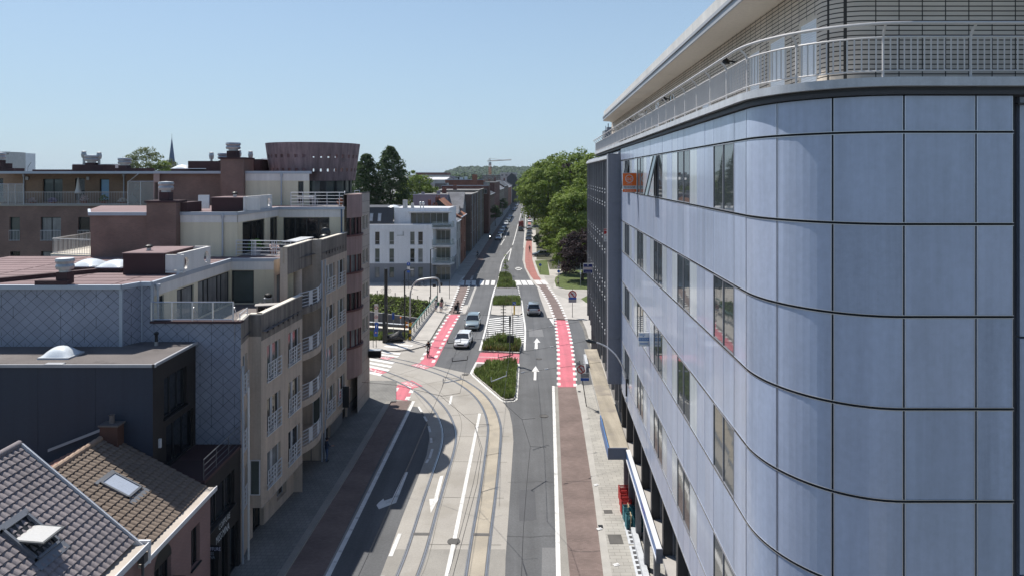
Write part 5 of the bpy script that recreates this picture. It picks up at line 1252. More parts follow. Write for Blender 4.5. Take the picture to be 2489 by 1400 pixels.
table_(V(X(745,55.6),55.6,17.42), 'pale slatted table behind the top terrace railing', slab_white, 1.4, .8, 0, .7)
seat_('chair', V(X(762,55.9),55.9,17.42), 'white chair beside the table on the top terrace', 'chair', slab_white, 1.2, .5, .45)
plant('potted_plant', V(X(827,54.8),54.8,17.42), .28, .7, terra, terra, 'terracotta pot at the right corner of the top terrace railing', 'potted plant')
# black box sign on the corner of the block
t = thing('box_sign', 'black box sign sticking out from the far corner of the brown block', 'sign', V(X(911,60.5),60.5,3.6))
mb = MB(); mb.bx(X(896,60.5), X(925,60.5), 60.4, 60.9, 3.8, 4.38); mb.build('box', black, t); mb = MB(); mb.bx(X(896,60.5), X(925.5,60.5), 60.38, 60.95, 4.38, 4.45); mb.build('lid', galv, t)
# small notices and lamps on the wall
mb = MB(); mb.bx(-12.95,-12.45,52.2,52.3,2.2,3.8); o = mb.build('projecting_sign', black_paint); tag(o, 'tall black projecting sign low on the brown apartment front', 'sign')
mb = MB(); mb.bx(X(904,61.3)-.6, X(904,61.3)-.3, 60.3, 60.35, 3.0, 3.25); o = mb.build('number_plate', slab_white); tag(o, 'small white plate near the foot of the grey stone corner', 'plate')
# ================================================================ dark hairdresser's house and the two tiled houses
black_brick = Mbrick('black_brick', (.042,.036,.034), (.034,.03,.03), (.02,.019,.019), .22, .07, .012, var=.2, bump=.3)
anthracite = M('anthracite', (.030,.040,.062), .7, var=.08, scale=1.5, fine=.06, streak=.1)
pink_brick = Mbrick('pink_brick', (.30,.185,.175), (.265,.165,.155), (.22,.155,.145), .22, .07, .012, var=.12, bump=.25)
tile_grey = M('tile_grey', (.215,.19,.195), .75, var=.16, scale=3, fine=.15, spec=.3, stain=((.15,.135,.14), 1.2, .56, .6))
tile_brown = M('tile_brown', (.175,.135,.105), .8, var=.16, scale=3, fine=.18, stain=((.15,.115,.09), 1.3, .55, .65))
DH = thing('house', 'black brick flat roofed hairdresser house with dark flank wall and set back upper floors', 'house', (-16,33,0))
yD, y35 = 30.8, 34.96
XU, XL = -16.2, -13.9
mb = MB(); mb.face([V(-36,yD,0), V(XU,yD,0), V(XU,yD,11.36), V(-36,yD,11.36)]); mb.build('flank_wall', anthracite, DH)
mb = MB()
for x in (-24.3,-21.4,-18.8,-27.2): mb.ob((x,yD-.008,5), (.02,0,0), (0,.01,0), (0,0,6.3))
mb.build('panel_joint', M('anthracite_joint', (.03,.04,.055), .8), DH)
A_, B_ = (XU,yD), (XU,y35); hs = [(1.0,3.2,8.6,10.5),(1.2,3.9,6.25,8.2)]
mb = MB(); wall(mb, A_, B_, 6.1, 11.36, hs, .2); mb.build('upper_wall', black_brick, DH)
win(DH, A_, B_, hs[0], .17, black_paint, glass_dark, .06, (.33,.66), sill=.12); win(DH, A_, B_, hs[1], .17, black_paint, glass_dark, .06, (.33,.66))
for s_ in (.45,4.4): mb = MB(); mb.bx(XU+.01, XU+.12, yD+s_, yD+s_+.1, 7.5, 7.9); mb.build('wall_lamp', white_metal, DH)
mb = MB(); mb.poly([V(-36,yD-.1,11.44), V(XU+.08,yD-.1,11.44), V(XU+.08,y35,11.44), V(-36,y35,11.44)]); mb.build('roof', bitumen, DH)
mb = MB(); mb.ob((-36,yD-.14,11.34), (36+XU+.2,0,0), (0,.08,0), (0,0,.13)); mb.ob((XU+.04,yD-.14,11.34), (.1,0,0), (0,y35-yD+.1,0), (0,0,.13)); mb.ob((X(112,yD),yD-.16,11.42), (.8,0,0), (0,.3,0), (0,0,.07)); mb.build('roof_edge', grey_trim, DH)
# shadow casting bitumen upstand behind, skylight, vent
x0, x1 = X(101,31.9), X(176,31.9); mb = MB(); mb.bx(x0, x1, 31.6, 32.8, 11.44, 11.52); o = mb.build('skylight', slab_white, DH); n = 8
mb = MB(); g = [[V(x0+.05+(x1-x0-.1)*i/n, 31.65+1.1*j/n, 11.52+.42*(1-(2*i/n-1)**2)**.7*(1-(2*j/n-1)**2)**.7) for i in range(n+1)] for j in range(n+1)]
for j in range(n):
    for i in range(n): mb.face([g[j][i], g[j][i+1], g[j+1][i+1], g[j+1][i]])
mb.build('dome', dome_mat, o, smooth=True)
c = V(X(380,34.2),34.2,11.44); mb = MB(); mb.tube([c, c+V(0,0,.2)], .09, 8, 1); mb.tube([c+V(0,0,.15), c+V(0,0,.55)], .075, 8); mb.ball(c+V(0,0,.6), .12, .12, .1); mb.build('roof_vent', [black, galv], DH)
# lower part with balcony
A_, B_ = (XL,yD), (XL,y35); hs = [(.5,3.4,3.55,5.3),(.3,1.5,.1,2.3),(1.9,2.6,.1,2.6),(2.85,3.9,.1,2.5)]
mb = MB(); wall(mb, A_, B_, 0, 6.1, hs, .25); mb.face([V(XU,yD-.01,0), V(XL,yD-.01,0), V(XL,yD-.01,6.1), V(XU,yD-.01,6.1)]); mb.build('wall', black_brick, DH)
win(DH, A_, B_, hs[0], .2, black_paint, glass_dark, .07, (.36,.7), sill=.1)
for h in hs[1:]: win(DH, A_, B_, h, .2, black_paint, glass_dark, .06, (), name='door')
mb = MB(); mb.bx(XU, XL+.05, yD, y35, 6.05, 6.2); mb.build('balcony_floor', felt_dark, DH)
hr = MB(); 
for k in range(4): hr.tube([V(XL-.05,yD+.1,6.3+k*.27), V(XL-.05,y35,6.3+k*.27)], .012 if k < 3 else .025, 5)
for y in (yD+.1,32.2,33.6): hr.tube([V(XL-.05,y,6.15), V(XL-.05,y,7.12)], .02, 5)
hr.build('balcony_railing', M('rail_dark', (.10,.105,.115), .45, .3), DH)
g = MB(); g.face([V(XU+.05,yD+.05,6.2), V(XL-.05,yD+.05,6.2), V(XL-.05,yD+.05,7.1), V(XU+.05,yD+.05,7.1)]); g.build('glass_pane', Mglass('glass_smoke', (.02,.025,.03), .35), DH)
# lettering on the wall and the projecting sign
t = thing('shop_lettering', 'white wall lettering COIFFURE MISS MINA above the dark shop door', 'shop sign', (XL,33,3)); mb = MB()
mb.text('COIFFURE', (XL+.03,32.95,3.28), (0,1,0), (0,0,1), .40, squeeze=.72); mb.text('MISS MINA', (XL+.03,32.75,2.80), (0,1,0), (0,0,1), .52, squeeze=.62); mb.build('letters', M('letter_white', (.62,.66,.68), .5), t)
SG = at(497,1326,30.9); t = thing('projecting_sign', 'black projecting sign reading COIFFURE MISS MINA on the black brick house', 'shop sign', (-13.5,30.9,2.6))
sx0, sx1 = X(495,31.2), X(533,31.2); mb = MB(); mb.bx(XL, sx1, 31.2, 31.28, Z(1359,31.2), Z(1326,31.2)); mb.build('board', black, t)
mb = MB(); cxs = (X(497,31.2)+X(533,31.2))/2; mb.text('COIFFURE', (cxs,31.195,Z(1333.5,31.2)), (1,0,0), (0,0,1), .225, squeeze=.80); mb.text('MISS', (cxs-.06,31.195,Z(1344.5,31.2)), (1,0,0), (0,0,1), .19, m=1, squeeze=.85); mb.text('MINA', (cxs-.06,31.195,Z(1353.5,31.2)), (1,0,0), (0,0,1), .19, m=1, squeeze=.85); mb.build('letters', [M('sign_lilac', (.52,.55,.75), .5), M('sign_greyblue', (.30,.36,.45), .5)], t)
# ---- pantile roofs as real tiles
def pantiles(parent, O, du, dv, nu, nv, mat, nm='roof', amp=.05, step=.045):
    """O = lower corner at the eave; du along the eave, dv up the slope, both metres per tile"""
    O, du, dv = Vector(O), Vector(du), Vector(dv); n = du.cross(dv).normalized()
    if n.z < 0: n = -n
    mb = MB(); prof = [(0,.0),(.12,.55),(.28,.95),(.45,1.0),(.62,.7),(.78,.2),(.9,-.05),(1,.0)]
    for j in range(nv):
        for i in range(nu):
            jit = random.uniform(-.004,.006)
            for (f0,h0),(f1,h1) in zip(prof, prof[1:]):
                b0 = O+du*(i+f0)+dv*j+n*(h0*amp+step+jit); b1 = O+du*(i+f1)+dv*j+n*(h1*amp+step+jit)
                t0 = O+du*(i+f0)+dv*(j+1.06)+n*(h0*amp); t1 = O+du*(i+f1)+dv*(j+1.06)+n*(h1*amp)
                mb.face([b0,b1,t1,t0]); mb.face([b0-n*.055,b1-n*.055,b1,b0])
    return mb.build(nm, mat, parent, smooth=False)
# house with brown roof
H2 = thing('house', 'pink brick house with brown pantile roof and closed roof window', 'house', (-15,28,0))
y0, y1 = 24.75, 30.78; ZE2, ZR2, XR2, XE2 = 5.95, 8.28, -18.2, -13.75
sl2 = V(XR2-XE2,0,ZR2-ZE2); nv = 16; nu = 25
pantiles(H2, (XE2,y0,ZE2), (0,(y1-y0)/nu,0), sl2/nv, nu, nv, tile_brown)
pantiles(H2, (XR2-4.6,y0,ZE2), (0,(y1-y0)/nu,0), V(4.6,0,ZR2-ZE2)/nv, nu, nv, M('tile_red', (.26,.135,.105), .8, var=.2, scale=3, fine=.2), nm='rear_roof')
mb = MB()
for k in range(17):
    ya = y0+k*.36; 
    if ya > y1-.3: break
    mb.tube([V(XR2,ya,ZR2+.02), V(XR2,ya+.40,ZR2+.05)], [.115,.135], 10)
mb.build('ridge_tiles', M('ridge_tan', (.34,.245,.18), .8, var=.2, scale=8), H2)
A_, B_ = (-13.6,y0), (-13.6,y1); hs = [(1.2,2.5,2.6,4.9),(4.2,5.0,3.2,4.9),(1.2,2.4,.1,2.2),(4.0,5.0,.1,2.1)]
mb = MB(); wall(mb, A_, B_, 0, 5.85, hs, .22); mb.build('wall', pink_brick, H2)
for i, h in enumerate(hs): win(H2, A_, B_, h, .2, black_paint, glass_dark, .06, (.5,), name='window' if i != 3 else 'door', sill=.1)
mb = MB(); ar = [(-13.58,25.95+.65+.65*math.cos(PI*k/12),4.9+.65*math.sin(PI*k/12)) for k in range(13)]; mb.poly([V(*p) for p in ar]); mb.build('arch_infill', black, H2)
mb = MB(); mb.bx(-13.6,-13.1,25.8,27.4,3.85,3.93); mb.build('window_ledge', black_paint, H2)
gut = M('gutter_white', (.55,.56,.58), .5, var=.1, scale=4); gut_in = M('gutter_tan', (.42,.37,.32), .8, var=.15, scale=4)
mb = MB(); mb.bx(-13.82,-13.30,y0-.1,y1,5.80,5.93,1); mb.bx(-13.32,-13.28,y0-.1,y1,5.80,5.99); mb.build('gutter', [gut, gut_in], H2)
def velux(parent, c, u, v, n, w, h, opened=0, nm='roof_window'):
    c, u, v, n = Vector(c), Vector(u).normalized(), Vector(v).normalized(), Vector(n).normalized()
    mb = MB(); o = c-u*w/2-v*h/2
    for a, b, s_, t_ in ((o, u*w, v*.09, 0), (o+v*(h-.09), u*w, v*.09, 0), (o, u*.09, v*h, 0), (o+u*(w-.09), u*.09, v*h, 0)): mb.ob(a, b, s_, n*.12)
    mb.ob(o-u*.12-v*.32, u*(w+.24), v*.32, n*.035); mb.ob(o-u*.12+v*h, u*(w+.24), v*.15, n*.06)
    f = mb.build(nm, M('velux_grey', (.17,.18,.20), .5, .3), parent)
    if not opened:
        g = MB(); p = o+n*.09; g.face([p+u*.08+v*.08, p+u*(w-.08)+v*.08, p+u*(w-.08)+v*(h-.08), p+u*.08+v*(h-.08)]); g.build('pane', M('glass_blind', (.42,.47,.56), .12, var=.06, scale=2, spec=.7, coat=.6), f)
    else:
        g = MB(); p = o+n*.02; g.face([p+u*.08+v*.08, p+u*(w-.08)+v*.08, p+u*(w-.08)+v*(h-.08), p+u*.08+v*(h-.08)]); g.build('opening', black, f)
        rot = Matrix.Rotation(opened, 3, u); vv, nn = rot @ v, rot @ n; m0 = c+n*.13; s_ = MB()
        q = m0-u*(w/2-.05)-vv*h*.46; s_.ob(q, u*(w-.1), vv*h*.92, nn*.05); so_ = s_.build('sash', M('velux_dark', (.06,.065,.07), .4), f)
        s2 = MB(); q = q+nn*.055; s2.face([q+u*.07+vv*.07, q+u*(w-.17)+vv*.07, q+u*(w-.17)+vv*(h*.92-.07), q+u*.07+vv*(h*.92-.07)]); s2.build('pane', M('sash_white', (.50,.49,.47), .35, var=.05, coat=.4), so_)
    return f
n2 = V(0,1,0).cross(sl2.normalized()); n2 = n2 if n2.z > 0 else -n2
def onroof(px, py, P0, n):   # meet the line of sight of a photo point with the roof plane
    d = V((px-HX)/F,1,-(py-HY)/F); return V(0,0,H)+d*((Vector(P0)-V(0,0,H)).dot(n)/d.dot(n))
c = onroof(292,1183,(XE2,y0,ZE2),n2); velux(H2, c+n2*.03, (0,1,0), sl2, n2, 1.0, 1.35)
# chimney of the rear
mb = MB(); p = at(276,1030,30.4); mb.bx(p.x-.5,p.x+.28,30.2,30.72,7.6,8.85); o = mb.build('chimney', M('chimney_brick', (.085,.042,.032), .85, var=.2, scale=6), H2); mb = MB(); mb.bx(p.x-.55,p.x+.33,30.15,30.76,8.85,8.92); mb.lathe([(.12,8.92),(.10,9.25),(.14,9.3)], (p.x-.1,30.45,0), 8); mb.build('chimney_pot', bitumen, o)
mb = MB(); a, b = at(116,1098,30.6), at(250,1046,30.6); mb.ob(a, b-a, (0,.08,0), (0,0,.12)); mb.build('flashing', grey_trim, H2)
# near house with grey roof
H1 = thing('house', 'near house with grey pantile roof and tilted open roof window, bottom left', 'house', (-16,21,0))
y0b, y1b = 12.0, 24.7; ZE, ZR, XR, XE = 6.72, 10.22, -17.85, -13.65
sl1 = V(XR-XE,0,ZR-ZE); nv = 19; nu = 50
pantiles(H1, (XE,y0b,ZE), (0,(y1b-y0b)/nu,0), sl1/nv, nu, nv, tile_grey, amp=.05)
mb = MB(); mb.face([V(XR,y0b,ZR), V(XR,y1b,ZR), V(XR-4.2,y1b,ZE), V(XR-4.2,y0b,ZE)]); mb.build('rear_roof', tile_grey, H1)
mb = MB(); mb.tube([V(XR,y0b,ZR+.03), V(XR,y1b+.05,ZR+.03)], .13, 10); mb.build('ridge', tile_grey, H1, smooth=True)
n1 = V(0,1,0).cross(sl1.normalized()); n1 = n1 if n1.z > 0 else -n1
mb = MB(); e = V(XE+.25,y1b-.02,ZE-.2); mb.ob(e-n1*.12, V(XR-XE-.2,0,ZR-ZE+.18), (0,.035,0), n1*.24); mb.ob(e-n1*.12+V(0,.035,0), V(XR-XE-.2,0,ZR-ZE+.18), (0,.10,0), n1*.19, 1); mb.build('verge', [gut, zinc], H1)
mb = MB(); mb.face([V(-13.6,y1b,0), V(XR,y1b,0), V(XR,y1b,ZR-.1), V(-13.6,y1b,ZE-.1)]); mb.face([V(XR-4.2,y1b,0), V(XR,y1b,0), V(XR,y1b,ZR-.1), V(XR-4.2,y1b,ZE-.1)]); wall(mb, (-13.5,y0b), (-13.5,y1b), 0, 6.5); mb.build('wall', pink_brick, H1)
mb = MB(); mb.bx(-13.75,-13.16,y0b,y1b+.12,6.48,6.62,1); mb.bx(-13.18,-13.13,y0b,y1b+.12,6.47,6.70); mb.bx(-13.7,-13.12,y1b+.05,y1b+.14,6.45,6.74); mb.build('gutter', [gut, gut_in], H1)
mb = MB(); mb.box((-13.3,y1b-.1,6.2), (.25,.25,.3)); mb.tube([V(-13.3,y1b-.1,0), V(-13.3,y1b-.1,6.1)], .05, 8); mb.build('downpipe', M('pipe_dark', (.06,.06,.065), .5), H1)
mb = MB(); mb.tube([V(-13.28,y0+.25,5.8), V(-13.28,y0+.25,6.6)], .06, 8); mb.build('overflow_pipe', white_metal, H1)
c = onroof(72,1308,(XE,y0b,ZE),n1); velux(H1, c+n1*.04, (0,1,0), sl1, n1, 1.15, 1.5, -.62)
# ================================================================ vegetation
import numpy as np
rng = np.random.default_rng(5)
def leaf_mat(name, c, dark):
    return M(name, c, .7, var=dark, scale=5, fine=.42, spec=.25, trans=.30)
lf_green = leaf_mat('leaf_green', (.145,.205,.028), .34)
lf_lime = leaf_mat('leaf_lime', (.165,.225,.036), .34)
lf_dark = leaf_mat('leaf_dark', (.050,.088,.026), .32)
lf_purple = leaf_mat('leaf_purple', (.030,.016,.018), .3)
lf_olive = leaf_mat('leaf_olive', (.13,.16,.06), .3)
lf_bank = leaf_mat('leaf_bank', (.045,.055,.018), .45)
bark = M('bark', (.075,.06,.048), .9, var=.25, scale=6, streak=.2)
def leaves(name, P, Nrm, size, mat, parent, kind=None):
    n = len(P); a = rng.normal(size=(n,3)); a /= np.linalg.norm(a,axis=1)[:,None]
    nn = Nrm+rng.normal(scale=.55,size=(n,3)); nn /= np.linalg.norm(nn,axis=1)[:,None]
    d = np.cross(nn,a); d /= (np.linalg.norm(d,axis=1)[:,None]+1e-9); e = np.cross(nn,d)
    s = size*rng.uniform(.55,1.35,size=(n,1)); d = d*s; e = e*s*rng.uniform(.45,.8,size=(n,1))
    org = np.array(ORG[parent.name]) if parent is not None else P.mean(0)*np.array([1,1,0])
    v = np.stack([P-d, P-e+d*.15, P+d, P+e+d*.15],1).reshape(-1,3)-org
    me = bpy.data.meshes.new(name); me.vertices.add(4*n); me.vertices.foreach_set('co', v.astype(np.float32).ravel())
    me.loops.add(4*n); me.loops.foreach_set('vertex_index', np.arange(4*n,dtype=np.int32)); me.polygons.add(n)
    me.polygons.foreach_set('loop_start', np.arange(0,4*n,4,dtype=np.int32)); me.polygons.foreach_set('loop_total', np.full(n,4,dtype=np.int32))
    me.materials.append(mat); me.update(calc_edges=True)
    o = bpy.data.objects.new(name, me); C.objects.link(o)
    if parent is not None: o.parent = parent
    else: o.location = org
    ORG[o.name] = Vector(org.tolist()); return o
def crown_points(c, rx, ry, rz, nclump, nleaf, cr, shape='round'):
    c = np.array(c); Ps, Ns = [], []
    for k in range(nclump):
        while True:
            q = rng.normal(size=3); q /= np.linalg.norm(q)
            if q[2] > -.75: break
        rad = rng.uniform(.45,1.0)**.5
        
        p = c+q*np.array([rx,ry,rz])*rad*rng.uniform(.82,1.08)
        if shape == 'poplar':
            t = rng.uniform(-1,1); a = rng.uniform(0,2*np.pi); r_ = ((1-max(0,(t+.2)/1.2)**3.6)*.93+.05)*(rng.uniform(.15,1)**.5); p = c+np.array([rx*r_*np.cos(a), ry*r_*np.sin(a), rz*t])
        if shape == 'cone':
            t = rng.uniform(0,1); a = rng.uniform(0,2*np.pi); r_ = (1-t)**.8*rng.uniform(.3,1); p = c+np.array([rx*r_*np.cos(a), ry*r_*np.sin(a), rz*(2*t-1)])
        r = cr*rng.uniform(.6,1.35); m = max(6,int(nleaf/nclump*rng.uniform(.6,1.4)))
        dd = rng.normal(size=(m,3)); dd /= np.linalg.norm(dd,axis=1)[:,None]; dd[:,2] = np.abs(dd[:,2])*np.where(rng.uniform(size=m)<.75,1,-.6)
        Ps.append(p+dd*r*np.array([1,1,.62])*rng.uniform(.5,1.05,size=(m,1))**.6); Ns.append(dd*.8+q*.5+np.array([0,0,.25]))
    return np.concatenate(Ps), np.concatenate(Ns)
def tree(name, label, base, crown_c, r, nclump, nleaf, cr, leaf, mat, group=None, tr=.35, shape='round', limbs=6):
    base = Vector(base); t = thing(name, label, 'tree', base, group)
    c = Vector(crown_c); mb = MB(); k = 7
    mid = base.lerp(V(c.x,c.y,c.z),.55)+V(random.uniform(-.3,.3),random.uniform(-.3,.3),0)
    mb.tube([base, base+V(0,0,.4), mid, V(c.x,c.y,c.z+r[2]*.35)], [tr*1.4,tr*1.05,tr*.75,tr*.18], 9)
    for i in range(limbs):
        a = 2*PI*i/limbs+random.uniform(-.4,.4); h0 = base.lerp(c, random.uniform(.45,.95)); e = c+V(r[0]*.75*math.cos(a), r[1]*.75*math.sin(a), r[2]*random.uniform(-.45,.6))
        mb.tube([h0, h0.lerp(e,.5)+V(0,0,r[2]*.12), e], [tr*.45,tr*.28,tr*.07], 6)
    mb.build('trunk', bark, t)
    P, N_ = crown_points(c, *r, nclump, nleaf, cr, shape); leaves('crown', P, N_, leaf, mat, t); return t
RT_ = 'trees along the right side of the street'
tree('street_tree', 'tall green tree with dark trunk overhanging the parked cars on the right, nearest the road', (9.2,190,.1), (10.2,190,14.2), (8.2,8.2,8.6), 300, 17000, 1.5, .30, lf_green, RT_, .55)
tree('street_tree', 'yellow green tree in front of the trunk tree, standing left of the finned office block', (14.0,150,.1), (14.0,150,10.6), (6.2,6.0,6.6), 240, 15000, 1.3, .26, lf_lime, RT_, .32)
tree('street_tree', 'low yellow green tree with branches close to the lawn by the parked cars', (10.6,158,.1), (11.0,157,6.0), (4.6,4.2,5.0), 150, 9500, 1.1, .25, lf_lime, RT_, .25)
tree('park_tree', 'tallest round topped green tree behind, right under the skyline beside the office block', (21.5,228,.1), (21.5,228,17.0), (10.5,10,10.4), 300, 16000, 1.9, .36, lf_green, RT_, .5)
tree('park_tree', 'green park tree behind the trunk tree, its top left of the tallest crown', (14.0,243,.1), (14.0,243,16.5), (8.8,8.8,9.8), 260, 13000, 1.8, .36, lf_green, RT_, .5)
tree('park_tree', 'green tree standing against the edge of the finned office block', (23.6,192,.1), (23.6,190,16.0), (7.4,7.4,10.8), 260, 14000, 1.5, .32, lf_lime, RT_, .45)
tree('park_tree', 'purple leaved tree between the green crowns near the skyline', (17.5,222,.1), (18.0,219,18.8), (4,4,4.4), 50, 2600, 1.5, .38, lf_purple, RT_, .35)
tree('street_tree', 'green tree leaning over the far road, left of the big right hand crowns', (8.8,265,.1), (8.4,265,13.6), (6.4,8,9.0), 220, 11000, 1.6, .36, lf_green, RT_, .45)
tree('street_tree', 'far green tree at the end of the right hand row, above the distant van', (7.8,330,.1), (9.6,330,12), (6.4,9,8.5), 140, 6500, 1.8, .45, lf_lime, RT_, .4)
tree('park_tree', 'broad green tree filling the gap between trunk tree and finned office block', (18.5,185,.1), (18.0,182,9.5), (7.4,7,8.6), 260, 15000, 1.5, .30, lf_green, RT_, .4)
tree('park_tree', 'shaded green tree low behind the dark trunk of the nearest street tree', (14.5,215,.1), (14.2,215,7.5), (6.5,6,7.2), 160, 8000, 1.5, .34, lf_green, RT_, .4)
tree('park_tree', 'leafy green tree behind the copper beech, touching the office fins', (19.0,160,.1), (18.0,158,7.5), (5.6,5.4,7.2), 180, 11000, 1.2, .26, lf_lime, RT_, .3)
tree('street_tree', 'most distant green tree where the right hand row meets the road', (10.5,420,.1), (11.0,420,11.5), (6,8,7), 70, 3200, 2, .6, lf_green, RT_, .4)
tree('copper_beech', 'dark purple copper beech drooping to the lawn beside the finned office block', (13.2,128,.1), (13.6,127.5,4.9), (4.7,4.4,5.0), 200, 13000, 1.0, .19, lf_purple, None, .3)
tree('park_tree', 'dark green low tree on the lawn left of the copper beech', (10.7,136,.1), (10.9,137,4.8), (3.4,3.2,4.4), 130, 8500, .85, .19, lf_green, RT_, .2)
tree('shrub', 'small bushy shrub beside the cyclist on the rose coloured path', (7.3,186,.1), (7.3,186,2.0), (1.5,1.5,1.9), 26, 1500, .6, .2, lf_dark, None, .08, 'round', 3)
PL = 'dark poplars on the left skyline'
tree('poplar', 'dark poplar just right of the concrete drum', (-36.0,170,0), (-36.2,170,12.0), (3.9,3.9,12.6), 560, 20000, .95, .24, lf_dark, PL, .4, 'poplar')
tree('poplar', 'tallest dark poplar, between the drum and the round green tree', (-29.8,172,0), (-30.6,172,13.0), (4.7,4.7,13.6), 700, 25000, .95, .24, lf_dark, PL, .4, 'poplar')
tree('poplar', 'dark poplar behind the drum, leftmost of the poplars', (-40.5,180,0), (-40.5,180,10.5), (4.2,4.2,12.0), 300, 10000, 1.1, .28, lf_dark, PL, .4, 'poplar')
tree('round_tree', 'round light green tree beside the dark poplars, above the white corner house', (-25.6,186,0), (-26.2,186,11.5), (6.0,6.0,9.2), 220, 11000, 1.4, .28, lf_green, None, .35)
tree('round_tree', 'feathery pale green tree behind the brick roofs, below the church spire', (-68.5,130,0), (-69,130,20.2), (4.9,4.6,5.2), 170, 9000, .9, .15, lf_olive, None, .3)
tree('round_tree', 'yellow green bush like crown at the right foot of the spire tree', (-66.0,128,0), (-65.5,128,18.6), (2.6,2.6,3.4), 34, 2000, .9, .22, lf_lime, None, .2)
sb = gr(1229,668,.14)
tree('sapling', 'slender young tree in the grass island above the zebra crossing', sb, sb+V(0,0,2.1), (.75,.75,1.9), 34, 620, .30, .09, lf_lime, None, .05, 'cone', 5)
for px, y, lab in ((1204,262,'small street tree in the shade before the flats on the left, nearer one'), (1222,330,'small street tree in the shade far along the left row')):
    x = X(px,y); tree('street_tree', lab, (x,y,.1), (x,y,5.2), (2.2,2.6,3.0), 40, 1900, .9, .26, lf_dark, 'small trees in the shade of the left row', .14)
# overgrown canal bank, modelled as one bed of leaves
A_, B_ = gr(800,716), gr(1044,740)
n = 15000; t = rng.uniform(0,1,size=n); dep = rng.uniform(0,1,size=n)
P = np.stack([A_.x+(B_.x-A_.x)*t, A_.y+(B_.y-A_.y)*t-.3-dep*6.0, -.15-2.0*dep**1.2+rng.normal(scale=.28,size=n)+.5*np.sin(t*60)*.4],1)
N_ = np.tile(np.array([0,-.7,.8]),(n,1)); hb = leaves('bank_undergrowth', P, N_, .17, lf_bank, None); hb['kind'] = 'stuff'
P2 = np.stack([A_.x+(B_.x-A_.x)*t[:5000], A_.y+(B_.y-A_.y)*t[:5000]-.4-dep[:5000]*5, -.1-1.9*dep[:5000]**1.2+rng.normal(scale=.4,size=5000)],1)
hb = leaves('bank_undergrowth', P2, N_[:5000], .16, lf_green, None); hb['kind'] = 'stuff'
mb = MB(); mb.face([A_+V(0,-.2,-.2), B_+V(0,-.2,-.2), B_+V(0,-7,-2.9), A_+V(0,-7,-2.9)]); o = mb.build('bank', soil, org=(0,0,0)); o['kind'] = 'structure'
# ================================================================ canal works
conc_w = M('wall_concrete', (.29,.285,.28), .85, var=.15, scale=3, streak=.2)
def lwall(p0, p1, d0, d1, h0, th, lab, capw=None):
    a, b = at(*p0, d0), at(*p1, d1); t = thing('retaining_wall', lab, 'wall', V((a.x+b.x)/2,(a.y+b.y)/2,-3))
    mb = MB(); mb.ob(a-V(0,0,h0), b-a, (0,th,0), (0,0,h0)); mb.build('wall', conc_w, t)
    if capw: mb = MB(); mb.ob(a-V(0,.05,0), b-a, (0,th+.1,0), (0,0,.07)); mb.build('coping', capw, t)
lwall((860,752), (1015,773), 99.5, 98.5, 1.7, .3, 'grey concrete retaining wall below the overgrown canal bank, the rear one')
lwall((860,781), (1010,792), 94.5, 94.0, 1.6, .35, 'low grey canal wall with pale coping in front of the rear wall', slab_white)
lwall((860,793), (1000,803), 90.8, 90.4, .9, .8, 'beige stone ledge of the canal works nearest the lawn', cap_white)
a, b = gr(800,716), gr(1043,738.5)
mb = MB(); mb.ob(V(a.x,a.y-.25,.0), b-a, (0,.35,0), (0,0,.2)); o = mb.build('edge_kerb', slab_white); tag(o, 'white stone edging along the top of the overgrown canal bank', 'kerb')
for px, py in ((917,722),(960.5,728),(986.5,732),(1015,735),(1044,738)):
    p = gr(px,py,.1); mb = MB(); mb.tube([p, p+V(0,0,.95)], .06, 7); mb.ball(p+V(0,0,1.0), .085, .085, .08, 8, 5); o = mb.build('bollard', black_paint); tag(o, 'short black iron bollard standing in the grass strip along the canal bank', 'bollard', 'black bollards along the canal bank')
for lab, x0, x1, yy, d in (('orange and white barrier plank among the canal works beside the yellow pole', 986,1010,782,93.0), ('second orange and white barrier plank lower behind the green railing', 1000,1012,788,91.5)):
    a, b = at(x0,yy,d), at(x1,yy+1,d); t = thing('barrier', lab, 'barrier', V(a.x,a.y,-2.4)); k = 5
    for j in range(2):
        mb = MB(); 
        for i in range(k): p, q = a.lerp(b,i/k), a.lerp(b,(i+1)/k); mb.ob(p-V(0,0,.25+j*.5), q-p, (0,.05,0), (0,0,.26), i % 2)
        mb.build('plank', [M('orange', (.75,.20,.03), .5), white_metal], t)
    for p in (a,b): mb = MB(); mb.tube([V(p.x,p.y+.05,-2.6), p+V(0,.05,.1)], .05, 6); mb.build('post', M('yellow', (.65,.40,.03), .5), t)
for px, py in ((935,763),(974,771)):
    p = at(px,py+18,94.6); mb = MB(); mb.tube([p, p+V(0,0,.9)], .05, 6); mb.ball(p+V(0,0,1.0), .14, .14, .14, 8, 6, 1); o = mb.build('warning_lamp_post', [white_metal, MATS['orange']]); tag(o, 'thin white post with an orange lamp standing on the canal works wall', 'warning post', 'warning posts on the canal wall')
# green bridge railing
green_p = M('rail_green', (.05,.13,.11), .45, var=.1, scale=4)
pA, pB = gr(991,826,.13), gr(1061,736,.13); t = thing('bridge_railing', 'dark green bridge railing slanting along the left pavement', 'railing', pA)
mb = MB(); mb.ob(pA+V(0,0,1.08), pB-pA, (.16,0,0), (0,0,.10)); mb.build('top_rail', green_p, t)
n = 12
for i in range(n+1):
    p = pA.lerp(pB,i/n); mb = MB(); mb.box(p+V(.05,0,.55), (.1,.12,1.1)); mb.build('post', M('rail_green_dark', (.018,.04,.04), .5), t)
mb = MB()
for z in (.25,.5,.78): mb.tube([pA+V(.05,0,z), pB+V(.05,0,z)], .022, 5)
mb.build('bar', MATS['rail_green_dark'], t)
mb = MB(); mb.ob(pA+V(-.1,0,-.1), pB-pA, (.5,0,0), (0,0,.2)); mb.build('base_beam', kerb_stone, t)
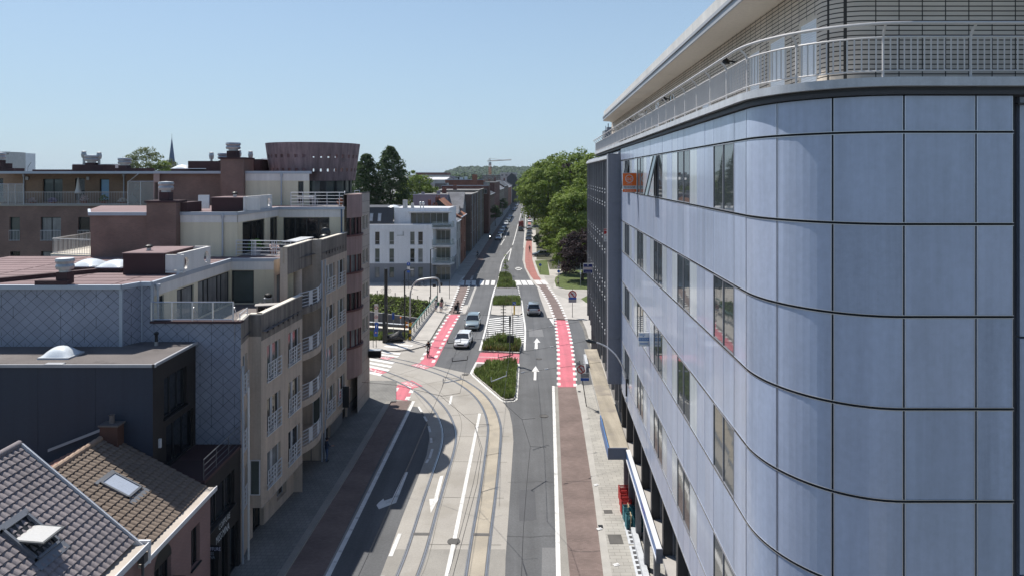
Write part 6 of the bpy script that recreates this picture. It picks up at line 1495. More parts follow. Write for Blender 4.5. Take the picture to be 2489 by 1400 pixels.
# ================================================================ far buildings
MW = {}
def wallmat(nm, c, c2=None):
    return Mbrick(nm, c, c2 or tuple(x*.82 for x in c), tuple(x*.8+.02 for x in c), .4, .13, .02, var=.15, bump=.1)
w_white = M('wall_white', (.72,.74,.78), .8, var=.05, scale=1, streak=.1); w_grey = M('wall_grey', (.24,.25,.275), .8, var=.06, scale=1)
w_lgrey = M('wall_lgrey', (.42,.42,.42), .8, var=.08, streak=.12); w_red = wallmat('wall_red', (.27,.115,.075)); w_brown = wallmat('wall_brown', (.15,.105,.09)); w_mauve = M('wall_mauve', (.245,.225,.275), .85, var=.06, scale=1, streak=.1)
w_taupe = M('wall_taupe', (.20,.175,.15), .85, var=.1, streak=.2); w_dred = wallmat('wall_dred', (.16,.07,.06)); w_ochre = M('wall_ochre', (.40,.34,.25), .85, var=.1, streak=.15)
r_slate = Mbrick('roof_slate', (.19,.195,.21), (.155,.16,.175), (.09,.09,.10), .3, .25, .03, flat=True, var=.2, bump=.3); r_dark = M('roof_dark', (.05,.055,.065), .8, var=.15, scale=2); r_orange = Mbrick('roof_orange', (.34,.145,.08), (.27,.115,.07), (.14,.07,.05), .3, .3, .03, flat=True, var=.25, bump=.4); r_flat = M('roof_flat', (.20,.19,.185), .9, var=.2, scale=1.5); r_pale = M('roof_pale', (.52,.52,.53), .7, var=.1)
def xl(d):
    T = [(60,-12.7),(127,-11.8),(177,-10.8),(272,-8.3),(380,-4.0),(488,.4),(700,7),(900,14)]
    for (a,xa),(b,xb) in zip(T,T[1:]):
        if d <= b: return xa+(xb-xa)*(d-a)/(b-a)
    return T[-1][1]
def townhouse(label, d0, d1, z, wm, roof='flat', depth=10, nf=3, nw=2, fmat=None, rm=None, cat_='house', group='terraced houses on the left side of the street', zr=2.6, strip_=0, chim=True, x0=None):
    A, B = (xl(d0),d0+.02), (xl(d1),d1-.02); t = thing('town_house', label, cat_, V(A[0]-3,d0,0), group)
    L_ = (v2(B)-v2(A)).length; fh = z/(nf); hs = []
    for f in range(nf):
        for k in range(nw):
            s = L_*(k+.5)/nw; w2 = min(.62, L_/nw*.3); hs.append((s-w2, s+w2, f*fh+(.9 if f else .2), f*fh+fh*.82))
    mb = MB(); wall(mb, A, B, 0, z, hs, .14); C_, D_ = (B[0]-depth,B[1]), (A[0]-depth,A[1])
    mb.face([V(*D_,0), V(*A,0), V(*A,z), V(*D_,z)]); mb.face([V(*B,0), V(*C_,0), V(*C_,z), V(*B,z)]); mb.face([V(*C_,0), V(*D_,0), V(*D_,z), V(*C_,z)])
    if roof == 'gable':
        for P, Q in ((A,D_),(B,C_)): m = (v2(P)+v2(Q))/2; mb.face([V(*P,z), V(*Q,z), V(*m,z+zr)])
    mb.build('wall', wm, t)
    for i, h in enumerate(hs): win(t, A, B, h, .12, fmat or random.choice([white_metal, cap_white, black_paint]), random.choice([glass_dark, glass_curtain, glass_mirror]), .08, (.5,), sill=.06)
    if roof == 'flat':
        mb = MB(); mb.poly([V(*A,z-.05), V(*B,z-.05), V(*C_,z-.05), V(*D_,z-.05)]); mb.build('roof', rm or r_flat, t)
        mb = MB(); mb.ob(V(A[0]-.2,A[1],z), V(*(v2(B)-v2(A)),0), (.35,0,0), (0,0,.22)); mb.ob(V(D_[0],D_[1],z), (depth-.25,0,0), (0,.25,0), (0,0,.2)); mb.build('cornice', kerb_stone, t)
    else:
        mA, mB_ = (v2(A)+v2(D_))/2, (v2(B)+v2(C_))/2; mb = MB(); mb.face([V(A[0]+.25,A[1],z-.1), V(B[0]+.25,B[1],z-.1), V(*mB_,z+zr), V(*mA,z+zr)]); mb.face([V(*D_,z), V(*mA,z+zr), V(*mB_,z+zr), V(*C_,z)]); mb.build('roof', rm or r_slate, t)
        mb = MB(); mb.ob(V(A[0]+.15,A[1],z-.2), V(*(v2(B)-v2(A)),0), (.2,0,0), (0,0,.15)); mb.build('gutter', zinc, t)
    if strip_:
        for k in range(strip_): mb = MB(); p = v2(A).lerp(v2(B),(k+.5)/strip_); mb.tube([V(p.x+.08,p.y,0), V(p.x+.08,p.y,z)], .10, 6); mb.build('downpipe', zinc, t)
    if chim:
        mb = MB(); m = (v2(A)+v2(D_))/2; mb.box((m.x,m.y+.6,z+(zr if roof == 'gable' else 0)+.6), (1.1,.6,1.8)); c = mb.build('chimney', w_dred, t)
        for dx in (-.3,.1,.35): mb = MB(); mb.tube([V(m.x+dx,m.y+.6,z+(zr if roof == 'gable' else 0)+1.5), V(m.x+dx,m.y+.6,z+(zr if roof == 'gable' else 0)+1.9)], .09, 6); mb.build('chimney_pot', terra, c)
    return t
townhouse('narrow pale grey town house next to the white corner building', 141.5, 150, 10.2, w_lgrey, 'gable', 9, 3, 2, rm=r_slate, zr=2.0)
townhouse('red brick town house with tiled roof beyond the narrow pale grey house', 150, 163.5, 10.6, w_red, 'gable', 10, 3, 2, rm=r_orange, zr=2.8)
townhouse('brown brick flats with pale vertical pipes and flat roof on the left street side', 178.5, 204, 14.6, w_brown, 'flat', 14, 4, 8, strip_=3, cat_='apartment block')
townhouse('taupe flats with wide windows beyond the brown brick flats', 204, 246, 15.1, w_taupe, 'flat', 14, 4, 10, strip_=2, cat_='apartment block', fmat=white_metal)
townhouse('tall pale grey rendered house standing above the taupe flats', 247, 262, 17.0, w_lgrey, 'flat', 12, 5, 2, cat_='apartment block', chim=False)
townhouse('low dark house with green roof edge after the tall pale house', 262, 292, 12.2, w_brown, 'gable', 10, 4, 3, rm=r_dark)
townhouse('tall red brown house with flat roof far down the left row', 292, 330, 16.4, w_dred, 'flat', 12, 5, 4, chim=False)
townhouse('grey brown house with pointed roof far down the left row', 330, 372, 12.6, w_taupe, 'gable', 10, 4, 4, rm=r_slate, zr=3.2)
townhouse('dark brick house in the shade far down the left row', 372, 420, 13.5, w_brown, 'gable', 10, 4, 5, rm=r_dark, zr=3)
townhouse('last but one dark house of the left row before the road end', 420, 470, 12.0, w_red, 'gable', 10, 3, 5, rm=r_slate, zr=3)
townhouse('pale house closing the left row at the road end', 470, 540, 12.5, w_lgrey, 'gable', 10, 3, 5, rm=r_dark, zr=3)
townhouse('distant ochre house beyond the end of the row', 545, 640, 12.5, w_ochre, 'gable', 10, 3, 6, rm=r_orange, zr=3)
# white corner building
WC = thing('corner_building', 'white corner apartment building with grey base and glass balconies at its corner', 'building', (-18,130,0))
yW = 126.0; fx = lambda px: X(px,yW)
A_, B_ = (-30.5,yW), (fx(1052),yW)
s = lambda px: fx(px)+30.5
colsw = [(882,894),(911,923),(946,958),(996.5,1008),(1016,1028)]
hs = [(s(a),s(b),z0,z1) for a, b in colsw for z0, z1 in ((.9,2.9),(3.75,6.3),(7.0,9.4))]
mb = MB(); wall(mb, A_, B_, 3.55, 10.6, [h for h in hs if h[2] > 3], .2); Cc = (fx(1093),yW+2.2)
D_ = (xl(141.4),141.4); hs2 = [(s0,s0+1.0,z0,z1) for s0 in (1.2,3.6,6.2,8.8,11.0) for z0, z1 in ((.9,2.9),(3.75,6.3),(7.0,9.4))]
wall(mb, Cc, D_, 3.55, 10.6, [h for h in hs2 if h[2] > 3], .2)
mb.face([V(-30.5,yW,3.55), V(-30.5,yW+14,3.55), V(-30.5,yW+14,10.6), V(-30.5,yW,10.6)])
mb.face([V(*B_,3.55), V(fx(1056),yW+2.2,3.55), V(fx(1056),yW+2.2,10.6), V(*B_,10.6)]); mb.build('wall', w_white, WC)
mb = MB(); wall(mb, A_, B_, 0, 3.55, [h for h in hs if h[2] < 3], .2); wall(mb, Cc, D_, 0, 3.55, [h for h in hs2 if h[2] < 3], .2); mb.face([V(*B_,0), V(fx(1056),yW+2.2,0), V(fx(1056),yW+2.2,3.55), V(*B_,3.55)]); mb.face([V(fx(1056),yW+2.2,0), V(*Cc,0), V(*Cc,.14), V(fx(1056),yW+2.2,.14)]); mb.build('base_wall', w_grey, WC)
for h in hs: win(WC, A_, B_, h, .17, slab_white if h[2] > 3 else w_grey, random.choice([glass_green, glass_curtain, glass_green, glass_dark]), .07, (), bars=(.28,) if h[2] > 3 else (), sill=.05)
for h in hs2: win(WC, Cc, D_, h, .17, slab_white, glass_dark, .07, ())
# recessed corner with balconies
iA, iB = (fx(1056),yW+2.2), Cc; L_ = (v2(iB)-v2(iA)).length
for z0 in (0.15,3.75,7.0): win(WC, iA, iB, (.15,L_-.1,z0,z0+2.5), .1, grey_trim, glass_green, .08, (.33,.66))
mb = MB(); wall(mb, iA, iB, 0, 10.6, [(.15,L_-.1,z0,z0+2.5) for z0 in (.15,3.75,7.0)], .15); mb.build('corner_wall', w_lgrey, WC)
for z in (3.3,6.6,9.9):
    q = [(fx(1050),yW-.25),(fx(1094),yW-.25),(fx(1098)+.4,yW+1.2),(Cc[0]+.2,yW+2.6),(fx(1052),yW+2.6)]
    mb = MB(); mb.prism(q, z, z+.3); mb.build('balcony_slab', slab_white, WC)
    g = MB()
    for a, b in zip(q[:3], q[1:4]): g.face([V(*a,z+.3), V(*b,z+.3), V(*b,z+1.35), V(*a,z+1.35)])
    g.build('balcony_glass', glass_balc, WC)
mb = MB(); mb.bx(-30.5, fx(1050)+.0, yW-.12, yW+.3, 9.75, 10.75); mb.prism([(fx(1093)+.1,yW+2.2),(xl(141)+.1,141),(xl(141)-.4,141),(fx(1093)-.5,yW+2.2)], 9.9, 10.75); mb.build('parapet', w_white, WC)
mb = MB(); mb.poly([V(-30.5,yW,10.55), V(fx(1094),yW,10.55), V(xl(141),141,10.55), V(-30.5,141,10.55)]); mb.build('roof', r_flat, WC)
# set back top storey
yT = 127.6; fT = lambda px: X(px,yT)
A_, B_ = (fT(958),yT), (fT(1092),yT); sT = lambda px: fT(px)-fT(958); hs = [(sT(998),sT(1090),10.7,12.75)]
mb = MB(); wall(mb, A_, B_, 10.55, 13.7, hs, .5); mb.face([V(*B_,10.55), V(B_[0]+.6,136,10.55), V(B_[0]+.6,136,13.7), V(*B_,13.7)]); mb.face([V(*A_,10.55), V(A_[0],138,10.55), V(A_[0],138,13.7), V(*A_,13.7)]); mb.build('top_storey', w_white, WC)
win(WC, A_, B_, hs[0], .45, grey_trim, glass_green, .1, (.16,.32,.52,.68,.84))
mb = MB(); mb.bx(fT(994), fT(1097), yT-.75, yT+.4, 12.85, 13.05); mb.build('roof_overhang', slab_white, WC)
mb = MB(); mb.poly([V(A_[0],yT,13.6), V(B_[0],yT,13.6), V(B_[0]+.6,136,13.6), V(A_[0],138,13.6)]); mb.build('roof', r_pale, WC)
mb = MB(); mb.face([V(-30.5,yW+.5,10.7), V(fT(957.5),yW+.5,10.7), V(fT(957.5),yW+1.9,13.8), V(-30.5,yW+1.9,13.8)]); mb.face([V(-30.5,yW+1.9,13.8), V(fT(957.5),yW+1.9,13.8), V(fT(957.5),138,13.8), V(-30.5,138,13.8)]); mb.build('mansard_roof', r_dark, WC)
for px in (899,919): 
    mb = MB(); a = at(px,545,yW+.6+.45); u = V(.62,0,0); vv = V(0,.65,1.44); mb.ob(V(a.x,yW+.62,11.25)+V(0,-.02,0), u, vv, V(0,-.09,.04)); f = mb.build('roof_window', grey_trim, WC)
    g = MB(); p = V(a.x+.06,yW+.62-.13,11.35); g.face([p, p+u*.8, p+u*.8+vv*.88, p+vv*.88]); g.build('pane', slab_white, f)
mb = MB(); mb.lathe([(0,.5),(.5,.42),(1.0,.2),(1.2,0)], (fT(953),yT+1.5,13.7), 14); mb.build('skylight', dome_mat, WC, smooth=True)
for q in ((975,985,15.1),(995,1001,14.5)): mb = MB(); mb.bx(fT(q[0]), fT(q[1]), 129.5, 130.5, 13.6, q[2]); mb.build('chimney', w_lgrey, WC)
for px, zt in ((1018,14.9),(1025,14.9)): mb = MB(); c = V(fT(px),130,13.6); mb.tube([c, c+V(0,0,.6)], .1, 6); mb.lathe([(.2,.6),(.28,.85),(.2,1.1),(0,1.2)], c, 8); mb.build('flue', galv, WC)
mb = MB(); p = V(fx(978),yW-.1,Z(572,yW)); mb.tube([p, p+V(0,-.9,0)], .03, 5); mb.tube([p+V(-.9,-.5,0), p+V(.4,-.5,0)], .04, 5); mb.tube([p+V(.25,-.5,0), p+V(.25,-.5,.7)], .05, 5); mb.build('wire_anchor', black_paint, WC)
# houses behind, seen over its roof
def block(label, px0, px1, d, depth, z, wm, rm, roof='flat', cat_='building', nwin=0, zr=2.5, group=None, extras=()):
    x0, x1 = X(px0,d), X(px1,d); t = thing('building', label, cat_, V((x0+x1)/2,d,0), group); mb = MB(); hs = []
    L_ = x1-x0
    if nwin:
        for k in range(nwin): s_ = L_*(k+.5)/nwin; hs.append((s_-L_/nwin*.28, s_+L_/nwin*.28, z-2.6, z-1.1))
    wall(mb, (x0,d), (x1,d), 0, z, hs, .15); mb.face([V(x1,d,0), V(x1,d+depth,0), V(x1,d+depth,z), V(x1,d,z)]); mb.face([V(x0,d,0), V(x0,d+depth,0), V(x0,d+depth,z), V(x0,d,z)]); mb.face([V(x0,d+depth,0), V(x1,d+depth,0), V(x1,d+depth,z), V(x0,d+depth,z)])
    if roof == 'gable_x':   # ridge runs left-right
        for x in (x0,x1): mb.face([V(x,d,z), V(x,d+depth,z), V(x,d+depth/2,z+zr)])
    if roof == 'gable_y':
        for y in (d,d+depth): mb.face([V(x0,y,z), V(x1,y,z), V((x0+x1)/2,y,z+zr)])
    mb.build('wall', wm, t)
    for h in hs: win(t, (x0,d), (x1,d), h, .12, white_metal, glass_dark, .1, (.5,))
    mb = MB()
    if roof == 'flat': mb.poly([V(x0,d,z-.06), V(x1,d,z-.06), V(x1,d+depth,z-.06), V(x0,d+depth,z-.06)])
    elif roof == 'gable_x': mb.face([V(x0-.2,d-.2,z-.1), V(x1+.2,d-.2,z-.1), V(x1+.2,d+depth/2,z+zr), V(x0-.2,d+depth/2,z+zr)]); mb.face([V(x0-.2,d+depth/2,z+zr), V(x1+.2,d+depth/2,z+zr), V(x1+.2,d+depth+.2,z-.1), V(x0-.2,d+depth+.2,z-.1)])
    else: xm = (x0+x1)/2; mb.face([V(x0-.2,d-.2,z-.1), V(xm,d-.2,z+zr), V(xm,d+depth,z+zr), V(x0-.2,d+depth,z-.1)]); mb.face([V(xm,d-.2,z+zr), V(x1+.2,d-.2,z-.1), V(x1+.2,d+depth,z-.1), V(xm,d+depth,z+zr)])
    mb.build('roof', rm, t)
    if roof == 'flat': mb = MB(); mb.bx(x0-.1, x1+.1, d-.1, d+.2, z, z+.18); mb.build('roof_edge', zinc, t)
    for e in extras:
        if e[0] == 'chimney': mb = MB(); mb.bx(X(e[1],d+2), X(e[2],d+2), d+2, d+3.2, z, e[3]); mb.build('chimney', e[4], t)
    return t
block('mauve rendered rear building with chimney stubs above the white corner building', 1004, 1086, 165, 14, 15.0, w_mauve, r_flat, extras=(('chimney',1024,1031,15.6,w_mauve),('chimney',1061,1069,15.9,w_mauve)))
t = block('slate roofed rear house right of the mauve building', 1086, 1124, 166, 12, 11.8, w_grey, r_slate, 'gable_x', 'house', zr=3.7)
block('small gabled house with orange tiled roof behind the white corner building', 1041, 1090, 147, 12, 12.6, black, r_orange, 'gable_y', 'house', zr=2.0, extras=(('chimney',1040,1046,14.4,w_dred),))
block('low house with pale dormer between the orange roof and the red brick house', 1092, 1112, 152, 8, 11.3, w_white, r_slate, 'gable_x', 'house', zr=1.6)
block('dark red brick building with flat roof and white vents in the middle distance', 1074, 1188, 228, 16, 16.1, w_dred, r_dark, nwin=6, extras=(('chimney',1148,1160,19.9,w_red),('chimney',1086,1090,17,galv)))
block('dark red brick upper storey set back behind the dark brick building', 1082, 1175, 246, 16, 17.9, w_red, r_dark, extras=(('chimney',1104,1112,18.6,galv),('chimney',1117,1125,18.8,dome_mat),('chimney',1129,1136,19.1,dome_mat)))
block('grey industrial building with small window left of the dark red brick', 1057, 1082, 235, 20, 16.8, w_taupe, r_flat, nwin=2)
block('brown house with curved gable beside the round green tree', 1022, 1048, 230, 16, 15.0, w_brown, r_dark, 'gable_y', 'house', zr=2)
block('wide pale roofed warehouse in the distance above the mauve building', 1020, 1084, 350, 40, 17.2, w_lgrey, r_pale, 'gable_x', 'warehouse', zr=1.2)
block('long distant grey building with dark roof on the left horizon', 990, 1086, 520, 30, 19.2, w_lgrey, r_dark, nwin=10, zr=1)
block('dark red flat roofed building at the left horizon under the wood', 1010, 1087, 560, 30, 21.2, w_dred, r_dark)
block('blue grey box building in front of the distant wood', 1091, 1104, 420, 14, 18.6, w_mauve, r_dark)
block('black roofed house in front of the distant wood', 1105, 1120, 430, 14, 18.2, black, r_dark)
block('distant concrete block with a row of square windows below the crane', 1172, 1216, 520, 22, 19.3, w_taupe, r_flat, nwin=6)
block('distant grey block right of the crane mast', 1216, 1256, 560, 26, 21.0, w_lgrey, r_flat, nwin=4)
block('distant dark gabled house at the end of the street', 1232, 1256, 480, 16, 17.8, r_dark, r_dark, 'gable_y', 'house', zr=3)
block('brown far house between the crane block and the trees', 1228, 1262, 640, 16, 14.5, w_brown, r_slate, 'gable_y', 'house', zr=4)
# skyline on the left
block('white grey tower block at the left edge of the skyline', -20, 24, 620, 20, 40.2, w_lgrey, r_flat, cat_='tower block', nwin=4)
block('white ribbed tower block on the left skyline, right half of the pair', 24, 50, 640, 20, 39.8, w_white, r_flat, cat_='tower block', nwin=7)
t = thing('church_spire', 'slim dark blue church spire rising behind the feathery tree', 'church spire', V(X(414,560),560,0)); x = X(414,560)
mb = MB(); mb.bx(x-2.6,x+2.6,560,565,0,30); mb.build('tower', w_taupe, t); mb = MB(); mb.lathe([(2.8,30),(2.4,31),(.1,50.2),(.0,50.4)], (x,562.5,0), 8); mb.build('spire', M('spire_blue', (.06,.10,.19), .6), t); mb = MB(); mb.tube([V(x,562.5,50), V(x,562.5,53)], .12, 5); mb.build('finial', black, t)
mb = MB(); a = V(X(67,66),66,20.2); mb.tube([a, a+V(.05,0,.5), a+V(.35,0,.95)], .02, 5); o = mb.build('roof_aerial', black_paint); tag(o, 'thin bent aerial on the brick roof beside the white towers', 'aerial')
block('blue slate roofed building just left of the concrete drum', 608, 664, 95, 10, 20.3, w_dred, M('roof_blue', (.06,.09,.15), .7), 'gable_x', 'house', zr=2.0)
# tower crane
t = thing('tower_crane', 'red and white tower crane above the distant wood', 'crane', V(X(1191,600),600,0)); xm = X(1191,600)
red_w = M('crane_red', (.50,.17,.10), .6); mb = MB()
zc = Z(400,600)
for dx in (-.9,.9):
    for dy in (-.9,.9): mb.tube([V(xm+dx,600+dy,0), V(xm+dx,600+dy,zc)], .22, 4)
for k in range(14): z = zc*k/14; zz = zc*(k+1)/14; mb.tube([V(xm-.9,599.1,z), V(xm+.9,599.1,zz)], .16, 4); mb.tube([V(xm+.9,599.1,z), V(xm-.9,599.1,zz)], .16, 4)
mb.build('mast', red_w, t)
mb = MB(); zj = Z(393,600); zt = Z(385,600); xe = X(1243,600); xb = X(1187,600)
mb.tube([V(xb-1,600,zj+.2), V(xe,600,zj+1.3)], .38, 4); mb.tube([V(xm,600,zj), V(xm,600,zt)], .3, 4); mb.tube([V(xm,600,zt), V(xe-8,600,zj+1.1)], .12, 4); mb.tube([V(xm,600,zt), V(xb-1,600,zj)], .14, 4)
for k in range(16): q0 = V(xm,600,zj+.3).lerp(V(xe,600,zj+1.3),k/16); mb.tube([q0, q0+V(.6,0,.9)], .12, 4)
mb.build('jib', M('crane_grey', (.42,.40,.38), .6), t)
mb = MB(); mb.bx(xm-1.2,xm+1.2,599,601,zc-.5,zc+1.8); mb.build('cab', w_lgrey, t)
# distant wooded hill: crowns as one far-off mass
def knob(mb, c, r):
    n, k = 7, 4; c = Vector(c); rings = []
    for i in range(k+1):
        th_ = -.25+(PI/2+.25)*i/k; rings.append(len(mb.v)); mb.v += [c+V(r*math.cos(th_)*math.cos(2*PI*j/n+i*.4)*random.uniform(.8,1.2), r*math.cos(th_)*math.sin(2*PI*j/n+i*.4)*random.uniform(.8,1.2), r*1.05*math.sin(th_)*random.uniform(.85,1.15)) for j in range(n)]
    for i in range(k):
        for j in range(n): mb.f.append([rings[i]+j, rings[i]+(j+1)%n, rings[i+1]+(j+1)%n, rings[i+1]+j]); mb.m.append(random.choice([0,0,0,1]))
fw1 = M('far_wood', (.028,.058,.022), .9, var=.35, scale=.5, fine=.3); fw2 = M('far_wood_light', (.05,.09,.028), .9, var=.35, scale=.5, fine=.3)
mb = MB()
for k in range(1700):
    d = 1500+900*random.random(); u = random.random(); px = 1072+(1400-1072)*u if random.random() < .8 else 1180+260*random.random()
    edge = min(1, max(0,(px-1072)/45)); ztop = H+(424-(406-(2 if px > 1130 else 0)+(px-1190)*.01))/1660*2300
    zb = (d-1500)/900*(ztop-8)*edge**.5
    mb_r = random.uniform(6,11); knob(mb, (X(px,d),d,zb), mb_r)
for k in range(260):
    d = 820+300*random.random(); px = 1085+random.random()*190; knob(mb, (X(px,d),d,random.uniform(7,13)*(.6 if px > 1180 else 1)), random.uniform(4,8))
for k in range(260):
    d = 900+500*random.random(); px = random.choice([random.uniform(-200,1000), random.uniform(1250,1500)]); knob(mb, (X(px,d),d,random.uniform(2,9)), random.uniform(5,9))
o = mb.build('far_wood', [fw1, fw2], org=(0,0,0)); o['kind'] = 'stuff'
# ================================================================ vehicles
def paint(name, c, metal=.0, rough=.28): return M(name, c, rough, metal, var=.03, scale=2, fine=0, spec=.5, coat=.8)
p_white = paint('paint_white', (.66,.67,.68)); p_sage = paint('paint_sage', (.26,.32,.34), .3); p_silver = paint('paint_silver', (.36,.38,.41), .5); p_black = paint('paint_black', (.015,.016,.019)); p_red = paint('paint_red', (.30,.018,.02)); p_blue = paint('paint_blue', (.04,.07,.13), .2); p_grey = paint('paint_grey', (.12,.13,.145), .4); p_lb = paint('paint_lightblue', (.16,.22,.29), .3); p_dg = paint('paint_green', (.05,.06,.055), .2)
car_glass = M('car_glass', (.018,.022,.026), .05, var=.1, spec=.7, coat=.3); plastic = M('black_plastic', (.02,.02,.022), .55, var=.1); chrome = M('chrome', (.6,.61,.63), .15, 1, var=.03); head_l = M('headlight_glass', (.55,.58,.62), .1, var=.05, spec=.7, coat=.6); tail_l = M('taillight_red', (.30,.012,.015), .2, var=.05, coat=.5); plate_m = M('number_plate', (.62,.60,.54), .5, var=.03)
def make_car(label, cat_, body, kind='hatch', group=None):
    """local frame: +y is the front, origin on the ground under the middle"""
    S = dict(hatch=(4.35,1.79,1.44,.52), suv=(4.60,1.87,1.66,.60), estate=(4.6,1.80,1.48,.52), van=(5.3,2.02,2.35,.62), sedan=(4.6,1.8,1.44,.52))[kind]
    L_, W, Hh, _ = S; w = W/2; hl = L_/2
    t = thing({'van':'van'}.get(kind,'car'), label, cat_, (0,0,0), group, local=True)
    belt = {'hatch':.92,'suv':1.06,'estate':.93,'van':1.25,'sedan':.92}[kind]; sill = .22 if kind != 'suv' else .28
    hood0 = {'hatch':.72,'suv':.86,'estate':.72,'van':.98,'sedan':.70}[kind]
    ws0 = {'hatch':.95,'suv':.90,'estate':.95,'van':1.75,'sedan':.85}[kind]     # windscreen base (y)
    rb = {'hatch':-hl+.12,'suv':-hl+.12,'estate':-hl+.12,'van':-hl+.03,'sedan':-hl+.75}[kind]
    st = [(-hl,.50,belt*.80,.86),(-hl+.04,.30,belt*.93,.93),(-hl+.3,sill,belt,.985),(-hl*.55,sill,belt,1.0),(0,sill,belt,1.0),(hl*.40,sill,belt,1.0),(ws0,sill,belt-.01,.99),(hl*.62 if kind != 'van' else hl*.80,sill,hood0+.12,.975),(hl*.86,.24,hood0+.02,.93),(hl*.965,.26,hood0-.10,.84),(hl,.32,hood0-.24,.74)]
    mb = MB(); rings = []
    for y, zb, zt, f in st:
        ww = w*f; zt = max(zt, zb+.12)
        half = [(0,zb),(ww*.82,zb),(ww*.97,zb+.10),(ww,zb+(zt-zb)*.45),(ww*.985,zb+(zt-zb)*.78),(ww*.90,zt),(ww*.45,zt+.03),(0,zt+.045)]
        ring_ = half+[(-x,z) for x, z in half[-2:0:-1]]
        rings.append(len(mb.v)); mb.v += [V(x,y,z) for x, z in ring_]
    k = 14
    for a, b in zip(rings, rings[1:]):
        for j in range(k): mb.f.append([a+j, a+(j+1)%k, b+(j+1)%k, b+j]); mb.m.append(0)
    for a in (rings[0], rings[-1]): mb.f.append([a+j for j in range(k)]); mb.m.append(0)
    mb.build('body', body, t, smooth=True)
    # glasshouse
    rf = {'hatch':.25,'suv':.20,'estate':.25,'van':1.05,'sedan':.15}[kind]; rr = {'hatch':-hl+.62,'suv':-hl+.50,'estate':-hl+.45,'van':-hl+.06,'sedan':-hl+1.45}[kind]
    wb, wr = w*.93, w*.74 if kind != 'van' else w*.86
    zr = Hh-.05
    Bq = [V(-wb,ws0,belt-.02),V(wb,ws0,belt-.02),V(wb,rb,belt-.02),V(-wb,rb,belt-.02)]; Tq = [V(-wr,rf,zr),V(wr,rf,zr),V(wr,rr,zr),V(-wr,rr,zr)]
    mb = MB()
    sidem = 0 if kind != 'van' else 1
    mb.face([Bq[0],Bq[1],Tq[1],Tq[0]],0); mb.face([Bq[2],Bq[3],Tq[3],Tq[2]], 0 if kind != 'van' else 1)
    mb.face([Bq[1],Bq[2],Tq[2],Tq[1]],sidem); mb.face([Bq[3],Bq[0],Tq[0],Tq[3]],sidem)
    mb.build('windows', [car_glass, body], t)
    mb = MB(); cr = []
    for i in range(5):
        y = rf+.06+(rr-rf-.12)*i/4; cr.append([V(x*wr*1.03,y,zr+.0+.075*(1-(x*.9)**2)*(1-.25*(abs(i-2)/2)**2)) for x in (-1,-.6,0,.6,1)])
    for a, b in zip(cr, cr[1:]):
        for j in range(4): mb.face([a[j],a[j+1],b[j+1],b[j]])
    for a in (cr[0],cr[-1]): mb.face([a[0]-V(0,0,.04)]+a+[a[-1]-V(0,0,.04)])
    for j in (0,4):
        for a, b in zip(cr, cr[1:]): mb.face([a[j],b[j],b[j]-V(0,0,.05),a[j]-V(0,0,.05)])
    mb.build('roof', body, t, smooth=True)
    mb = MB()
    for s in (0,1): mb.tube([Bq[s],Tq[s]+V(0,0,.01)], .045, 5); mb.tube([Bq[3-s],Tq[3-s]+V(0,0,.01)], .06, 5)
    for s in (-1,1):
        m0, m1 = V(s*wb,(ws0+rb)/2-.1,belt), V(s*wr,(rf+rr)/2-.05,zr); mb.tube([m0,m1], .04, 4)
    mb.build('pillar', body if kind != 'van' else body, t)
    wy = hl-.86; wyr = -hl+.82; r = .325 if kind not in ('suv','van') else .365
    for y in (wy, wyr):
        for s in (-1,1):
            mb = MB(); n = 18; ar = [V(s*(w+.003),y+(r+.055)*math.cos(2*PI*j/n),r+(r+.055)*math.sin(2*PI*j/n)) for j in range(n)]; mb.face([p for p in ar if p.z > .0]); mb.build('wheel_arch', plastic, t)
            mb = MB(); c = V(s*(w-.10),y,r)
            def ringx(rad, x): return [V(x,y+rad*math.cos(2*PI*j/n),r+rad*math.sin(2*PI*j/n)) for j in range(n)]
            A_, B_ = ringx(r,s*(w-.18)), ringx(r,s*(w+.02)); Cc = ringx(r*.68,s*(w+.028)); 
            for i in range(n):
                q = (i+1)%n; mb.face([A_[i],A_[q],B_[q],B_[i]],0); mb.face([B_[i],B_[q],Cc[q],Cc[i]],0)
            tw_ = mb.build('wheel', rubber, t); mb = MB(); D_ = ringx(r*.66,s*(w+.02)); mb.face(D_,1)
            for a in range(5): an = 2*PI*a/5; e = V(0,math.cos(an),math.sin(an))*r*.62; f_ = V(0,-math.sin(an),math.cos(an))*.05; x = V(s*(w+.032),y,r); mb.face([x-f_,x+f_,x+e+f_*.8,x+e-f_*.8])
            mb.build('rim', [alu_matt, plastic], tw_)
    hz = hood0-.07
    for s in (-1,1):
        mb = MB(); p = V(s*w*.62,hl*.955,hz-.03); mb.ob(p-V(s*w*.17,0,.055), V(s*w*.34,-.18,0), V(0,.07,0), V(0,-.03,.13)); mb.build('headlight', head_l, t)
        mb = MB(); mb.ob(V(s*w*.66,-hl-.015,belt-.26), V(s*w*.27,.03,0), V(0,.12,0), V(0,.03,.20 if kind != 'van' else .42)); mb.build('taillight', tail_l, t)
        mb = MB(); mb.ball((s*(w+.07),ws0-.10,belt+.06), .10,.06,.075,8,6); mb.build('mirror', body, t, smooth=True)
    mb = MB(); mb.ob(V(-w*.42,hl-.02,hz-.20), V(w*.84,0,0), V(0,.035,0), V(0,-.03,.15)); mb.build('grille', plastic, t)
    mb = MB(); mb.ob(V(-w*.66,hl-.05,.24), V(w*1.32,0,0), V(0,.045,0), V(0,0,.14)); mb.ob(V(-w*.72,-hl-.012,.30), V(w*1.44,0,0), V(0,.06,0), V(0,0,.20)); mb.build('bumper_trim', plastic, t)
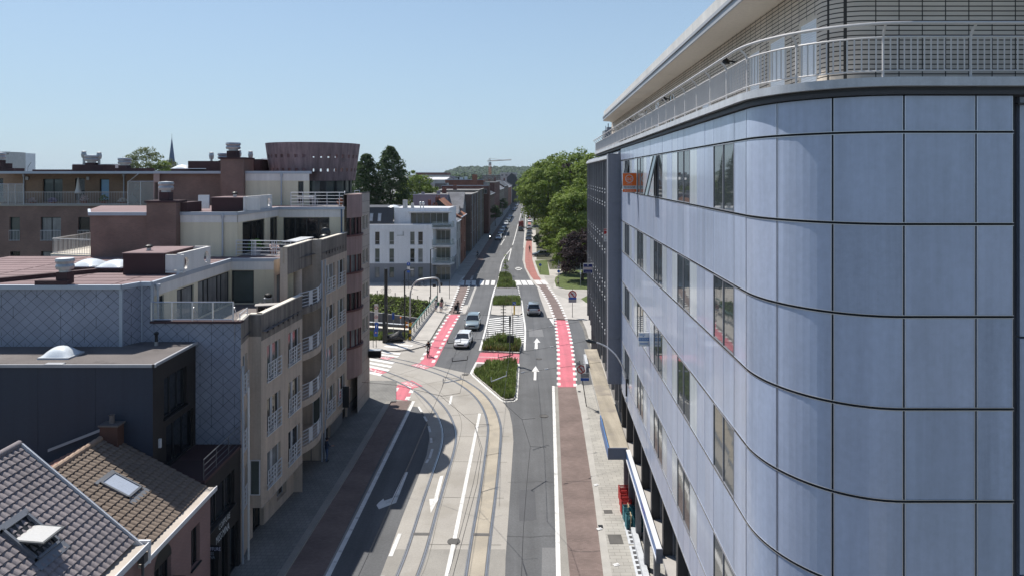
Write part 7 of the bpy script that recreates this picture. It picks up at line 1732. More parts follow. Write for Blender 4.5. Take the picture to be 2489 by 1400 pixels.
    mb = MB(); mb.ob(V(-.26,hl+.004,hz-.31), V(.52,0,0), V(0,.02,0), V(0,0,.11)); mb.ob(V(-.26,-hl-.03,belt-.33 if kind != 'van' else .6), V(.52,0,0), V(0,.02,0), V(0,0,.11)); mb.build('licence_plate', plate_m, t)
    return t
def put(t, px, py, heading, base=.012):
    p = gr(px,py); t.location = (p.x,p.y,base); t.rotation_euler = (0,0,heading); return t
def hd(a, b): # heading whose +y points from a to b (ground px)
    A_, B_ = gr(*a), gr(*b); d = B_-A_; return math.atan2(-d.x, d.y)
h_left = hd((1160,760),(1112,850))
put(make_car('white hatchback driving towards us in the left lane beside the pink path', 'car', p_white, 'hatch'), 1126.5,838, hd((1150,790),(1108,850))+.02)
put(make_car('sage grey car with black grille driving right behind the white hatchback', 'car', p_sage, 'suv'), 1149.5,795, hd((1160,760),(1143,820)))
put(make_car('silver car seen from behind, driving away past the hatched traffic island', 'car', p_silver, 'suv'), 1297,761, hd((1298,800),(1294,730)))
put(make_car('dark red delivery van driving away far up the street', 'van', p_red, 'van'), 1266.5,553, hd((1268,560),(1269,530)))
put(make_car('small dark car following close behind the red van', 'car', p_black, 'hatch'), 1266,562, hd((1268,560),(1269,530)))
hp_ = hd((1255,530),(1213,600))
GL = 'cars parked along the shaded left side of the street'
base_car = make_car('silver grey parked car, nearest of the left parked row', 'car', p_silver, 'estate', GL); put(base_car, 1212,583, hp_)
row = [((1217,571),p_blue,'dark blue parked car right behind the nearest silver one on the left'), ((1221,563),p_lb,'pale blue parked car, third of the left parked row'), ((1226,555),p_blue,'blue parked car before the sunlit gap in the left parked row'), ((1230,547.5),p_white,'white parked car in the middle of the left parked row'), ((1234,541),p_dg,'dark green parked car behind the white one on the left'), ((1236.5,535),p_silver,'silver parked car second behind the white one in the left row'), ((1241,528),p_lb,'light blue parked car at the side street end of the left row'), ((1249,513),p_blue,'dark blue parked car beyond the side street on the left'), ((1252,508.5),p_grey,'grey parked car between the dark blue car and the white van on the left'), ((1256,500.5),p_white,'white parked van like car far up the left row'), ((1258,494),p_black,'black parked car, last visible one of the left row')]
for (px,py), pm, lab in row:
    c = copy_tree(base_car); recolor(c, {'paint_silver':pm}); c['label'] = lab; put(c, px, py, hp_-(py < 520)*.0)
GR = 'cars parked under the trees on the right'
rc = make_car('black parked car with windscreen facing us, first of the right parked row', 'car', p_black, 'hatch', GR); hr_ = hd((1284,560),(1285,590)); put(rc, 1285,585.5, hr_)
for (px,py), pm, lab in (((1285.5,576.5),p_dg,'dark green parked car second in the right parked row'), ((1287,569),p_grey,'dark grey parked car third in the right parked row'), ((1286,557),p_silver,'silver parked van like car under the overhanging branches on the right'), ((1287.5,541),p_white,'white parked car half hidden by the leaves on the right'), ((1284.5,530),p_white,'white parked car farthest along the right tree row')):
    c = copy_tree(rc); recolor(c, {'paint_black':pm}); c['label'] = lab; put(c, px, py, hr_)
c = copy_tree(rc); recolor(c, {'paint_black':p_grey}); c['label'] = 'dark parked car seen from its side in the park entrance under the trees'; del c['group']; put(c, 1315,625, R(95), .13)
# ---- bicycles
def bicycle(label, loc, rz, lean=0, group=None, mat=None, name='bicycle'):
    t = thing(name, label, 'bicycle', loc, group, local=True); t.rotation_euler = (lean,0,rz) if False else (0,lean,rz); mat = mat or black_paint
    for y in (-.52,.52):
        mb = MB(); mb.tube([V(0,y+.33*math.cos(2*PI*k/18),.34+.33*math.sin(2*PI*k/18)) for k in range(18)], .022, 5, closed=True)
        for k in range(8): a = PI*k/8; d = V(0,math.cos(a),math.sin(a))*.32; mb.tube([V(0,y,.34)-d, V(0,y,.34)+d], .004, 3)
        mb.build('wheel', rubber, t)
    mb = MB(); bb, sd, hdp, re, fe_ = V(0,-.08,.30), V(0,-.25,.86), V(0,.36,.86), V(0,-.52,.34), V(0,.52,.34)
    for a, b in ((bb,sd),(bb,hdp-V(0,0,.15)),(sd-V(0,0,.06),hdp),(bb,re),(sd-V(0,0,.1),re),(hdp+V(0,-.02,.1),fe_)): mb.tube([a,b], .02, 6)
    mb.build('frame', mat, t)
    mb = MB(); mb.tube([V(-.29,.18,1.05), V(-.2,.33,1.06), V(0,.36,1.02), V(.2,.33,1.06), V(.29,.18,1.05)], .016, 5); mb.tube([V(0,.36,.9), V(0,.36,1.02)], .02, 5); mb.build('handlebar', galv, t)
    mb = MB(); mb.ob((-.07,-.40,.93), (.14,0,0), (0,.26,0), (0,0,.06)); mb.tube([sd, V(0,-.27,.93)], .015, 5); mb.build('saddle', black, t); return t
GB = 'bicycles at the rack before the white corner building'
for i, (px, py, lab) in enumerate(((985,693,'bicycle at the left end of the rack by the white corner building'), (993,694,'bicycle second from the left at the rack by the corner building'), (1003,694.5,'bicycle in the middle of the rack by the corner building'), (1012,695,'bicycle leaning near the right of the rack by the corner building'), (1026,696,'bicycle parked apart at the right of the rack by the corner building'))):
    p = gr(px,py,.13); bicycle(lab, p, R(60 if i < 4 else 95), R(6), GB)
p = gr(938,711,.13); bicycle('white framed bicycle lying tilted behind the thick black tram pole', p, R(92), R(8), None, slab_white)
for px in (989,1000,1014): 
    p = gr(px,694.5,.13); mb = MB(); mb.tube([p, p+V(0,0,.7), p+V(.1,0,.8), p+V(.5,0,.8), p+V(.6,0,.7), p+V(.6,0,0)], .025, 6); o = mb.build('bike_rack', galv); tag(o, 'steel hoop bicycle stand among the bicycles before the corner building', 'bike stand', 'bicycle stands')
# ================================================================ people
skin_m = M('skin', (.42,.25,.18), .6, var=.06, scale=10); hair_b = M('hair_dark', (.02,.014,.012), .6, var=.1); 
def cloth(nm, c): return M(nm, c, .85, var=.12, scale=12, fine=.1)
c_black = cloth('cloth_black', (.014,.014,.017)); c_navy = cloth('cloth_navy', (.03,.05,.09)); c_jeans = cloth('cloth_jeans', (.06,.10,.19)); c_white = cloth('cloth_white', (.55,.54,.52)); c_pink = cloth('cloth_salmon', (.45,.25,.22)); c_grey = cloth('cloth_grey', (.20,.20,.19)); c_lime = cloth('cloth_pale_yellow', (.50,.52,.35)); c_blue = cloth('cloth_blue', (.10,.16,.30)); c_short = cloth('cloth_shorts', (.09,.13,.24)); c_skirt = cloth('cloth_skirt', (.16,.155,.14))
def person(label, loc, rz, pose='walk', top=c_black, legs=c_jeans, sleeves=1.0, leglen=1.0, sc=1.0, hair=hair_b, skirt=None, group=None, arm_f=None):
    t = thing('person', label, 'person', loc, group, local=True); t.rotation_euler = (0,0,rz); t.scale = (sc,)*3
    J = dict(pel=V(0,0,.95), spi=V(0,.01,1.14), che=V(0,.01,1.34), nec=V(0,.01,1.49), hea=V(0,.035,1.60), top=V(0,.03,1.69), nose=V(0,.135,1.60))
    if pose in ('walk','stand'):
        g = .24 if pose == 'walk' else .03
        for s, sg in ((-1,1),(1,-1)):
            J['hip',s] = V(s*.095,0,.91); J['kne',s] = V(s*.10,sg*g*.62+.03,.49); J['ank',s] = V(s*.10,sg*g-(.04 if sg < 0 else 0),.09+(.05 if sg < 0 and g > .1 else 0)); J['toe',s] = J['ank',s]+V(0,.15,-.05)
            J['sho',s] = V(s*.19,0,1.41); J['elb',s] = V(s*.25,-sg*g*.5-.03,1.13); J['wri',s] = V(s*.25,-sg*g*.9+.08,.90)
    else:   # riding
        for k, d in (('pel',V(0,-.26,1.00)),('spi',V(0,-.18,1.17)),('che',V(0,-.05,1.36)),('nec',V(0,.04,1.50)),('hea',V(0,.10,1.60)),('top',V(0,.11,1.69)),('nose',V(0,.205,1.60))): J[k] = d
        for s, sg in ((-1,1),(1,-1)):
            J['hip',s] = V(s*.10,-.24,.96); J['kne',s] = V(s*.12,.16,.72+sg*.12); J['ank',s] = V(s*.10,-.06+.05*sg,.32+sg*.15); J['toe',s] = J['ank',s]+V(0,.16,-.04)
            J['sho',s] = V(s*.19,-.02,1.42); J['elb',s] = V(s*.27,.10,1.20); J['wri',s] = V(s*.25,.24,1.08)
    if arm_f:
        for s in arm_f: J['elb',s] = V(s*.23,.10,1.17); J['wri',s] = V(s*.2,.36,1.12)
    vs, es, rs = [], [], []
    def add(p, r, par=None): vs.append(p); rs.append(r); i = len(vs)-1; (es.append((par,i)) if par is not None else None); return i
    pel = add(J['pel'],.135); spi = add(J['spi'],.120,pel); che = add(J['che'],.140,spi); nec = add(J['nec'],.058,che); hea = add(J['hea'],.095,nec); add(J['top'],.070,hea); add(J['nose'],.018,hea)
    for s in (-1,1):
        h = add(J['hip',s],.100,pel); k = add(J['kne',s],.062,h); a = add(J['ank',s],.042,k); add(J['toe',s],.040,a)
        sh = add(J['sho',s],.062,che); e = add(J['elb',s],.043,sh); w_ = add(J['wri',s],.029,e)
        d = (J['wri',s]-J['elb',s]).normalized(); o_ = V(0,1,0)-d*d.y; o_ = o_.normalized() if o_.length > .1 else V(0,0,1); pm = add(J['wri',s]+d*.07,.034,w_)
        for f, ln in ((-.03,.062),(-.01,.075),(.012,.070),(.032,.055)): q = add(vs[pm]+d*.05+o_*f,.0095,pm); add(vs[pm]+d*(.05+ln)+o_*f*1.15+V(-s*.015,0,0),.008,q)
        q = add(J['wri',s]+d*.05+o_*.045,.010,w_); add(J['wri',s]+d*.095+o_*.062,.009,q)
    me = bpy.data.meshes.new('body'); me.from_pydata(vs, es, []); ob = bpy.data.objects.new('body', me); C.objects.link(ob)
    sk = ob.modifiers.new('skin', 'SKIN'); sd = ob.modifiers.new('sub', 'SUBSURF'); sd.levels = 1; sd.render_levels = 1
    for v, r in zip(me.skin_vertices[0].data, rs): v.radius = (r,r)
    me.skin_vertices[0].data[0].use_root = True
    dg = bpy.context.evaluated_depsgraph_get(); m2 = bpy.data.meshes.new_from_object(ob.evaluated_get(dg)); bpy.data.objects.remove(ob); m2.name = 'body'
    for m_ in (skin_m, top, legs, c_black): m2.materials.append(m_)
    pz = J['pel']
    for f in m2.polygons:
        c = f.center; f.use_smooth = True; k = 0
        near_leg = min((c-J['kne',s]).length for s in (-1,1)); 
        arm = min(((c-J['elb',s]).length for s in (-1,1)))
        hand = min(((c-J['wri',s]).length for s in (-1,1)))
        if c.z < J['ank',-1].z+.0 and min((c-J['toe',s]).length for s in (-1,1)) < .16 or min((c-J['toe',s]).length for s in (-1,1)) < .11: k = 3
        elif (c-J['hea']).length < .17 or c.z > J['nec'].z+.0: k = 0
        elif hand < .13 and hand < (c-J['pel']).length: k = 0
        elif abs(c.x) > .17 and c.z > pz.z-.08 and pose != 'ride' : k = 1 if (sleeves >= 1 or c.z > 1.24) else 0
        elif c.z > pz.z-.01 and not (pose == 'ride' and c.y > .05 and c.z < 1.02): k = 1
        else:
            zk = J['kne',-1 if c.x < 0 else 1].z
            k = 2 if (leglen >= 1 or c.z > zk+.05) else 0
        f.material_index = k
    bo = bpy.data.objects.new('body', m2); C.objects.link(bo); bo.parent = t
    mb = MB(); hc = J['hea']+V(0,-.02,.035); mb.ball(hc, .108,.118,.108,12,8); mb.build('hair', hair, t, smooth=True)
    if skirt: mb = MB(); mb.lathe([(.15,1.02),(.19,.85),(.26,.45),(.28,.30)], J['pel']*1-V(0,0,.95), 14); mb.build('skirt', skirt, t, smooth=True)
    return t
p = gr(794,1122,.11); person('person in dark top and jeans standing in the shade by the brown block doorway', p, R(-60), 'stand', c_navy, c_jeans, arm_f=(1,))
p = gr(1356,699,.13); person('person in pale top and dark trousers walking on the park path at the right', p, R(200), 'walk', c_lime, c_black, sleeves=.5)
p = gr(1060,757,.13); person('person in white shirt and shorts walking beside the green bridge railing, left of two', p, R(10), 'walk', c_white, c_short, sleeves=.5, leglen=.5)
p = gr(1072,759.5,.13); person('person in salmon shirt and blue shorts walking on the bridge pavement, right of two', p, R(12), 'walk', c_pink, c_short, sleeves=.5, leglen=.5)
mb = MB(); q = gr(1066,757,.13)+V(0,0,1.15); mb.ob(q-V(.3,0,.25), (.6,.1,0), (0,.12,0), (0,0,.45)); o = mb.build('bag', M('bag_green', (.02,.16,.07), .7)); tag(o, 'green bag carried between the two people walking by the bridge railing', 'bag')
q = gr(1079,751,.13); bicycle('black bicycle wheeled on the bridge pavement beside the couple', q, R(-35)); person('person in black standing with a black bicycle behind the couple on the bridge pavement', q+V(-.35,.3,0), R(-30), 'stand', c_black, c_black)
q = gr(1113,759,.012); person('person in black cardigan and long grey skirt beside a pushchair on the red path', q, R(175), 'walk', c_black, c_grey, skirt=c_skirt)
t = thing('pushchair', 'dark pushchair pushed along the red cycle path on the left', 'pushchair', gr(1107.5,760.5,.012), local=True); t.rotation_euler = (0,0,R(175))
for x in (-.26,.26):
    for y in (-.25,.3): mb = MB(); mb.tube([V(x,y+.15*math.cos(2*PI*k/12),.16+.15*math.sin(2*PI*k/12)) for k in range(12)], .025, 5, closed=True); mb.build('wheel', rubber, t)
mb = MB(); mb.ob((-.24,-.2,.42), (.48,0,0), (0,.5,0), (0,0,.10)); mb.ob((-.24,-.22,.5), (.48,0,0), (0,.1,0), (0,-.2,.5)); mb.build('seat', c_black, t); mb = MB(); mb.lathe([(0,.30),(.2,.24),(.3,.05),(.31,0)], (0,-.25,.85), 12); mb.build('hood', c_black, t)
mb = MB()
for x in (-.25,.25): mb.tube([V(x,.3,.2), V(x,-.2,.75), V(x,-.55,1.02)], .016, 5); mb.tube([V(x,-.25,.2), V(x,.1,.6)], .016, 5)
mb.tube([V(-.25,-.55,1.02), V(.25,-.55,1.02)], .018, 5); mb.build('frame', galv, t)
def rider(label_p, label_b, px, py, z, rz, top, legs):
    q = gr(px,py,z); bicycle(label_b, q, rz); return person(label_p, q, rz, 'ride', top, legs)
rider('person in black cycling towards us on the near pink cycle crossing', 'black bicycle ridden on the near end of the pink cycle crossing', 1041,866, .02, hd((1060,830),(1035,878)), c_black, c_black)
rider('person in dark clothes cycling on the rose path beside the lawn at the right', 'bicycle ridden on the rose coloured path at the right', 1287.5,614, .132, R(0), c_black, c_black)
rider('person in dark clothes cycling in the shade on the far left path', 'bicycle ridden in the shade on the far left path', 1160.5,628, .015, R(150), c_navy, c_black)
# scooter with lit headlamp in the shade
q = gr(1192,582,.015); t = thing('motor_scooter', 'dark motor scooter with its headlamp lit in the shade of the left row', 'scooter', q, local=True); t.rotation_euler = (0,0,R(165))
for y in (-.6,.6): mb = MB(); mb.tube([V(0,y+.24*math.cos(2*PI*k/14),.27+.24*math.sin(2*PI*k/14)) for k in range(14)], .055, 6, closed=True); mb.build('wheel', rubber, t)
mb = MB(); mb.ob((-.18,-.75,.42), (.36,0,0), (0,.85,0), (0,.05,.34)); mb.ob((-.2,.05,.28), (.4,0,0), (0,.35,0), (0,0,.08)); mb.ob((-.24,.36,.35), (.48,0,0), (0,.1,0), (0,-.12,.7)); mb.build('body', black_paint, t)
mb = MB(); mb.tube([V(-.33,.2,1.08), V(0,.3,1.1), V(.33,.2,1.08)], .02, 5); mb.build('handlebar', black_paint, t)
lamp = bpy.data.materials.new('lamp_lit'); lamp.use_nodes = True; lamp.node_tree.nodes['Principled BSDF'].inputs['Emission Color'].default_value = (1,.96,.85,1); lamp.node_tree.nodes['Principled BSDF'].inputs['Emission Strength'].default_value = 8
mb = MB(); mb.ball((0,.45,.92), .12,.05,.12,10,6); mb.build('headlamp', lamp, t)
person('person in black riding the motor scooter with lit headlamp', q, R(165), 'ride', c_black, c_black)
# motorcycle under a black tarpaulin
q = gr(958,830,.13); t = thing('covered_motorcycle', 'motorcycle under a black tarpaulin on the left corner pavement', 'motorcycle', q, local=True); t.rotation_euler = (0,0,R(-84)); mb = MB()
prof = [(-1.15,.28,.42,.42),(-1.0,.36,.12,.72),(-.5,.42,.06,.95),(0,.46,.05,1.02),(.4,.50,.06,1.22),(.62,.46,.06,1.42),(.85,.36,.08,1.05),(1.1,.25,.12,.62),(1.22,.16,.25,.45)]; rings = []
for i, (y,w_,z0,z1) in enumerate(prof):
    rings.append(len(mb.v)); k = 12
    mb.v += [V((w_*1.1 if j < 3 or j > 9 else w_*(1-.5*abs(math.sin(PI*(j-3)/6))))*math.cos(2*PI*(j+.5)/k-PI/2-.26)*1.15+random.uniform(-.02,.02), y, (z0+z1)/2+(z1-z0)/2*math.sin(2*PI*(j+.5)/k-PI/2-.26)+random.uniform(-.02,.02)) for j in range(k)]
for a, b in zip(rings, rings[1:]):
    for j in range(12): mb.f.append([a+j,a+(j+1)%12,b+(j+1)%12,b+j]); mb.m.append(0)
for a in (rings[0],rings[-1]): mb.f.append([a+j for j in range(12)]); mb.m.append(0)
mb.build('tarpaulin', M('tarpaulin', (.022,.023,.027), .42, var=.2, scale=6, bump=.5, bscale=6), t)
for y in (-.85,.85): mb = MB(); mb.tube([V(0,y+.27*math.cos(2*PI*k/14),.30+.27*math.sin(2*PI*k/14)) for k in range(14)], .06, 6, closed=True); mb.build('wheel', rubber, t)
# ================================================================ poles, lamps, signs
def pole(name, label, cat_, px, py, z, ztop, r, mat, z0=.12, group=None, rtop=None):
    b = gr(px,py,z0); t = thing(name, label, cat_, b, group); mb = MB(); mb.tube([b, b+V(0,0,ztop*.5), b+V(0,0,ztop)], [r,(r+(rtop or r))/2,rtop or r], 10); mb.build('pole', mat, t, smooth=True); return t, b
t, b = pole('tram_pole', 'thick black tram pole with cabinet like foot beside the covered motorcycle', 'pole', 938,832, 0, 8.7, .20, black_paint); mb = MB(); mb.box(b+V(-.08,0,1.75), (.56,.5,3.5)); mb.build('foot', black_paint, t)
mb = MB(); mb.box(b+V(.05,-.26,2.4), (.16,.02,.18)); mb.build('sticker', slab_white, t)
t, b = pole('street_lamp', 'thin black street lamp with short arm left of the curved grey mast', 'street lamp', 983.5,826, 0, 8.3, .085, black_paint); mb = MB(); mb.tube([b+V(0,0,8.25), b+V(.3,0,8.4), b+V(.75,0,8.4)], .05, 6); mb.build('arm', black_paint, t); mb = MB(); mb.ob(b+V(.6,-.1,8.36), (.5,0,0), (0,.2,0), (0,0,.09)); mb.build('lamp_head', grey_trim, t)
t, b = pole('street_lamp', 'tall black street lamp standing before the white corner building', 'street lamp', 1046.5,727, 0, 7.9, .085, black_paint); mb = MB(); mb.tube([b+V(0,0,7.85), b+V(.2,0,7.95), b+V(.75,0,7.95)], .05, 6); mb.build('arm', black_paint, t); mb = MB(); mb.ob(b+V(.55,-.1,7.9), (.5,0,0), (0,.2,0), (0,0,.09)); mb.build('lamp_head', grey_trim, t)
# grey curved gantry on a black and yellow foot
b = gr(996.5,826,.12); t = thing('signal_mast', 'grey curved mast arching over the bridge pavement on a yellow black striped foot', 'signal mast', b); Y_ = b.y
pts = [b+V(0,0,2.3)]+[at(x,y,Y_) for x, y in ((996.5,745),(997.5,715),(1002,698),(1010,686),(1022,680),(1045,676.5),(1058,676),(1064,678),(1067.5,684),(1068.5,694),(1069,711))]
mb = MB(); mb.tube(cat(pts,4), .10, 9); mb.build('mast', galv, t, smooth=True)
mb = MB()
for k in range(6): mb.lathe([(.15,0),(.15,.42)], b+V(0,0,k*.42), 12, k % 2)
mb.build('foot', [MATS['yellow'] if 'yellow' in MATS else M('yellow', (.65,.40,.03), .5), black_paint], t)
# traffic lights
def tlight(label, px, py, z0, h, head_z, w_=.32, hh=.9, group='black traffic lights'):
    t, b = pole('traffic_light', label, 'traffic light', px, py, 0, h, .055, black_paint, z0, group)
    mb = MB(); mb.box(b+V(0,.0,head_z+hh/2), (w_,.24,hh)); mb.build('signal_head', black_paint, t)
    mb = MB()
    for k in range(3): mb.lathe([(.10,0),(.10,.14)], (0,0,0), 8)
    return t, b
t, b = tlight('black traffic light post with long signal head in front of the corner building', 1063.5,737, .13, 4.6, 3.4, .5, 1.1); mb = MB(); mb.box(b+V(.5,0,2.9), (.5,.2,.55)); mb.box(b+V(-.5,0,2.7), (.5,.2,.5)); mb.build('side_signal', black_paint, t)
t, b = tlight('tall black traffic light standing in the nearest grass island', 1239.5,882, .15, 4.9, 3.9, .2, 1.0); mb = MB(); mb.box(b+V(.05,-.1,2.55), (.75,.12,.75)); mb.build('sign_back', black_paint, t)
pole('signal_post', 'slim black post at the right edge of the hatched island', 'post', 1246.5,848, 0, 4.1, .05, black_paint, .15, 'slim black posts on the traffic island')
pole('signal_post', 'short slim black post at the left edge of the planted island', 'post', 1186,846, 0, 2.0, .05, black_paint, .15, 'slim black posts on the traffic island')
t, b = pole('ladder_mast', 'black climbing mast with rungs standing at the end of the hatched island', 'mast', 1223.5,828, 0, 4.3, .06, black_paint, .15)
for k in range(11): mb = MB(); mb.tube([b+V(-.32,0,.6+k*.35), b+V(.32,0,.6+k*.35)], .035, 5); mb.build('rung', black_paint, t)
pole('signal_post', 'thin dark post on the pavement beside the red path on the left', 'post', 1092.5,726.5, 0, 2.9, .045, black_paint, .13)
# blue sign pairs
sg_white = M('sign_white', (.62,.62,.62), .45, var=.03); sg_blue = M('sign_blue', (.015,.09,.42), .4, var=.05); sg_red = M('sign_red', (.42,.02,.03), .4, var=.05); sg_black = M('sign_black', (.015,.015,.018), .5); sg_grey = M('sign_back_grey', (.30,.31,.33), .5, var=.05); sg_orange = M('sign_orange', (.92,.17,.02), .4, var=.04); sg_navy = M('sign_navy', (.02,.03,.16), .4, var=.05)
def disc(mb, c, r, m, d=0, n=24, ri=0):
    c = Vector(c)+V(0,-d,0)
    if ri: 
        for k in range(n):
            a, b = 2*PI*k/n, 2*PI*(k+1)/n; mb.face([c+V(ri*math.cos(a),0,ri*math.sin(a)), c+V(r*math.cos(a),0,r*math.sin(a)), c+V(r*math.cos(b),0,r*math.sin(b)), c+V(ri*math.cos(b),0,ri*math.sin(b))], m)
    else: mb.face([c+V(r*math.cos(2*PI*k/n),0,r*math.sin(2*PI*k/n)) for k in range(n)], m)
def rect(mb, c, w_, h_, m, d=0, th=.02):
    c = Vector(c); mb.ob(c+V(-w_/2,-d-th,-h_/2), (w_,0,0), (0,th,0), (0,0,h_), m)
t = thing('road_sign', 'tall white zone sign with two red rings above blue boards on twin posts, left corner', 'road sign', gr(910,844,.12)); b = gr(910,844,.12); Y_ = b.y
mb = MB(); 
for px in (907,914.5): q = at(px,844,Y_); mb.tube([V(q.x,Y_,.1), V(q.x,Y_,3.1 if px > 910 else 4.9)], .035, 6)
mb.build('post', black_paint, t)
mb = MB(); c = at(914.5,760.5,Y_-.1); rect(mb, c, .42, 2.1, 0); disc(mb, c+V(0,0,.6), .19, 1, .03, ri=.13); disc(mb, c+V(0,0,-.45), .19, 1, .03, ri=.14); disc(mb, c+V(0,0,-.45), .08, 2, .03, ri=.05); mb.build('zone_board', [sg_white, sg_red, sg_black], t)
mb = MB(); c = at(915.5,792,Y_-.1); rect(mb, c, .42, .82, 0); mb.ob(c+V(-.03,-.04,-.2), (.06,0,0), (0,.01,0), (0,0,.3), 1); mb.face([c+V(-.09,-.045,.06), c+V(.09,-.045,.06), c+V(0,-.045,.22)], 1); mb.build('blue_board', [sg_blue, sg_white], t)
mb = MB(); c = at(913.5,809,Y_-.12); rect(mb, c, .44, .75, 0); mb.face([c+V(-.15,-.04,-.02), c+V(.15,-.04,-.02), c+V(0,-.04,.22)], 2); mb.face([c+V(-.09,-.045,.015), c+V(.09,-.045,.015), c+V(0,-.045,.16)], 1); mb.build('crossing_board', [sg_blue, sg_white, sg_red], t)
def small_sign(label, px, py, z0, h, boards, mat=grey_trim, lean=0, name='road_sign', r=.035):
    b = gr(px,py,z0); t = thing(name, label, 'road sign', b); mb = MB(); mb.tube([b, b+V(-lean,0,h)], r, 6); mb.build('post', mat, t); return t, b
t, b = small_sign('round blue cycle path sign with white panel on the quay before the corner building', 993,700, .13, 4.6, None, black_paint); c = b+V(0,-.06,4.2); mb = MB(); disc(mb, c, .3, 0, .01); mb.ob(c+V(-.03,-.02,-.18), (.06,0,0), (0,.005,0), (0,0,.22), 1); mb.face([c+V(-.1,-.03,.05), c+V(.1,-.03,.05), c+V(0,-.03,.2)], 1); rect(mb, c-V(0,0,.75), .5, .5, 1); rect(mb, c-V(0,0,1.35), .5, .35, 0); mb.build('board', [sg_blue, sg_white], t)
t, b = small_sign('small blue sign on a thin post before the canal works wall', 956,808, .1, 2.4, None, galv); mb = MB(); rect(mb, b+V(0,-.05,2.1), .3, .85, 0); mb.build('board', [sg_blue], t)
t, b = small_sign('round blue mini sign on a post in the lawn left of the dark tree', 1313,664, .13, 1.9, None, M('pole_green', (.03,.06,.05), .5)); mb = MB(); disc(mb, b+V(0,-.05,1.65), .28, 0); mb.build('board', [sg_blue], t)
t, b = small_sign('white diamond sign over a round blue sign before the copper beech', 1358,684, .13, 3.9, None, grey_trim); mb = MB(); c = b+V(0,-.05,2.6); rect(mb, c, .5, .5, 1); disc(mb, c+V(0,0,.05), .22, 2, .03, ri=.16); disc(mb, c-V(0,0,.75), .28, 0, .02); mb.build('board', [sg_blue, sg_white, sg_red], t)
t, b = small_sign('thin grey post with small fittings standing on the lawn beside the finned block', 1411,699, .13, 4.2, None, grey_trim); mb = MB(); mb.box(b+V(0,-.05,2.6), (.2,.12,.5)); mb.build('fitting', sg_white, t)
# no left turn signs
def noturn(label, px, py, cpx, cpy, r, boards, lean, h, z0=.12, back=None):
    b = gr(px,py,z0); t = thing('road_sign', label, 'road sign', b); c = at(cpx,cpy,b.y-.08); mb = MB(); tp_ = at(px-lean,py,b.y); mb.tube([b, V(tp_.x,b.y,h)], .038, 7); mb.build('post', M('post_brown', (.09,.075,.065), .6) if not lean else black_paint, t)
    mb = MB(); disc(mb, c, r, 0, .0); disc(mb, c, r, 1, .006, ri=r*.76)
    d = V(math.cos(R(-52)),0,math.sin(R(-52))); n = V(-d.z,0,d.x)
    arr = [(-.02,-.42),(.14,-.42),(.14,.16),(-.02,.30),(-.26,.30),(-.26,.44),(-.50,.20),(-.26,-.02),(-.26,.12),(-.06,.12)]
    mb.poly([c+V(x*r*.95+.05*r,-.010,z*r*.95) for x, z in arr], 2)
    mb.face([c-d*r*.85-n*r*.11+V(0,-.014,0), c+d*r*.85-n*r*.11+V(0,-.014,0), c+d*r*.85+n*r*.11+V(0,-.014,0), c-d*r*.85+n*r*.11+V(0,-.014,0)], 1)
    mb.build('disc', [sg_white, sg_red, sg_black], t)
    for (x,y,w_,h_,m_) in boards: q = at(x,y,b.y-.07); mb = MB(); rect(mb, q, w_, h_, 0); mb.build('panel', m_, t)
    return t, b
t, b = noturn('leaning no left turn sign with grey and blue panel on the near right pavement', 1425.5,987, 1412.5,897, .36, [(1421.5,912,.72,.36,sg_grey),(1421.5,921.5,.72,.24,sg_blue),(1405.5,883,.30,.28,sg_grey)], 17, 4.0, .1)
t, b = noturn('upright no left turn sign with blue and grey panel on the right plaza', 1391.5,771, 1391.5,716, .58, [(1391.5,725,1.1,.28,sg_blue),(1391.5,731,1.1,.46,sg_grey)], 0, 4.1, .125)
# blue arrow bollard on the island
b = gr(1250,764,.13); t = thing('keep_right_bollard', 'yellow bollard with blue arrow sign at the end of the paved island', 'traffic bollard', b); mb = MB(); mb.tube([b, b+V(0,0,1.25)], .11, 10); mb.build('post', MATS['yellow'], t); mb = MB(); c = b+V(0,-.13,1.6); rect(mb, c, .46, .46, 0); mb.ob(c+V(-.13,-.04,.10), (.23,0,-.2), (0,.005,0), (.05,0,.05), 1); mb.face([c+V(.02,-.04,-.16), c+V(.17,-.04,-.16), c+V(.17,-.04,-.01)], 1); mb.build('arrow_sign', [sg_blue, sg_white], t)
# street lamp fixed to the office front
Y_ = 40.2; t = thing('street_lamp', 'curved steel street lamp fixed to the office front, leaning over the right pavement', 'street lamp', at(1523,975,Y_))
mb = MB(); mb.tube(cat([at(x,y,Y_) for x, y in ((1523.5,925),(1520,908),(1511.5,886),(1499,865),(1480,846.5),(1462,836),(1447,831.5))],4), .045, 7); mb.build('arm', alu, t, smooth=True)
mb = MB(); mb.tube([at(1523.5,962,Y_), at(1523.5,920,Y_)], .075, 8); mb.build('sleeve', black_paint, t); mb = MB(); p = at(1523,970,Y_); mb.ob(p-V(.08,.1,.12), (.35,0,0), (0,.2,0), (0,0,.24)); mb.build('bracket', alu, t)
mb = MB(); a, e = at(1449,832.5,Y_), at(1423,825.5,Y_); mb.tube([a, a.lerp(e,.35), a.lerp(e,.8), e], [.06,.12,.12,.03], 8); mb.build('lamp_head', black_paint, t)
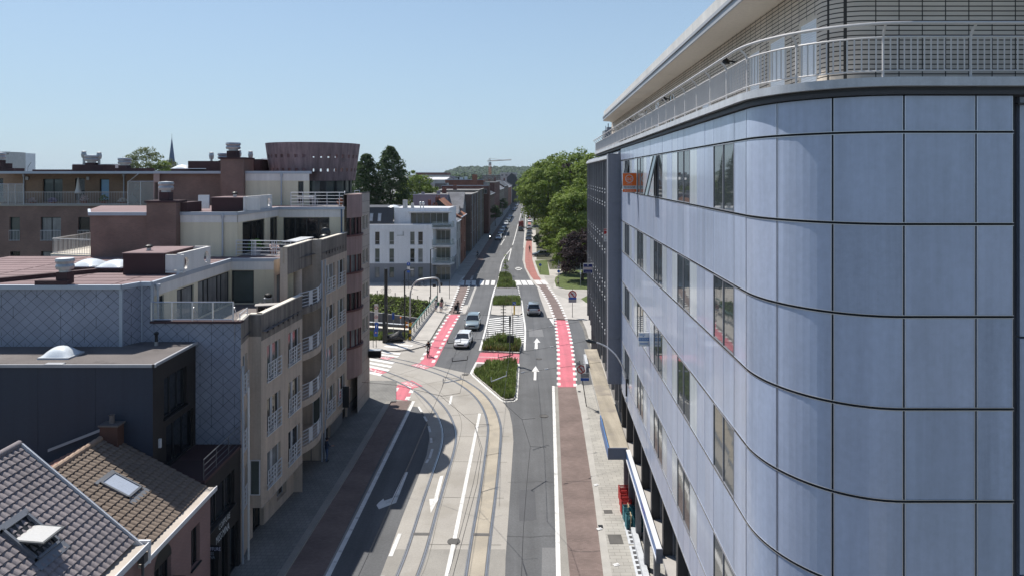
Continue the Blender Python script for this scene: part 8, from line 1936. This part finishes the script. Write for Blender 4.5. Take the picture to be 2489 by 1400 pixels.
# ---- estate boards on the office
def board(label, x0, y0, x1, y1, D, th=.05, name='for_sale_board', mats=None, draw=None, cat_='sale board'):
    a, b = at(x0,y1,D), at(x1,y0,D); t = thing(name, label, cat_, V((a.x+b.x)/2,D,a.z)); mb = MB(); mb.ob(a, (b.x-a.x,0,0), (0,th,0), (0,0,b.z-a.z)); mb.build('panel', sg_white, t)
    mb = MB(); draw(mb, a, b.x-a.x, b.z-a.z); mb.build('print', mats, t); mb = MB(); mb.ob(V(b.x,D+.01,a.z), (.16,0,0), (0,.03,0), (0,0,.04)); mb.ob(V(b.x,D+.01,b.z-.06), (.16,0,0), (0,.03,0), (0,0,.04)); mb.build('bracket', galv, t); return t
def d_orange(mb, a, w_, h_):
    def q(x, z, dw, dh, m, d=.004): mb.ob(a+V(x*w_,-d,z*h_), (dw*w_,0,0), (0,d*.5,0), (0,0,dh*h_), m)
    q(.03,.345,.94,.635,0); q(.03,.02,.94,.14,0); c = a+V(w_*.47,-.008,h_*.70); disc(mb, c, w_*.285, 1, 0, ri=w_*.235)
    mb.text('oc', c+V(0,-.002,.01), (1,0,0), (0,0,1), w_*.42, 1); mb.text('VASTGOED', a+V(w_*.47,-.008,h_*.43), (1,0,0), (0,0,1), w_*.075, 1); mb.text('TE KOOP', a+V(w_*.48,-.008,h_*.255), (1,0,0), (0,0,1), w_*.19, 2, squeeze=1.0); mb.text('09 222 02 20', a+V(w_*.48,-.008,h_*.09), (1,0,0), (0,0,1), w_*.125, 1)
board('orange sale board TE KOOP with ring logo sticking out of the office windows', 1513,421,1548,468.5,36.0, mats=[sg_orange, sg_white, sg_black], draw=d_orange)
def d_blue(mb, a, w_, h_):
    mb.ob(a+V(.03,-.004,.03), (w_-.06,0,0), (0,.002,0), (0,0,h_-.1), 0); mb.ob(a+V(.0,-.008,h_*.36), (w_,0,0), (0,.002,0), (0,0,h_*.26), 1); mb.text('TE KOOP', a+V(w_*.5,-.012,h_*.48), (1,0,0), (0,0,1), w_*.22, 2); mb.ob(a+V(w_*.42,-.008,h_*.76), (w_*.16,0,0), (0,.002,0), (0,0,h_*.1), 1)
    mb.ob(a+V(w_*.2,-.008,h_*.16), (w_*.6,0,0), (0,.002,0), (0,0,.02), 1)
board('blue sale board with red TE KOOP at the far end of the finned block', 1417.5,640.5,1440.5,664.5,66, mats=[sg_navy, sg_white, sg_red], draw=d_blue)
def d_red(mb, a, w_, h_):
    mb.ob(a+V(.0,-.004,h_*.48), (w_,0,0), (0,.002,0), (0,0,h_*.52), 0); mb.face([a+V(0,-.008,h_*.46), a+V(0,-.008,h_*.56), a+V(w_,-.008,h_*.74), a+V(w_,-.008,h_*.64)], 1); mb.text('TE', a+V(w_*.5,-.008,h_*.28), (1,0,0), (0,0,1), w_*.3, 2); mb.text('KOOP', a+V(w_*.5,-.008,h_*.14), (1,0,0), (0,0,1), w_*.26, 2); mb.ob(a+V(w_*.1,-.008,h_*.86), (w_*.8,0,0), (0,.002,0), (0,0,h_*.05), 1)
board('narrow red and white sale board half hidden behind the projecting pillar', 1468,557,1484,588,49.5, mats=[sg_red, sg_white, sg_black], draw=d_red)
def d_wb(mb, a, w_, h_):
    mb.ob(a+V(.0,-.004,h_*.40), (w_,0,0), (0,.002,0), (0,0,h_*.24), 0); mb.text('TE KOOP', a+V(w_*.5,-.010,h_*.52), (1,0,0), (0,0,1), w_*.22, 1); mb.ob(a+V(w_*.1,-.004,h_*.16), (w_*.8,0,0), (0,.002,0), (0,0,h_*.07), 0); mb.ob(a+V(w_*.1,-.004,h_*.82), (w_*.55,0,0), (0,.002,0), (0,0,h_*.06), 0); mb.ob(a+V(w_*.4,-.004,h_*.70), (w_*.12,0,0), (0,.002,0), (0,0,h_*.07), 0)
board('white and blue TE KOOP sale board lower on the office front', 1552,808,1577.5,841,32.0, mats=[M('sign_midblue', (.06,.17,.38), .4), sg_white], draw=d_wb)
# crates in front of the shop
def crate(label, px, py, z, mat, grp, rz=0):
    p = gr(px,py,.1); t = thing('crate', label, 'crate', p+V(0,0,z), grp, local=True); t.rotation_euler = (0,0,rz); mb = MB(); w_, d_, h_ = .62,.42,.26
    for x in (-w_/2, w_/2-.025): 
        for k in range(3): mb.ob((x,-d_/2,.01+k*.085), (.025,0,0), (0,d_,0), (0,0,.055))
    for y in (-d_/2, d_/2-.025):
        for k in range(3): mb.ob((-w_/2+.025,y,.01+k*.085), (w_-.05,0,0), (0,.025,0), (0,0,.055))
    for x in (-w_/2,w_/2-.04):
        for y in (-d_/2,d_/2-.04): mb.ob((x-.003,y-.003,0), (.045,0,0), (0,.045,0), (0,0,h_))
    mb.ob((-w_/2+.02,-d_/2+.02,.005), (w_-.04,0,0), (0,d_-.04,0), (0,0,.015)); mb.build('box', mat, t); return t
cr_red = M('crate_red', (.36,.03,.03), .5); cr_teal = M('crate_teal', (.03,.14,.17), .5); wood = M('pallet_wood', (.42,.34,.22), .8, var=.2, scale=8)
n_ = ['lowest','second','third','topmost']
for i, (px,py) in enumerate(((1516.5,1212),(1519,1228),(1521.5,1245))):
    for k in range(3): crate('red plastic crate, %s in the %s red stack by the office wall' % (n_[k] if k < 2 else 'topmost', ('farthest','middle','nearest')[i]), px, py, k*.27, cr_red, 'red crates by the office wall', R(3))
for i, (px,py) in enumerate(((1528,1262),(1534,1282),(1548,1266),(1552,1288))):
    for k in range(3): crate('teal plastic crate, %s in the %s teal stack under the shop fascia' % (n_[k] if k < 2 else 'topmost', ('far left','near left','far right','near right')[i]), px, py, k*.27, cr_teal, 'teal crates under the shop fascia', R(4))
for i, (px,py,lab) in enumerate(((1524,1262,'wooden slat rack leaning against the teal crates, far one'),(1530,1285,'wooden slat rack leaning against the teal crates, near one'))):
    p = gr(px,py,.1); mb = MB()
    for k in range(4): mb.ob(p+V(0,.1*k-.2,.1), (.06,.0,.75), (0,.05,0), (.03,0,0))
    for z in (.15,.45,.8): mb.ob(p+V(z*.08,-.25,z), (.03,0,0), (0,.5,0), (0,0,.06))
    o = mb.build('slat_rack', wood); tag(o, lab, 'rack')
p = gr(1545,1212,.1); mb = MB(); mb.box(p+V(0,0,.5), (.35,.5,1.0)); mb.box(p+V(-.2,0,.8), (.05,.4,.3)); o = mb.build('display_box', slab_white); tag(o, 'white display box standing behind the red crates under the fascia', 'display box')
for px, py in ((1498,1372),(1449,1178),(1457,1285)): 
    p = gr(px,py,.1); mb = MB(); mb.box(p+V(0,0,.012), (.3,.22,.02), .4); mb.face([p+V(-.1,-.05,.025), p+V(.12,-.02,.05), p+V(.1,.1,.025), p+V(-.08,.08,.035)]); o = mb.build('paper_scrap', sg_white); tag(o, 'small scrap of white paper lying on the right pavement', 'litter', 'paper scraps on the pavement')
# ================================================================ overhead wires
wire_m = M('wire', (.02,.02,.022), .6, var=0, fine=0)
def wire(label, pts, zs, r=.009, ins=(), grp='overhead tram wires'):
    if not isinstance(zs, (list, tuple)): zs = [zs]*len(pts)
    P = [gr(x,y,z) for (x,y), z in zip(pts,zs)]
    mb = MB(); mb.tube(P, r, 5); o = mb.build('overhead_wire', wire_m, org=(0,0,0)); tag(o, label, 'wire', grp)
    for f in ins:
        a = P[0].lerp(P[-1], f); u = (P[-1]-P[0]).normalized(); mb = MB(); mb.tube([a-u*.14, a+u*.14], .05, 6); i = mb.build('insulator', slab_white, o, org=(0,0,0)); i.parent = o
    return o
wire('span wire crossing the right lane below the nearest grass island to the canopy', [(1262,906),(1462,879)], 6.4, ins=(.04,.32))
wire('span wire crossing the right lane above the upper white arrow', [(1240,860),(1422,829)], [6.6,7.2], ins=(.55,))
wire('span wire crossing the pink lane near the no left turn sign', [(1275,806),(1431,777)], [6.6,7.4], ins=(.4,))
wire('contact wire bending down the right lane over the dark asphalt', [(1223.5,978),(1269,1019),(1289,1084),(1281,1170),(1272,1290),(1266,1440)], 6.0, .011)
wire('short cross wire at the upper bend of the right lane wire', [(1269,1019),(1301,1016)], 6.05); wire('short cross wire at the lower bend of the right lane wire', [(1289,1084.5),(1328,1086)], 6.05)
wire('contact wire over the right tram track', [(1069,960),(1154,1032),(1172,1089),(1160,1175),(1135,1270),(1090,1440)], 6.0, .011)
wire('pair wire beside the white centre line of the tram bed', [(1154,1034),(1168,1090),(1150,1175),(1120,1290),(1078,1440)], 6.1, .010)
wire('cross wire over the white centre line of the tram bed', [(1154,1032),(1190,1030)], 6.05)
wire('straight pale wire slanting over the shaded left lane', [(1110,850),(1075,940),(990,1137),(892,1354),(850,1445)], 6.2, .012)
wire('straight wire from the island to the tram bed centre', [(1136,925),(1080,915),(1075,940)], 6.2, .012)
wire('span wire across the crossing to the left corner', [(880,928),(960,935),(1075,962),(1118,955)], 6.3, .012)
wire('span wire from the thick tram pole across the white car', [(938,740),(1010,826),(1100,828),(1200,822)], [7.5,6.6,6.4,6.2], .012)
wire('span wire past the covered motorcycle to the bridge', [(896,731),(1005,752),(1190,766)], [7.6,7.2,7.0], .012)
wire('long wire running up the street over the left lane', [(1118,955),(1136,874),(1165,790),(1205,690),(1235,610),(1253,540)], 6.0, .012)
wire('long wire running up the street over the right lane', [(1223,978),(1236,880),(1243,760),(1250,650),(1262,540)], 6.0, .012)
def bar2(label, a, b, z=6.0, white=False, r=.035):
    A_, B_ = gr(*a,z), gr(*b,z); mb = MB(); mb.tube([A_,B_], r, 6); mb.tube([A_, A_+V(0,0,.3)], r*.7, 5); mb.tube([B_, B_+V(0,0,.3)], r*.7, 5); o = mb.build('wire_bar', slab_white if white else wire_m); tag(o, label, 'wire bar')
bar2('white insulator bar hanging over the nearest grass island', (1194,927), (1231,912.5), 6.1, True); bar2('dark double bar hanging in front of the white car', (1099,878), (1136,874)); bar2('dark bar hanging over the pink island crossing', (1211,869), (1246,862)); bar2('pale bar hanging over the bend of the tram bed', (1077,930), (1120,922), 6.1, True)
bar2('dark bar hanging in front of the white car bonnet', (1088,834), (1120,831))
# ================================================================ air
hz = bpy.data.materials.new('air'); hz.use_nodes = True; nt = hz.node_tree; nt.nodes.remove(nt.nodes['Principled BSDF'])
pv = nt.nodes.new('ShaderNodeVolumePrincipled'); pv.inputs['Color'].default_value = (.80,.90,1,1); pv.inputs['Density'].default_value = .00007; pv.inputs['Anisotropy'].default_value = .2
nt.links.new(pv.outputs[0], nt.nodes['Material Output'].inputs['Volume']); MATS['air'] = hz
mb = MB(); mb.bx(-1800,1800,-280,2900,-4.0,62); o = mb.build('haze', hz, org=(0,0,0)); o['kind'] = 'stuff'
SC.cycles.volume_bounces = 0
